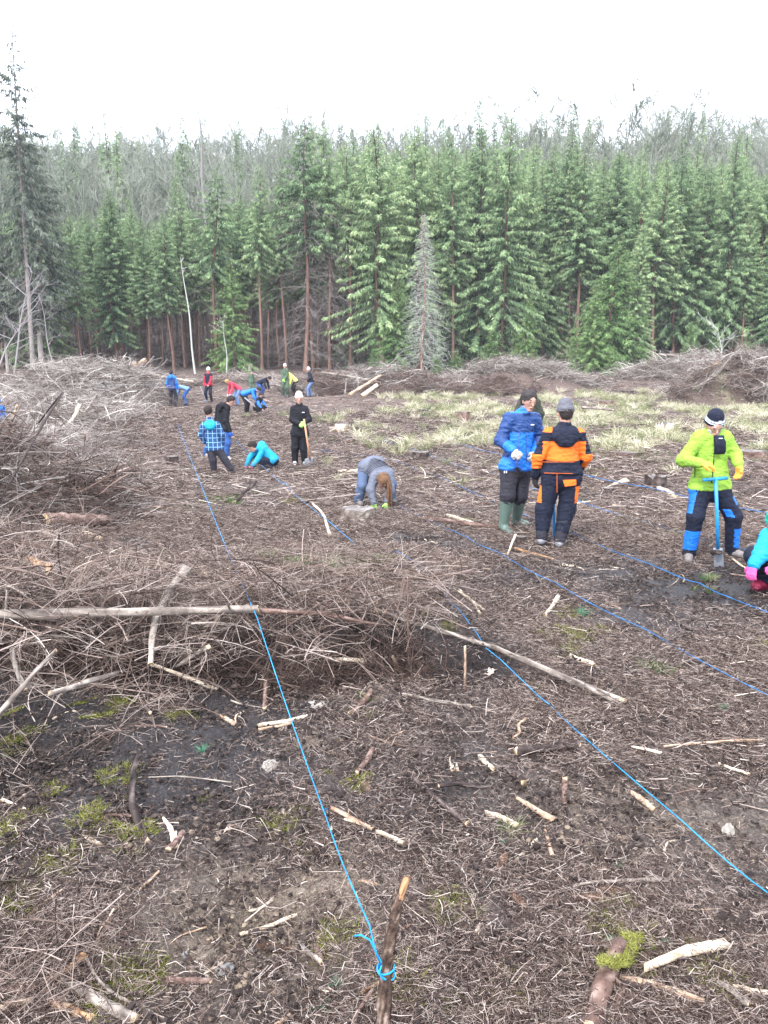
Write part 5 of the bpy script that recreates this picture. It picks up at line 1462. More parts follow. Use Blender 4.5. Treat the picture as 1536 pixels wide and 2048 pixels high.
def person(label, J, fit, s=1.0, vox=.011, seed=0, group=None, belly=1.0):
    """J: joint places in the world. fit: what is worn."""
    J = {k: V3(v) for k, v in J.items()}
    low = min(J[k][2] - (.075 if k[0] == 'a' else .03) * s - float(gz(J[k][0], J[k][1])) for k in ('anL', 'anR', 'toeL', 'toeR'))
    if fit.get('ground', True):
        for k in J:
            if k[:2] not in ('fa', 'up', 'hd', 'pn'): J[k] = J[k] - [0, 0, low + .018]
    g = np.random.default_rng(seed)
    base = (J['anL'] + J['anR']) / 2; base[2] = min(J['anL'][2], J['anR'][2]) - .07 * s
    hipc = (J['hipL'] + J['hipR']) / 2; shc = (J['shL'] + J['shR']) / 2
    upv = unit(shc - hipc); side = unit(J['shR'] - J['shL']); frt = unit(np.cross(upv, side))
    if frt @ J['face'] < 0 and fit.get('flip', True): frt = -frt
    F = unit(J['face']); U = unit(J.get('up', upv) - (unit(J['face']) @ J.get('up', upv)) * unit(J['face'])); Sd = unit(np.cross(F, U))
    H = J['head']
    J['shL'] = shc + (J['shL'] - shc) * .80 - upv * .018 * s; J['shR'] = shc + (J['shR'] - shc) * .80 - upv * .018 * s
    neck0 = shc + upv * .02 * s; neck1 = H - U * .07 * s - F * .015 * s
    chest = shc - upv * .13 * s; waist = hipc + upv * .14 * s
    # -- skin body
    hr = s ** .5 * 1.05
    B = [P_(H + U * .028 * hr - F * .012 * hr, H + U * .020 * hr + F * .012 * hr, .084 * hr, .078 * hr, .02, Sd, .90),
         P_(H - U * .02 * hr + F * .012 * hr, H - U * .082 * hr + F * .045 * hr, .062 * hr, .032 * hr, .03, Sd, .95),
         P_(H + F * .083 * hr + U * .006 * hr, H + F * .099 * hr - U * .026 * hr, .007 * hr, .011 * hr, .008),
         P_(H + F * .070 * hr + U * .022 * hr + Sd * .02, H + F * .070 * hr + U * .022 * hr - Sd * .02, .016 * hr, .016 * hr, .010),
         P_(H + F * .078 * hr - U * .056 * hr + Sd * .014 * hr, H + F * .078 * hr - U * .056 * hr - Sd * .014 * hr, .010 * hr, .010 * hr, .008),
         P_(neck0, neck1, .060 * s, .054 * hr, .03)]
    for q in (-1, 1):
        B.append(P_(H + Sd * q * .078 * hr + U * .012 * hr - F * .005, H + Sd * q * .076 * hr - U * .022 * hr - F * .002, .016 * hr, .011 * hr, .006, Sd, .6))
    B += [P_(J['hipL'], J['hipR'], .105 * s, .105 * s, .05, frt, .9), P_(hipc, waist, .13 * s, .125 * s * belly, .05, frt, .78),
          P_(waist, chest, .125 * s * belly, .15 * s, .05, frt, .74), P_(J['shL'], J['shR'], .062 * s, .062 * s, .05)]
    for q in 'LR':
        B += [P_(J['sh' + q], J['el' + q], .052 * s, .042 * s), P_(J['el' + q], J['ha' + q], .042 * s, .027 * s),
              P_(J['hip' + q], J['kn' + q], .085 * s, .056 * s, .04), P_(J['kn' + q], J['an' + q], .056 * s, .036 * s),
              P_(J['an' + q] - [0, 0, .03 * s], J['toe' + q], .036 * s, .028 * s)]
        hd = unit(J.get('hd' + q, J['ha' + q] - J['el' + q])); pn = J.get('pn' + q, hipc - J['ha' + q] + .001)
        B += hand_prims(J['ha' + q], hd, pn, s, 0, fit.get('curl', .5))
    f, lo, vx = field(B, vox * (1.0 if vox < .015 else 1))
    Vb, Qb = nets(f, lo, vx)
    bag = Bag(); bag.add(Vb, [(Qb, 0)], .5)
    root = link('person', bag.mesh('person', [M_skin], base), loc=base, label=label, cat='person', group=group)
    def part(name, V, Q, mats, mi=0, parent=root, smooth=True):
        b2 = Bag(); b2.add(V, [(Q, mi)], .5)
        return link(name, b2.mesh(name, mats, base, smooth), parent=parent)
    # -- trousers
    if fit.get('trousers'):
        tm = fit['trousers']; lo_ = fit.get('loose', .014)
        T = [P_(J['hipL'], J['hipR'], .122 * s, .122 * s, .05, frt, .92), P_(hipc, waist + upv * .0, .142 * s, .135 * s * belly, .05, frt, .80)]
        for q in 'LR':
            hem = J['an' + q] + (J['kn' + q] - J['an' + q]) * fit.get('hem', .0)
            T += [P_(J['hip' + q], J['kn' + q], .096 * s + lo_ * .5, .064 * s + lo_, .03), P_(J['kn' + q], hem, .064 * s + lo_, .046 * s + lo_, .03)]
        f, lo, vx = field(T, vox)
        V, Q = nets(f, lo, vx); V = folds(V, vnormals(V, Q), .0055 * s, .09 * s, seed + 1)
        mats = tm if isinstance(tm, list) else [tm]
        mi = 0
        if fit.get('trouser_rule'):
            mi = fit['trouser_rule'](V[Q].mean(1), vnormals(V, Q)[Q[:, 0]], J)
        tro = part('trousers', V, Q, mats, mi)
    # -- jacket
    if fit.get('jacket'):
        jm = fit['jacket']; jl = fit.get('jl', .02)
        hemc = hipc - upv * fit.get('jhem', .06) * s
        C = [P_(hemc, waist, .150 * s + jl * .5, .142 * s * belly + jl * .6, .05, frt, .80), P_(waist, chest, .140 * s * belly + jl * .6, .148 * s + jl * .3, .05, frt, .76),
             P_(J['shL'], J['shR'], .060 * s + jl * .4, .060 * s + jl * .4, .06), P_(J['shL'] + (shc - J['shL']) * .3, neck0 + upv * .03 * s, .048 * s, .05 * s, .05), P_(J['shR'] + (shc - J['shR']) * .3, neck0 + upv * .03 * s, .048 * s, .05 * s, .05), P_(neck0 - upv * .02 * s, neck0 + (neck1 - neck0) * .55, .070 * s, .070 * s, .03)]
        C.insert(0, P_(J['hipL'] + upv * .02, J['hipR'] + upv * .02, .114 * s + jl * .6, .114 * s + jl * .6, .05, frt, .95))
        ntorso = len(C)
        for q in 'LR':
            cuff = J['ha' + q] + (J['el' + q] - J['ha' + q]) * .04
            if fit.get('sleeveless'):
                C += [P_(J['sh' + q], J['sh' + q] + (J['el' + q] - J['sh' + q]) * .2, .07 * s, .066 * s, .03)]
            else:
                C += [P_(J['sh' + q], J['el' + q], .062 * s + jl * .5, .050 * s + jl * .5, .03), P_(J['el' + q], cuff, .050 * s + jl * .5, .036 * s + jl * .4, .025)]
        if fit.get('hood'):
            C += [P_(neck0 - frt * .09 * s - side * .07 * s + upv * .01, neck0 - frt * .09 * s + side * .07 * s + upv * .01, .055 * s, .055 * s, .04),
                  P_(neck0 - frt * .085 * s + upv * .03 * s, neck0 - frt * .12 * s - upv * .09 * s, .07 * s, .05 * s, .04)]
        f, lo, vx = field(C, vox, cut=(hemc - upv * .005 * s, -upv, ntorso))
        V, Q = nets(f, lo, vx); V = folds(V, vnormals(V, Q), fit.get('fold', .010) * .85 * s, fit.get('foldscale', .10) * s, seed + 2)
        mi = 0
        if fit.get('jacket_rule'):
            mi = fit['jacket_rule'](V[Q].mean(1), vnormals(V, Q)[Q[:, 0]], J)
        jk = part('jacket', V, Q, jm if isinstance(jm, list) else [jm], mi)
        root['_j'] = 1
        root_j = jk
        if fit.get('hood_mat'):
            Hd = [P_(neck0 - frt * .07 * s - side * .07 * s, neck0 - frt * .07 * s + side * .07 * s, .070 * s, .070 * s, .04), P_(neck0 - frt * .10 * s - upv * .05 * s - side * .09 * s, neck0 - frt * .10 * s - upv * .05 * s + side * .09 * s, .055 * s, .055 * s, .04), P_(neck0 - frt * .12 * s - upv * .11 * s - side * .04 * s, neck0 - frt * .12 * s - upv * .11 * s + side * .04 * s, .045 * s, .045 * s, .05),
                  P_(neck0 + upv * .02 * s, neck0 + upv * .05 * s, .078 * s, .076 * s, .03)]
            f, lo, vx = field(Hd, vox); V, Q = nets(f, lo, vx); V = folds(V, vnormals(V, Q), .008 * s, .08 * s, seed + 9)
            part('hood', V, Q, [fit['hood_mat']])
    else:
        root_j = root
    # -- vest over sleeves
    if fit.get('vest'):
        C = [P_(hipc - upv * .02, waist, .170 * s, .160 * s, .05, frt, .80), P_(waist, chest, .162 * s, .175 * s, .05, frt, .78), P_(J['shL'], J['shR'], .085 * s, .085 * s, .05)]
        f, lo, vx = field(C, vox); V, Q = nets(f, lo, vx); V = folds(V, vnormals(V, Q), .01 * s, .10 * s, seed + 12); part('vest', V, Q, [fit['vest']])
    # -- shoes and boots
    sh = fit.get('shoes')
    if sh:
        kind, sm = sh
        for q in 'LR':
            a, toe = J['an' + q], J['toe' + q]
            if kind == 'boot':
                top = a + (J['kn' + q] - a) * .80
                S_ = [P_(a, top, .056 * s, .082 * s, .02), P_(a - [0, 0, .035 * s], toe, .052 * s, .047 * s, .03), P_(a + unit(a - toe) * .03 * s - [0, 0, .04 * s], a - [0, 0, .03 * s], .040 * s, .045 * s, .02)]
            else:
                S_ = [P_(a - [0, 0, .02 * s], toe, .048 * s, .038 * s, .03), P_(a + unit(a - toe) * .03 * s - [0, 0, .04 * s], a - [0, 0, .01 * s], .038 * s, .050 * s, .02)]
            f, lo, vx = field(S_, min(vox, .009) if vox < .015 else vox * .8); V, Q = nets(f, lo, vx)
            part('boot' if kind == 'boot' else 'shoe', V, Q, [sm])
    if fit.get('gaiters'):
        for q in 'LR':
            a = J['an' + q]; top = a + (J['kn' + q] - a) * .62
            f, lo, vx = field([P_(a + (top - a) * .1, top, .062 * s, .080 * s, .02)], vox); V, Q = nets(f, lo, vx); V = folds(V, vnormals(V, Q), .006, .06, 5); part('gaiter', V, Q, [fit['gaiters']])
    # -- gloves
    if fit.get('gloves'):
        for q in 'LR':
            hd = unit(J.get('hd' + q, J['ha' + q] - J['el' + q])); pn = J.get('pn' + q, hipc - J['ha' + q] + .001)
            pr = hand_prims(J['ha' + q], hd, pn, s, 0, fit.get('curl', .5), .006) + [P_(J['ha' + q] + unit(J['el' + q] - J['ha' + q]) * .03 * s, J['ha' + q], .040 * s, .034 * s, .01)]
            f, lo, vx = field(pr, .0062 if vox < .013 else .012); V, Q = nets(f, lo, vx)
            gm = fit['gloves']; mi = 0
            if isinstance(gm, list):
                mi = (((V[Q].mean(1) - J['ha' + q]) @ hd) > .075 * s).astype(int)
            part('glove', V, Q, gm if isinstance(gm, list) else [gm], mi)
    # -- head
    kind, hm = fit.get('head', ('hair', None))
    hv = min(vox, .009) if vox < .016 else vox * .7
    if kind in ('beanie', 'hat', 'cap'):
        pr = [P_(H + U * .045 * hr - F * .018 * hr, H + U * .085 * hr - F * .022 * hr, .098 * hr, .080 * hr, .03, Sd, .93)]
        f, lo, vx = field(pr, hv)
        V, Q = nets(f, lo, vx)
        hgt = ((V - H) @ U)
        keep = hgt[Q].min(1) > .018 * hr - .035 * hr * 0
        Q = Q[keep & ((((V - H) @ U)[Q].mean(1)) > .016 * hr + .02 * hr * ((V - H) @ F)[Q].mean(1) / .09)]
        V = folds(V, vnormals(V, Q), .0035, .05, seed)
        mi = 0
        if isinstance(hm, list):
            hh = (((V - H) @ U)[Q].mean(1)) / hr
            mi = np.where((hh > .048) & (hh < .058), 1, np.where((hh > .066) & (hh < .078), 1, np.where((hh >= .058) & (hh <= .066), 2, 0)))
        hat = part('beanie' if kind == 'beanie' else kind, V, Q, hm if isinstance(hm, list) else [hm], mi)
        # turned-up rim so the cap has thickness
        n = 28; th = np.linspace(0, 2 * np.pi, n + 1)
        c0 = H + U * .022 * hr - F * .016 * hr
        ring = c0 + np.outer(np.cos(th) * .090 * hr, F) * 1.0 + np.outer(np.sin(th) * .081 * hr, Sd) + np.outer(.012 * np.cos(th) * hr, U)
        Vr, Fr, _ = tubes(ring[None], np.full((1, n + 1), .009 * hr), 6)
        b2 = Bag(); b2.add(Vr, [(Fr, 0)], .5)
        link('rim', b2.mesh('rim', [hm[0] if isinstance(hm, list) else hm], base), parent=hat)
    if kind == 'hair' or fit.get('hair'):
        m = fit.get('hair') or hm
        pr = [P_(H + U * .034 * hr - F * .018 * hr, H + U * .045 * hr + F * .002 * hr, .092 * hr, .079 * hr, .02, Sd, .93), P_(H - F * .05 * hr - U * .0 * hr, H - F * .045 * hr - U * .03 * hr, .060 * hr, .050 * hr, .03, Sd, 1.1)]
        if kind != 'hair': pr = pr[1:]
        pr.append(P_(H + F * .12 * hr - U * .045 * hr, H + F * .07 * hr - U * .10 * hr, .088 * hr, .085 * hr, .01, None, 1, -1))
        pr.append(P_(H + F * .118 * hr + U * .010, H + F * .125 * hr + U * .035, .066 * hr, .060 * hr, .01, None, 1, -1))
        pr.append(P_(H + F * .13 * hr + U * .03 * hr, H + F * .13 * hr + U * .055 * hr, .072 * hr, .066 * hr, .01, None, 1, -1))
        f, lo, vx = field(pr, hv); V, Q = nets(f, lo, vx); V = folds(V, vnormals(V, Q), .010, .020, seed + 7)
        part('hair', V, Q, [m])
    if fit.get('beard'):
        pr = [P_(H - U * .045 * hr + F * .03 * hr, H - U * .095 * hr + F * .055 * hr, .062 * hr, .035 * hr, .02, Sd, .98), P_(H + F * .085 * hr - U * .030 * hr, H + F * .088 * hr - U * .020 * hr, .05, .05, .01, None, 1, -1)]
        f, lo, vx = field(pr, hv); V, Q = nets(f, lo, vx); V = folds(V, vnormals(V, Q), .004, .02, 4); part('beard', V, Q, [fit['beard']])
    if vox < .016:
        for q in (-1, 1):
            c = H + F * .079 * hr + U * .010 * hr + Sd * q * .030 * hr
            V, Fc, cp = tubes(np.stack([c - Sd * .011 * hr, c, c + Sd * .011 * hr])[None], np.array([[.003, .0065, .003]]) * hr, 6, cap=True)
            b2 = Bag(); b2.add(V, [(Fc, 0), (cp, 0)]); link('eye', b2.mesh('eye', [M_eye], base), parent=root)
            c = H + F * .083 * hr + U * .030 * hr + Sd * q * .030 * hr
            V, Fc, cp = tubes(np.stack([c - Sd * .017 * hr, c + U * .003, c + Sd * .017 * hr])[None], np.array([[.003, .005, .003]]) * hr, 6, cap=True)
            b2 = Bag(); b2.add(V, [(Fc, 0), (cp, 0)]); link('eyebrow', b2.mesh('eyebrow', [fit.get('brow', M_eye)], base), parent=root)
        c = H + F * .087 * hr - U * .054 * hr
        V, Fc, cp = tubes(np.stack([c - Sd * .024 * hr - F * .008, c, c + Sd * .024 * hr - F * .008])[None], np.array([[.003, .0055, .003]]) * hr, 6, cap=True)
        b2 = Bag(); b2.add(V, [(Fc, 0), (cp, 0)]); link('mouth', b2.mesh('mouth', [M_lip], base), parent=root)
    return root, base, dict(J=J, hipc=hipc, shc=shc, up=upv, side=side, frt=frt, F=F, U=U, Sd=Sd, base=base, jacket=root_j, trousers=tro if fit.get('trousers') else root)

def patch(parent, base, pts, mat, name, thick=.006, n=None):
    """A small raised panel of cloth given by its corners."""
    P = np.array([V3(p) for p in pts]); nn = unit(np.cross(P[1] - P[0], P[2] - P[0])) if n is None else unit(n)
    k = len(P)
    V = np.vstack([P + nn * thick, P - nn * thick])
    b = Bag()
    for i in range(k):
        j = (i + 1) % k
        b.add(V[[i, i + k, j + k, j]], [(np.array([[0, 1, 2, 3]]), 0)])
    b.add(V[:k], [(np.array([list(range(k))]), 0)]); b.add(V[k:], [(np.array([list(range(k))[::-1]]), 0)])
    return link(name, b.mesh(name, [mat], base, smooth=False), parent=parent)

# colours
NAVY = (.009, .012, .027)
C = dict(
    blue=cloth('bright_blue_nylon', (.01, .16, .62), rough=.5, spec=.4), dblue=cloth('dark_blue_nylon', (.010, .045, .17), rough=.5, spec=.4),
    cyan=cloth('cyan_nylon', (.01, .30, .52), rough=.5), navy=cloth('navy_cloth', NAVY), black=cloth('black_cloth', (.008, .008, .012)), grey=cloth('grey_cloth', (.10, .10, .13)), dgrey=cloth('dark_grey_cloth', (.030, .028, .038)),
    orange=cloth('orange_cloth', (.85, .17, .02)), green=cloth('lime_fleece', (.27, .47, .06), rough=.9, bump=.4), rubber=cloth('green_rubber', (.10, .15, .125), rough=.35, spec=.5, bump=.05),
    shoe=cloth('grey_shoe', (.25, .25, .27)), tanshoe=cloth('tan_shoe', (.20, .18, .17)), white=cloth('white_cloth', (.75, .75, .76)), oglove=cloth('orange_glove', (.90, .34, .06)), wglove=cloth('white_glove', (.62, .58, .52)),
    gglove=cloth('green_glove', (.35, .65, .15)), pglove=cloth('pink_glove', (.75, .12, .35)), bglove=cloth('blue_glove', (.03, .12, .50)), dglove=cloth('dark_glove', (.03, .03, .035)), teal=cloth('teal_knit', (.03, .42, .32), rough=.95, bump=.8),
    red=cloth('red_cloth', (.42, .03, .06)), rred=cloth('coral_red_cloth', (.62, .05, .09)), jeans=cloth('blue_jeans', (.035, .10, .30)), ljeans=cloth('light_jeans', (.13, .20, .36)), hair=cloth('dark_hair', (.030, .022, .020), rough=.6, bump=.6),
    ghair=cloth('greying_hair', (.040, .034, .034), rough=.6, bump=.6), brown=cloth('brown_hair', (.16, .085, .045), rough=.5, bump=.5), blond=cloth('blond_hair', (.45, .28, .12), bump=.5), camo=cloth('green_camo', (.07, .11, .07), var=.6), oliv=cloth('olive_cloth', (.045, .05, .035), var=.4),
    yellow=cloth('yellow_cloth', (.72, .72, .18)), stripe=cloth('light_grey_stripe', (.55, .62, .75)), beanie=cloth('grey_beanie', (.13, .13, .15), rough=.95, bump=.8), beard=cloth('grey_beard', (.45, .43, .42), rough=.9, bump=.8), lblue=cloth('light_blue_cloth', (.16, .28, .45)), puff=cloth('grey_blue_down', (.125, .135, .17), rough=.6),
    denim=cloth('grey_blue_denim', (.085, .12, .20)), maroon=cloth('maroon_boot', (.22, .015, .045), rough=.4))

def lp(px, py, Y): return V3(W(px, py, Y))
def low_fix(): pass
def joints(Y, **k):
    out = {}
    for n, v in k.items():
        out[n] = lp(v[0], v[1], Y + (v[2] if len(v) > 2 else 0))
    return out

# ---- man in the blue jacket
Y = G(1016, 1066).y
J = joints(Y, head=(1058, 806, -.02), shL=(1014, 838, 0), shR=(1074, 838, .08), elL=(1001, 884, -.02), elR=(1080, 880, .12), haL=(1026, 903, -.24), haR=(1070, 908, .0), hipL=(1019, 940, .02), hipR=(1045, 941, .10),
           knL=(1015, 994, -.04), knR=(1040, 994, .10), anL=(1007, 1052, 0), anR=(1033, 1041, .25), toeL=(1019, 1069, -.12), toeR=(1051, 1051, .20))
J['face'] = unit([.34, -.88, -.22]); J['up'] = unit([.15, -.25, 1])
J['hdL'] = unit([.55, -.45, -.55]); J['pnL'] = unit([.4, .6, -.5])
def rule_blue(c, n, J):
    sh = (J['shL'] + J['shR']) / 2
    z = c[:, 2] - sh[2]
    armL = (c[:, 0] < J['shL'][0] + .0) | (np.linalg.norm(c - (J['elL'] + J['haL']) / 2, axis=1) < .17)
    dark = (z > -.155) & (z < .075) | ((c[:, 0] < J['shL'][0] - .005) & (z > -.45) & (c[:, 1] < 99))
    dark |= c[:, 0] > J['shR'][0] + .02
    low = np.linalg.norm(c - J['haL'], axis=1) < .14
    return np.where(dark & ~low, 1, 0)
r, b0, K = person('man with dark hair in a bright blue jacket and green rubber boots, holding a seedling', J,
                  dict(jacket=[C['blue'], C['dblue']], jacket_rule=rule_blue, trousers=C['dgrey'], hem=.66, shoes=('boot', C['rubber']), gloves=C['wglove'], head=('hair', C['ghair']), jhem=.0, jl=.03, fold=.014, loose=.024, curl=.9), 1.0, .0105, 1)
patch(K['jacket'], b0, [lp(1062, 848.5, Y - .17), lp(1068, 848.5, Y - .155), lp(1068, 850.5, Y - .155), lp(1062, 850.5, Y - .17)], C['white'], 'logo')
for dx in (0, 4): patch(K['trousers'], b0, [lp(1008 + dx, 942, Y - .13), lp(1010 + dx, 942, Y - .13), lp(1010 + dx, 946, Y - .13), lp(1008 + dx, 946, Y - .13)], C['white'], 'logo')
pk = [lp(1045, 866, Y - .19), lp(1046, 870, Y - .19), lp(1048, 900, Y - .20)]
for pts, nm in (([lp(1052, 838, Y - .15), lp(1052, 880, Y - .20), lp(1053, 925, Y - .20)], 'zipper'),):
    Vz, Fz, _ = tubes(np.array(pts)[None], np.full((1, 3), .006), 4); bz = Bag(); bz.add(Vz, [(Fz, 0)]); link(nm, bz.mesh(nm, [C['dblue']], b0), parent=K['jacket'])
# seedling in his hand
hd = lp(1036, 912, Y - .30)
g = np.random.default_rng(3); s_ = np.linspace(0, 1, 7)
st = np.stack([hd + np.array([0, 0, .27]) + (np.array([0, .02, -.42])) * q + np.array([.01 * math.sin(q * 6), 0, 0]) for q in s_])
Vz, Fz, cz = tubes(st[None], np.full((1, 7), .0035), 5, cap=True); bz = Bag(); bz.add(Vz, [(Fz, 0), (cz, 0)], .4)
sd = link('seedling', bz.mesh('seedling', [M_stick['brown']], hd), loc=hd, label='bare seedling with root clump held by the man in the blue jacket', cat='seedling')
rt, rr = [], []
for i in range(46):
    d = unit([g.normal(0, .8), g.normal(0, .6), -abs(g.normal(0, .8)) - .1]); L = g.uniform(.04, .11)
    rt.append(st[-1] + d * (L * np.linspace(0, 1, 4))[:, None] + g.normal(0, .008, (4, 3))); rr.append(np.array([.003, .0025, .002, .001]))
Vz, Fz, _ = tubes(np.array(rt), np.array(rr), 3); bz = Bag(); bz.add(Vz, [(Fz, 0)], .2); link('roots', bz.mesh('roots', [M_stick['dark']], hd), parent=sd)

# ---- man in the orange and navy work suit, back to us
Y = G(1100, 1097).y
J = joints(Y, head=(1130, 836, .02), shL=(1092, 876, .02), shR=(1162, 876, .02), elL=(1077, 922, .03), elR=(1170, 922, .05), haL=(1071, 960, .10), haR=(1152, 950, .26), hipL=(1105, 962, .0), hipR=(1141, 962, 0),
           knL=(1088, 1026, .02), knR=(1133, 1026, .0), anL=(1083, 1084, -.02), anR=(1119, 1089, -.06), toeL=(1086, 1089, .19), toeR=(1127, 1090, .13))
J['face'] = unit([0, .9, -.3]); J['up'] = np.array([0, .12, 1.0]); J['hdL'] = unit([-.02, .1, -1]); J['pnL'] = unit([1, .3, 0])
def rule_suit(c, n, J):
    px = 1; sh = (J['shL'] + J['shR']) / 2; z = c[:, 2] - sh[2]; x = np.abs(c[:, 0] - sh[0])
    band = (z < -.055) & (z > -.265) & (x < .235) & (n[:, 1] < .25)
    dl = np.minimum(np.abs(c[:, 0] - J['elL'][0]), np.abs(c[:, 0] - J['elR'][0]))
    arm = (x > .225) & (z < -.20) & (z > -.36)
    top = (z > .040) & (x > .135) & (x < .24)
    return (band | arm | top).astype(int)
def rule_suit_t(c, n, J):
    z0 = J['knL'][2]
    t = (c[:, 2] > z0 + .08) & (c[:, 2] < z0 + .27)
    outer = (c[:, 0] < J['knL'][0] - .050) | (c[:, 0] > J['knR'][0] + .065)
    return np.where(t & outer, 1, 0)
r, b0, K = person('man seen from behind in a grey beanie and orange and navy work suit', J,
                  dict(jacket=[C['navy'], C['orange']], jacket_rule=rule_suit, trousers=[C['navy'], C['orange']], trouser_rule=rule_suit_t, loose=.03, hem=.36, shoes=('shoe', C['shoe']), gaiters=C['dgrey'], gloves=C['dglove'],
                       head=('beanie', C['beanie']), jhem=-.04, jl=.03, hood_mat=C['navy'], fold=.013, hair=C['hair']), 1.0, .0105, 2, belly=1.08)
patch(K['trousers'], b0, [lp(1126, 960, Y - .165), lp(1152, 959, Y - .115), lp(1152, 970, Y - .115), lp(1130, 973, Y - .17)], C['orange'], 'pocket_flap')
for (x0, y0, x1, y1) in ((1088, 946, 1145, 947), (1114, 947, 1114, 985), (1085, 924, 1150, 924)):
    Vz, Fz, _ = tubes(np.array([lp(x0, y0, Y - .165), lp((x0 + x1) / 2, (y0 + y1) / 2, Y - .175), lp(x1, y1, Y - .155)])[None], np.full((1, 3), .003), 4); bz = Bag(); bz.add(Vz, [(Fz, 0)]); link('seam', bz.mesh('seam', [C['orange']], b0), parent=K['trousers'])

# ---- man in the lime green fleece
YS = Y
Y = G(1415, 1124).y
J = joints(Y, head=(1428, 852, -.05), shL=(1394, 874, 0), shR=(1455, 874, 0), elL=(1366, 922, -.02), elR=(1470, 912, -.02), haL=(1401, 928, -.27), haR=(1477, 930, -.18), hipL=(1402, 978, 0), hipR=(1436, 978, 0),
           knL=(1391, 1034, -.06), knR=(1467, 1034, -.02), anL=(1378, 1106, .02), anR=(1463, 1101, .06), toeL=(1377, 1122, -.10), toeR=(1485, 1112, -.04))
J['face'] = unit([.05, -.80, -.45]); J['up'] = unit([.0, -.45, 1]); J['hdL'] = unit([.9, -.2, -.15]); J['pnL'] = unit([.1, .3, -1]); J['hdR'] = unit([.1, -.15, -1]); J['pnR'] = unit([-.6, -.2, 0])
def rule_green(c, n, J):
    return np.zeros(len(c), int)
def rule_green_t(c, n, J):
    o = np.zeros(len(c), int)
    for q, sg in (('L', -1), ('R', 1)):
        kn, an, hp = J['kn' + q], J['an' + q], J['hip' + q]
        m = (c[:, 0] < (J['hipL'][0] + J['hipR'][0]) / 2) if q == 'L' else (c[:, 0] >= (J['hipL'][0] + J['hipR'][0]) / 2)
        t = (c[:, 2] - an[2]) / (kn[2] - an[2])
        low = (t < .66 - .2 * 0) & (t > .10) & m & ((n[:, 0] * sg > -.1) if q == 'R' else (t < .62))
        tt = (c[:, 2] - kn[2]) / (hp[2] - kn[2])
        xo = (c[:, 0] - (kn[0] + (hp[0] - kn[0]) * np.clip(tt, 0, 1))) * sg
        st = (tt > .12) & (tt < 1.2) & m & (xo > .068) & (n[:, 1] < .1) & (n[:, 0] < -.55)
        if q == 'R': st = (tt > .02) & (tt < .28) & m & (xo < -.02) & (xo > -.09) | ((tt > .45) & (tt < .75) & m & (xo > .07))
        o[low | st] = 1
    return o
r, b0, K = person('bearded man in a lime green fleece and striped beanie beside a blue spade', J,
                  dict(jacket=[C['green']], trousers=[C['navy'], C['blue']], trouser_rule=rule_green_t, loose=.018, shoes=('shoe', C['tanshoe']), gloves=[C['oglove'], C['oglove']], curl=.45,
                       head=('beanie', [C['navy'], C['stripe'], C['grey']]), jhem=.0, jl=.022, fold=.009, beard=C['beard'], brow=C['beard']), 1.0, .0105, 3, belly=1.06)
# chest panel: a raised dark piece following the chest
def on_front(K, px, py, Yc, up=.0):
    return lp(px, py, Yc)
chest = []
for k in range(7):
    py = 871 + k * 6.2
    for j, px in enumerate((1430.5, 1437, 1444, 1449.5 + (2 if 1 < k < 6 else -1))):
        sh = K['J']['shR']; d = abs(lp(px, py, Y)[0] - K['shc'][0])
        chest.append(lp(px, py, Y - (.150 - .55 * d ** 2 * 1.0) - .035 * min(1, k / 2) + .012 * (k > 4)))
chest = np.array(chest).reshape(7, 4, 3); idx = np.arange(28).reshape(7, 4)
F1 = np.stack([idx[:-1, :-1], idx[:-1, 1:], idx[1:, 1:], idx[1:, :-1]], -1).reshape(-1, 4)
bz = Bag(); cv = chest.reshape(-1, 3); bz.add(np.vstack([cv + [0, -.006, 0], cv + [0, .03, 0]]), [(F1, 0), (F1[:, ::-1] + 28, 0)])
edge = np.concatenate([idx[0, :], idx[1:, -1], idx[-1, ::-1][1:], idx[::-1, 0][1:-1]]); e2 = np.roll(edge, -1)
bz.g.append((np.stack([edge, edge + 28, e2 + 28, e2], -1), 0))
cp_ = link('chest_panel', bz.mesh('chest_panel', [C['navy']], b0), parent=K['jacket'])
patch(cp_, b0, [lp(1438, 876, Y - .19), lp(1445, 876, Y - .185), lp(1445, 877.6, Y - .185), lp(1438, 877.6, Y - .19)], C['stripe'], 'logo')
Vz, Fz, _ = tubes(np.array([lp(1428, 872, Y - .15), lp(1429, 895, Y - .19), lp(1427, 930, Y - .185), lp(1423, 966, Y - .18)])[None], np.full((1, 4), .005), 4); bz = Bag(); bz.add(Vz, [(Fz, 0)]); link('zipper', bz.mesh('zipper', [C['black']], b0), parent=K['jacket'])
patch(K['jacket'], b0, [lp(1389, 935, Y - .12), lp(1391, 935, Y - .125), lp(1390.5, 955, Y - .125), lp(1389, 955, Y - .12)], C['black'], 'pocket_zip')
patch(r, b0, [lp(1438.5, 842, Y - .18), lp(1443.5, 842, Y - .17), lp(1443.5, 845.5, Y - .17), lp(1438.5, 845.5, Y - .18)], C['white'], 'beanie_label')

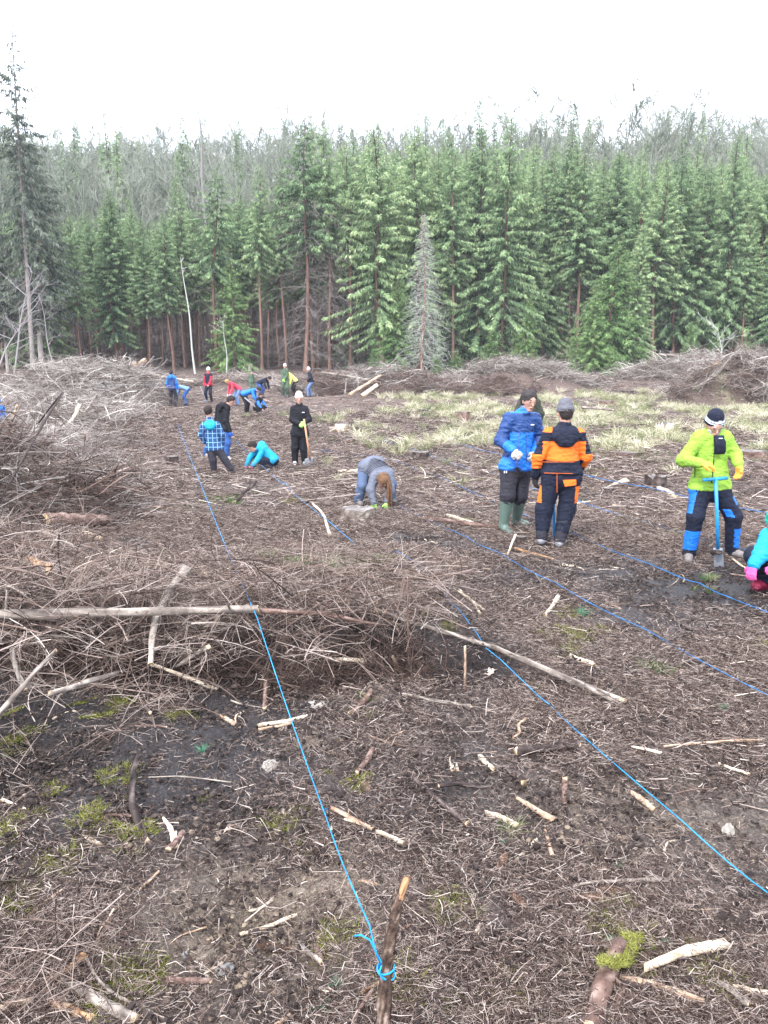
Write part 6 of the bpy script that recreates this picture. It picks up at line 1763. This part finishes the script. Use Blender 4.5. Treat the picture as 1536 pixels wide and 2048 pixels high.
# ---- tools
M_blue_paint = cloth('blue_painted_steel', (.02, .27, .62), rough=.35, spec=.5, bump=.05)
M_steel = cloth('worn_steel', (.22, .24, .27), rough=.35, spec=.6, bump=.1)
M_woodh = cloth('wooden_handle', (.52, .27, .15), rough=.6, bump=.2)
def tube_part(name, pts, r, mat, base, parent, S=8):
    pts = np.array([V3(p) for p in pts]); rr = np.full((1, len(pts)), r) if np.isscalar(r) else np.array(r)[None]
    Vz, Fz, cz = tubes(pts[None], rr, S, cap=True); bz = Bag(); bz.add(Vz, [(Fz, 0), (cz, 0)])
    return link(name, bz.mesh(name, [mat], base), parent=parent)
def blade(name, top, bot, wid, w0, w1, mat, base, parent, curve=.02, nrm=(0, -1, 0)):
    top, bot, wid, nrm = V3(top), V3(bot), unit(wid), unit(nrm)
    V = []
    for k in range(7):
        q = k / 6
        c = top + (bot - top) * q; w = (w0 + (w1 - w0) * q) * (1 if q < .75 else 1 - (q - .75) * 1.6)
        for j in range(5):
            u = (j - 2) / 2
            V.append(c + wid * w / 2 * u - nrm * curve * (1 - u * u))
    V = np.array(V); idx = np.arange(35).reshape(7, 5)
    F1 = np.stack([idx[:-1, :-1], idx[:-1, 1:], idx[1:, 1:], idx[1:, :-1]], -1).reshape(-1, 4)
    bz = Bag(); bz.add(np.vstack([V + nrm * .003, V - nrm * .003]), [(F1, 0), (F1[:, ::-1] + 35, 0)])
    edge = np.concatenate([idx[0, :], idx[1:, -1], idx[-1, ::-1][1:], idx[::-1, 0][1:-1]]); e2 = np.roll(edge, -1)
    bz.g.append((np.stack([edge, edge + 35, e2 + 35, e2], -1), 0))
    return link(name, bz.mesh(name, [mat], base), parent=parent)
def tool(name, loc, label, cat='spade'):
    e = bpy.data.objects.new(name, None); COL.objects.link(e); e.location = loc; e['label'] = label; e['category'] = cat; return e
Yt = 8.0
foot = G(1438, 1135); Yt = foot.y
e = tool('planting_spade', foot, 'blue steel planting spade with T handle standing before the man in the green fleece')
b_ = V3(foot)
tube_part('handle', [lp(1406, 960, Yt - .02), lp(1430, 958, Yt - .02), lp(1455, 956, Yt - .02)], .017, M_blue_paint, b_, e)
tube_part('shaft', [lp(1431.5, 958, Yt - .02), lp(1434, 1030, Yt - .01), lp(1436, 1097, Yt)], .018, M_blue_paint, b_, e)
bl = blade('blade', lp(1436, 1096, Yt), lp(1439, 1148, Yt), (1, 0, 0), .095, .105, M_steel, b_, e)
lm = lumps(60, .05, .010, .028, 77, (0, .5)); vv = np.concatenate(lm.v); lm.v = [vv * [1, .8, 1] + lp(1434, 1106, Yt - .03)]
link('mud', lm.mesh('mud', [M_crumb], b_), parent=bl)
e = tool('planting_spade', G(1109, 1090), 'blue steel spade shaft seen between the legs of the man in the work suit'); b_ = V3(e.location); Yt = YS + .22
tube_part('shaft', [lp(1107, 985, Yt + .02), lp(1108, 1030, Yt), lp(1108.5, 1082, Yt - .0)], .017, M_blue_paint, b_, e)
tube_part('handle', [lp(1090, 968, Yt + .05), lp(1107, 968, Yt + .05), lp(1124, 968, Yt + .05)], .017, M_blue_paint, b_, e)
tube_part('neck', [lp(1107, 968, Yt + .05), lp(1107, 985, Yt + .02)], .017, M_blue_paint, b_, e)
blade('blade', lp(1108.5, 1080, Yt - .03), lp(1109, 1096, Yt - .04), (1, 0, 0), .09, .09, M_steel, b_, e)

# ---- crouching woman at the right edge
Y = G(1525, 1193).y
J = joints(Y, head=(1552, 1062, .0), shL=(1532, 1088, .05), shR=(1590, 1094, .0), elL=(1520, 1125, -.08), elR=(1592, 1140, -.08), haL=(1506, 1146, -.16), haR=(1560, 1152, -.2), hipL=(1528, 1152, .22), hipR=(1575, 1154, .2),
           knL=(1508, 1128, -.02), knR=(1572, 1132, -.12), anL=(1525, 1180, .12), anR=(1578, 1184, .10), toeL=(1510, 1188, -.02), toeR=(1566, 1192, -.04))
J['face'] = unit([-.5, -.5, -.7]); J['up'] = unit([-.4, -.5, .9]); J['hdL'] = unit([-.3, -.2, -1])
J['hipL'] = J['hipL'] + [0, 0, .02]
person('crouching woman in a turquoise jacket and green knit hat cut off by the right edge', J,
       dict(jacket=[C['cyan']], trousers=C['navy'], loose=.02, shoes=('boot', C['maroon']), gloves=C['pglove'], head=('beanie', C['teal']), jhem=.08, jl=.035, fold=.012, hair=C['hair']), .95, .011, 4)
# ---- plaid boy
def mat_plaid():
    m, n, l, b = _mat('blue_plaid', .85, .15)
    tc = n.new('ShaderNodeTexCoord').outputs['Object']
    sp_ = n.new('ShaderNodeSeparateXYZ'); l.new(tc, sp_.inputs[0])
    def lines(o, w, ph):
        fr = _math(n, l, 'FRACT', _math(n, l, 'ADD', _math(n, l, 'DIVIDE', o, .095), ph))
        return _math(n, l, 'LESS_THAN', fr, w)
    a = _math(n, l, 'ADD', sp_.outputs[0], _math(n, l, 'MULTIPLY', sp_.outputs[1], .35))
    la, lb = lines(a, .14, .1), lines(sp_.outputs[2], .14, .3)
    ba, bb = lines(a, .5, .32), lines(sp_.outputs[2], .5, .5)
    c = _mixc(n, l, _math(n, l, 'MULTIPLY', ba, bb), (.025, .07, .17), (.01, .015, .035))
    c = _mixc(n, l, _math(n, l, 'MAXIMUM', la, lb), c, (.22, .42, .68))
    l.new(c, b.inputs['Base Color'])
    return m
M_plaid = mat_plaid()
Y = 14.25
def ground_y(px, py): return G(px, py).y
Y = ground_y(430, 951)
J = joints(Y, head=(417, 826, 0), shL=(406, 852, 0), shR=(437, 852, 0), elL=(402, 873, .02), elR=(445, 874, .02), haL=(409, 888, .08), haR=(445, 892, .10), hipL=(421, 902, 0), hipR=(437, 902, 0), knL=(426, 924, -.02), knR=(449, 922, .0),
           anL=(428, 943, .0), anR=(462, 941, .0), toeL=(427, 948, .13), toeR=(470, 946, .05))
J['face'] = unit([.1, .95, -.1]); J['up'] = np.array([0, 0, 1.])
person('boy seen from behind in a blue plaid jacket with cyan hood', J, dict(jacket=[M_plaid], trousers=C['dgrey'], loose=.025, shoes=('shoe', C['grey']), head=('hair', C['hair']), jhem=.02, jl=.03, hood_mat=C['cyan'], fold=.008), .82, .014, 5)
# ---- teenager in black jacket behind him
Y = ground_y(447, 917)
J = joints(Y, head=(462, 800, -.05), shL=(436, 812, .05), shR=(456, 812, -.08), elL=(434, 836, .1), elR=(452, 840, -.12), haL=(448, 858, .0), haR=(460, 861, -.15), hipL=(441, 858, .1), hipR=(451, 858, -.05), knL=(446, 884, .1), knR=(455, 884, -.08),
           anL=(449, 908, .1), anR=(452, 911, -.05), toeL=(458, 913, .05), toeR=(461, 916, -.12))
J['face'] = unit([.85, -.2, -.45]); J['up'] = unit([.4, 0, 1]); J['hdR'] = unit([.4, 0, -1])
person('teenager in a black hooded jacket and blue jeans with a blue glove, stooping', J, dict(jacket=[C['black']], trousers=C['jeans'], loose=.02, shoes=('shoe', C['white']), gloves=C['bglove'], head=('hair', C['hair']), jhem=.02, jl=.035, hood=True), .92, .014, 6)
# ---- crouching child in cyan
Y = ground_y(515, 942)
J = joints(Y, head=(505, 893, -.05), shL=(516, 893, .10), shR=(527, 896, -.08), elL=(500, 914, .05), elR=(516, 918, -.14), haL=(493, 931, -.05), haR=(505, 931, -.2), hipL=(546, 918, .10), hipR=(548, 921, -.05), knL=(513, 912, .12), knR=(521, 920, -.10),
           anL=(534, 932, .08), anR=(543, 934, -.08), toeL=(522, 937, .08), toeR=(531, 939, -.08))
J['face'] = unit([-.75, -.35, -.6]); J['up'] = unit([-.6, 0, .9]); J['hdL'] = unit([-.3, 0, -1]); J['hdR'] = unit([-.4, -.2, -1])
person('child in a cyan jacket crouching and planting with pink gloves', J, dict(jacket=[C['cyan']], trousers=C['navy'], loose=.02, shoes=('shoe', C['dgrey']), gloves=C['pglove'], head=('hair', C['hair']), jhem=.06, jl=.03, hood=True), .88, .014, 7)
# ---- man in black leaning on the spade
Y = ground_y(600, 930)
J = joints(Y, head=(598, 795, -.03), shL=(585, 814, 0), shR=(612, 814, 0), elL=(584, 837, -.02), elR=(618, 836, -.04), haL=(600, 845, -.28), haR=(609, 842, -.28), hipL=(592, 866, 0), hipR=(607, 866, 0), knL=(590, 894, -.03), knR=(607, 894, -.02),
           anL=(590, 920, 0), anR=(609, 920, 0), toeL=(589, 926, -.14), toeR=(611, 926, -.14))
J['face'] = unit([.15, -.98, -.1]); J['up'] = np.array([0, 0, 1.]); J['hdL'] = unit([.9, -.3, -.2]); J['hdR'] = unit([-.5, -.4, -.4])
r, b0, K = person('young man in a black windbreaker and white shoes leaning on a wooden spade', J, dict(jacket=[C['black']], trousers=C['black'], loose=.02, shoes=('shoe', C['white']), gloves=C['gglove'], head=('cap', C['wglove']), jhem=.04, jl=.03), 1.0, .013, 8)
patch(K['jacket'], b0, [lp(604, 824, Y - .17), lp(609, 824, Y - .165), lp(609, 825.5, Y - .165), lp(604, 825.5, Y - .17)], C['white'], 'logo')
f_ = G(621, 932)
e = tool('spade', f_, 'spade with light wooden handle held by the young man in black'); b_ = V3(f_)
tube_part('handle', [lp(608, 838, Y - .33), lp(615, 885, Y - .30), lp(620, 920, Y - .26)], .021, M_woodh, b_, e)
blade('blade', lp(619, 916, Y - .26), lp(615, 933, Y - .26), (1, 0, .2), .21, .20, M_steel, b_, e)
# ---- bending woman
Y = ground_y(716, 1012)
J = joints(Y, head=(766, 966, -.22), shL=(748, 958, -.15), shR=(783, 950, -.08), elL=(741, 983, -.22), elR=(780, 984, -.2), haL=(748, 1009, -.28), haR=(775, 1008, -.28), hipL=(731, 938, .10), hipR=(752, 930, .22), knL=(725, 974, .0), knR=(782, 972, .30),
           anL=(716, 1006, .05), anR=(783, 1003, .35), toeL=(722, 1011, -.08), toeR=(790, 1008, .22))
J['face'] = unit([.25, -.45, -.85]); J['up'] = unit([.4, -.8, -.1]); J['hdL'] = unit([.15, -.1, -1]); J['hdR'] = unit([-.1, -.1, -1])
def rule_puff(c, n, J): return np.zeros(len(c), int)
r, b0, K = person('bending woman in a grey blue jacket and jeans with a long brown ponytail', J, dict(jacket=[C['puff']], trousers=C['denim'], loose=.02, shoes=('shoe', C['tanshoe']), gloves=C['gglove'], head=('hair', C['brown']), jhem=.05, jl=.025), .97, .0115, 9)
g = np.random.default_rng(5); hs_ = []
H0 = K['J']['head'] - K['F'] * .02 + K['U'] * .09; H1 = lp(779, 1015, Y - .30)
for i in range(70):
    a = H0 + g.normal(0, .012, 3); b_ = H1 + g.normal(0, .022, 3) + [0, 0, g.uniform(0, .1)]
    q = np.linspace(0, 1, 6)[:, None]; hs_.append(a + (b_ - a) * q + np.array([.05, -.02, .04]) * np.sin(q * math.pi) * (1 - q) * 1.4 + g.normal(0, .01, 3) * np.sin(q * math.pi))
Vz, Fz, _ = tubes(np.array(hs_), np.tile(np.array([.006, .009, .010, .009, .007, .003]), (70, 1)), 4); bz = Bag(); bz.add(Vz, [(Fz, 0)]); link('ponytail', bz.mesh('ponytail', [C['brown']], b0), parent=r)
# quilting ridges over the back of her jacket
for i in range(9):
    q = .06 + i * .105; c = K['hipc'] + (K['shc'] - K['hipc']) * q
    back = -K['frt']
    th = np.linspace(-1.25, 1.25, 9)
    rad = (.150 + .02 * q)
    pts = np.array([c + K['side'] * math.sin(t) * (rad + .02) * 1.05 + back * math.cos(t) * (rad * .83 + .012) for t in th])
    Vz, Fz, _ = tubes(pts[None], np.full((1, 9), .005), 4); bz = Bag(); bz.add(Vz, [(Fz, 0)]); link('quilt_seam', bz.mesh('quilt_seam', [C['dgrey']], b0), parent=K['jacket'])
# ---- person in olive behind the blue man
Y = G(1058, 945).y
J = joints(Y, head=(1064, 786, .05), shL=(1040, 800, 0), shR=(1076, 800, 0), elL=(1034, 824, 0), elR=(1082, 826, .0), haL=(1036, 812, .2), haR=(1078, 846, .1), hipL=(1048, 858, 0), hipR=(1070, 858, 0), knL=(1046, 896, .0), knR=(1070, 896, 0),
           anL=(1046, 932, .0), anR=(1070, 932, 0), toeL=(1046, 936, .15), toeR=(1070, 936, .15))
for k_ in ('anL', 'anR', 'toeL', 'toeR'):
    J[k_][2] = h1(J[k_][0], J[k_][1]) + (.09 if k_[0] == 'a' else .05)
J['face'] = unit([-.1, .95, -.35]); J['up'] = unit([0, .3, 1])
person('person in a dark olive jacket and brown hat, standing behind the blue jacket man', J, dict(jacket=[C['oliv']], trousers=C['oliv'], shoes=('shoe', C['dgrey']), gloves=C['dglove'], head=('beanie', cloth('brown_beanie', (.05, .03, .028))), jhem=.08, jl=.035), 1.0, .016, 10)

# ---- far workers: posed from a skeleton
def posed(px, py, label, fit, h=1.7, phi=0.0, hip=.52, tilt=0.0, hands=((.02, .02), (.02, .02)), spread=.09, legf=(0, 0), hipback=0.0, seed=0, headdown=0.0, lift=0.0, group='workers in the far part of the clearing'):
    """phi: heading (0 = away from the camera, 90 = to the right). hands: (forward, height) as shares of the body height."""
    c = V3(G(px, py)); c[2] = float(gz(c[0], c[1])) + lift
    f = np.array([math.sin(R(phi)), math.cos(R(phi)), 0.]); sd = np.array([f[1], -f[0], 0.]); z = np.array([0, 0, 1.])
    s = h / 1.78
    hc = c + z * hip * h - f * hipback * h
    up = unit(z * math.cos(tilt) + f * math.sin(tilt))
    sh = hc + up * .30 * h
    J = dict(hipL=hc - sd * .05 * h, hipR=hc + sd * .05 * h, shL=sh - sd * .105 * h, shR=sh + sd * .105 * h)
    hd = unit(up * .6 + z * .4 * math.cos(tilt) + f * (math.sin(tilt) * .4)) if tilt < 1.0 else unit(up + f * .1 - z * .15)
    J['head'] = sh + hd * .125 * h
    J['face'] = unit(f * math.cos(tilt + headdown) - z * math.sin(tilt + headdown)); J['up'] = unit(hd)
    for q, sg, i in (('L', -1, 0), ('R', 1, 1)):
        J['an' + q] = c + sd * sg * spread * h * .8 + f * legf[i] * h + z * .05 * h
        J['toe' + q] = J['an' + q] + f * .085 * h - z * .028 * h
        J['kn' + q] = ik(J['hip' + q], J['an' + q], .25 * h, .245 * h, f + sd * sg * .15)
        hf, hz = hands[i][:2]; ho = hands[i][2] if len(hands[i]) > 2 else .09
        tgt = c + f * hf * h + z * hz * h + sd * sg * ho * h
        d = tgt - J['sh' + q]; D = np.linalg.norm(d)
        if D > .315 * h: tgt = J['sh' + q] + d / D * .315 * h
        J['ha' + q] = tgt
        J['el' + q] = ik(J['sh' + q], tgt, .17 * h, .15 * h, -f * .8 + sd * sg * .6 - z * .4)
    return person(label, J, fit, s, .021 if h > 1.2 else .017, seed, group)
dn = ((.0, .42), (.0, .42))
r_ = posed(346, 815, 'far person standing with back turned in a blue and navy jacket, leftmost', dict(jacket=[C['dblue'], C['blue']], jacket_rule=lambda c, n, J: ((np.abs(c[:, 0] - (J['shL'][0] + J['shR'][0]) / 2) > .20) | (c[:, 2] > J['shL'][2] - .02)).astype(int), trousers=C['dgrey'], shoes=('shoe', C['dgrey']), head=('hair', C['hair']), hood=True, jl=.035), 1.72, 10, hands=((.02, .45, .13), (.08, .42, .15)), seed=21)
posed(373, 810, 'far person in light blue top and jeans bending beside the leftmost one', dict(jacket=[C['lblue']], trousers=C['jeans'], shoes=('shoe', C['dgrey']), head=('hair', C['hair'])), 1.6, 260, hip=.50, tilt=1.3, hands=((.30, .25), (.28, .22)), hipback=.06, seed=22)
posed(419, 806, 'far person in white cap, navy vest and dark red sleeves holding a pole', dict(jacket=[C['red']], vest=C['navy'], trousers=C['navy'], shoes=('shoe', C['dgrey']), head=('cap', C['white'])), 1.72, 195, hands=((.12, .50, .05), (.02, .45, .14)), spread=.10, seed=23)
posed(476, 812, 'far blond person in coral red jacket bending behind the blue one', dict(jacket=[C['rred']], trousers=C['ljeans'], shoes=('shoe', C['dgrey']), gloves=C['white'], head=('hair', C['blond'])), 1.65, 235, tilt=1.0, hip=.5, hands=((.3, .2), (.3, .2)), hipback=.05, seed=24)
posed(493, 829, 'far person in bright blue jacket and black trousers bending over a spade', dict(jacket=[C['blue']], trousers=C['black'], shoes=('shoe', C['gglove']), head=('hair', C['hair'])), 1.72, 100, tilt=1.25, hip=.52, hands=((.30, .40), (.35, .28)), hipback=.07, seed=25)
posed(504, 790, 'small far child in green camouflage standing behind the bending group', dict(jacket=[C['camo']], trousers=C['camo'], shoes=('shoe', C['dgrey']), head=('beanie', C['camo'])), 1.25, 150, hands=dn, seed=26)
posed(522, 797, 'far person in navy top and jeans bending to the right', dict(jacket=[C['navy']], trousers=C['jeans'], shoes=('shoe', C['dgrey']), head=('hair', C['hair'])), 1.62, 110, tilt=1.15, hip=.5, hands=((.28, .22), (.28, .22)), hipback=.06, spread=.12, seed=27)
posed(517, 829, 'far dark clothed person with blue sleeves crouching beside the spade', dict(jacket=[C['black'], C['blue']], jacket_rule=lambda c, n, J: (np.minimum(np.linalg.norm(c - J['elL'], axis=1), np.linalg.norm(c - J['elR'], axis=1)) < .17).astype(int), trousers=C['black'], shoes=('shoe', C['dgrey']), head=('hair', C['hair'])), 1.5, 120, hip=.18, tilt=.45, hands=((.28, .12), (.28, .08)), hipback=.08, seed=28)
posed(571, 794, 'far person in green camouflage overalls and white cap holding a pole', dict(jacket=[C['camo']], trousers=C['camo'], loose=.03, shoes=('shoe', C['shoe']), gloves=C['gglove'], head=('cap', C['white'])), 1.75, 185, hands=((.14, .55, .0), (.14, .50, .0)), seed=29)
posed(592, 792, 'far person in yellow jacket and white cap bending left', dict(jacket=[C['yellow']], trousers=C['black'], shoes=('shoe', C['dgrey']), gloves=C['gglove'], head=('cap', C['white'])), 1.65, 250, tilt=.75, hip=.5, hands=((.22, .35), (.22, .3)), seed=30)
posed(624, 793, 'far white haired person in navy jacket and jeans with one knee raised', dict(jacket=[C['navy']], trousers=C['ljeans'], shoes=('shoe', C['dgrey']), head=('cap', C['white'])), 1.62, 265, tilt=.25, hip=.5, hands=((.16, .55), (.14, .5)), legf=(.14, 0), seed=31)
posed(413, 912, 'stooping person in a grey blue top hidden behind the plaid boy', dict(jacket=[C['grey']], trousers=C['jeans'], shoes=('shoe', C['white']), head=('cap', C['dgrey'])), 1.45, 100, tilt=1.05, hip=.5, hands=((.28, .25), (.28, .25)), hipback=.02, seed=32, group=None)
posed(4, 862, 'child in bright blue with a raised arm at the left edge behind the brush', dict(jacket=[C['blue']], trousers=C['cyan'], shoes=('shoe', C['white']), head=('beanie', C['blue'])), 1.3, 170, hip=.3, tilt=.2, hands=((.1, .2), (.05, .78, .22)), seed=33, group=None)
# tools of the far workers
def pole(a, b, label, mat, r=.02, bl_w=.0, Yo=0):
    pa, pb = V3(a), V3(b); e = tool('spade' if bl_w else 'tool_pole', pb, label, 'spade' if bl_w else 'pole')
    tube_part('handle', [pa, (pa + pb) / 2, pb], r, mat, pb, e, 6)
    if bl_w: blade('blade', pb + (pa - pb) * .12, pb + [0, 0, -.08], (1, 0, .3), bl_w, bl_w * .9, M_steel, pb, e)
    return e
q = G(415, 806); pole(W(400, 772, q.y - .2), (q.x, q.y - .2, q.z + .05), 'pole tool held by the far person in the white cap and red sleeves', C['shoe'], .022, .16)
q = G(526, 828); pole(W(489, 795, q.y - .3), (q.x, q.y - .2, q.z + .05), 'pale handled spade held by the bending person in bright blue', C['shoe'], .035, .2)
q = G(571, 790); pole(W(568, 759, q.y - .35), (q.x, q.y - .35, q.z + .05), 'pale pole held by the person in camouflage overalls', C['shoe'], .022, .15)
q = G(521, 797); pole(W(519, 776, q.y - .3), (q.x, q.y - .3, q.z + .05), 'blue spade below the bending person in navy', C['blue'], .022, .15)

# ------------------------------------------------------------------ stake and strings
base = W(760, 2150, 1.72); tb = np.array([0, 0, 0.])
pt = [V3(W(764, 2250, 1.66)), V3(W(767, 2120, 1.70)), V3(W(768, 2020, 1.76)), V3(W(773, 1930, 1.82)), V3(W(784, 1860, 1.84)), V3(W(795, 1805, 1.87)), V3(W(805, 1778, 1.88))]
zg = h1(pt[0][0], pt[0][1]); pt[0][2] = min(pt[0][2], zg - .1)
P = np.array(pt); rr = np.array([.021, .0205, .0195, .0175, .016, .0145, .012])
K_ = 30; tt = np.linspace(0, 6, K_); Pn = np.stack([np.interp(tt, range(7), P[:, i]) for i in range(3)], -1); rn = np.interp(tt, range(7), rr)
gk = np.random.default_rng(2); rn *= 1 + .05 * gk.normal(0, 1, K_)
Vz, Fz, cz = tubes(Pn[None], rn[None], 16, cap=True, rough=.05)
mi = np.zeros(len(Fz), int)
Vz = Vz.copy()
up_ = unit(Pn[-1] - Pn[-3])
Vz[-16:] += up_ * (gk.uniform(0, .045, 16))[:, None]; Vz[-32:-16] += up_ * gk.uniform(-.01, .012, 16)[:, None]
bz = Bag(); ringi = Fz[:, 0] // 16
wood = (ringi >= K_ - 4) & ((Vz[Fz].mean(1)[:, 0] - np.interp(Vz[Fz].mean(1)[:, 2], Pn[:, 2], Pn[:, 0])) > -.004)
bz.add(Vz, [(Fz, wood.astype(int)), (cz, 1)], np.clip(.45 + .25 * gk.normal(0, 1, len(Vz)), 0, 1))
bs = Pn[0]
stake = link('wooden_stake', bz.mesh('wooden_stake', [mat_tint('stake_bark', [(0, (.02, .013, .01)), (.5, (.085, .055, .04)), (1, (.26, .20, .16))], nscale=60, namp=1.2, bump=.8, bscale=90), M_stick['orange']], bs), loc=bs,
             label='dark branch stake with splintered top holding the blue string in the foreground', cat='stake')
for px, py, dx in ((779, 1900, .012), (789, 1838, -.013), (770, 1975, .015)):
    c = V3(W(px, py, 1.83)) + [dx, -.008, 0]
    l2 = lumps(3, .004, .004, .007, int(px), (0, .3)); l2.v = [np.concatenate(l2.v) + c]; link('knot', l2.mesh('knot', [M_stick['dark']], bs), parent=stake)

M_str = cloth('blue_twine', (.015, .27, .60), rough=.6, var=.35, bump=.0)
M_str2 = cloth('dark_blue_twine', (.02, .15, .38), rough=.6, var=.5, bump=.0)
def string(points, label, r=.0022, mat=None, lifts=None, name='planting_string', extra=None):
    """Twine: straight runs between the points where it touches down."""
    pts = []
    for i, p in enumerate(points):
        if isinstance(p, tuple):
            l = lifts[i] if lifts else .02
            c = G(p[0], p[1])
            if l > .03: c = W(p[0], p[1], c.y * (1 - l / EYE))
            else: c.z = float(gz(c.x, c.y)) + l
            pts.append(V3(c))
        else: pts.append(V3(p))
    out = []
    for i in range(len(pts) - 1):
        n = max(3, int(np.linalg.norm(pts[i + 1] - pts[i]) / .12))
        for k in range(n):
            q = k / n; c = pts[i] + (pts[i + 1] - pts[i]) * q
            c[2] = max(c[2] - .02 * math.sin(q * math.pi), float(gz(c[0], c[1])) + .035)
            out.append(c)
    out.append(pts[-1]); out = np.array(out)
    rad = r * (1 + .10 * np.linalg.norm(out, axis=1) ** .9 * .6)
    Vz, Fz, cz = tubes(out[None], rad[None], 5, cap=True); bz = Bag(); bz.add(Vz, [(Fz, 0), (cz, 0)])
    m = out[0]
    return link(name, bz.mesh(name, [mat or M_str], m), loc=m, label=label, cat='string'), m
tie = V3(W(764, 1936, 1.80))
def tie_ring(py, Yc, rad, drop, px0=772):
    c = V3(W(px0, py, Yc)); th = np.linspace(0, 2 * np.pi, 20)
    return np.stack([c[0] + rad * np.cos(th), c[1] + rad * np.sin(th), c[2] + drop * np.cos(th + .3)], -1)
o, m = string([V3(W(763, 1925, 1.795)), V3(W(739, 1850, 1.98)), (652, 1635), (514, 1235), (430, 1040), (355, 848)], 'first blue string, tied to the stake and running up left over the bank', lifts=[0, 0, .05, .24, .18, .10])
for nm, pts, r in (('loop', tie_ring(1937, 1.815, .023, .006), .0024), ('loop', tie_ring(1943, 1.813, .0235, -.012), .0024),
                   ('loop_end', np.array([W(708, 1872, 1.80), W(722, 1870, 1.79), W(740, 1880, 1.785), W(752, 1905, 1.785), W(762, 1930, 1.79)]), .0024),
                   ('loop_end', np.array([W(763, 1930, 1.79), W(759, 1944, 1.785), W(763, 1956, 1.785), W(772, 1961, 1.79), W(780, 1956, 1.80)]), .0022)):
    Vz, Fz, cz = tubes(np.array([V3(p) for p in pts])[None], np.full((1, len(pts)), r), 6, cap=True); bz = Bag(); bz.add(Vz, [(Fz, 0), (cz, 0)])
    link(nm, bz.mesh(nm, [M_str], m), parent=o)
for k_, (px, py) in enumerate(((652, 1634),)):
    c = V3(G(px, py)) + [0, 0, .03]; th = np.linspace(0, 12, 30)
    kp = np.stack([c[0] + .008 * np.cos(th), c[1] + .004 * np.sin(th * 1.3), c[2] + .008 * np.sin(th)], -1)
    Vz, Fz, cz = tubes(kp[None], np.full((1, 30), .0022), 5); bz = Bag(); bz.add(Vz, [(Fz, 0)]); link('knot', bz.mesh('knot', [M_str], m), parent=o)
string([(1620, 1845), (1368, 1645), (1000, 1318), (652, 1038), (545, 950), (470, 880)], 'second blue string running from the lower right to the crouching cyan child', lifts=[.10, .10, .10, .12, .12, .06])
string([(1640, 1440), (1290, 1258), (1110, 1165), (1000, 1106), (880, 1050), (800, 1012)], 'third string, darker blue, passing below the man in the work suit', r=.0028, mat=M_str2, lifts=[.09, .08, .10, .08, .08, .05])
string([(1640, 1262), (1300, 1128), (1140, 1064), (1035, 1022), (900, 962), (790, 920), (640, 905)], 'fourth string, blue, passing in front of the feet of the man in green', r=.003, mat=M_str2, lifts=[.08, .06, .10, .08, .08, .05, .03])
string([(1640, 1138), (1496, 1100), (1300, 1046), (1153, 1000), (960, 944), (830, 900), (760, 880)], 'fifth blue string passing behind the legs of the man in green', r=.0034, mat=M_str2, lifts=[.12, .10, .08, .12, .08, .05, .03])
string([(1640, 1050), (1536, 1026), (1300, 975), (1162, 948), (1000, 908), (860, 875)], 'sixth blue string, farthest one, leading to the right edge at knee height', r=.0038, mat=M_str2, lifts=[.12, .15, .12, .12, .08, .05])
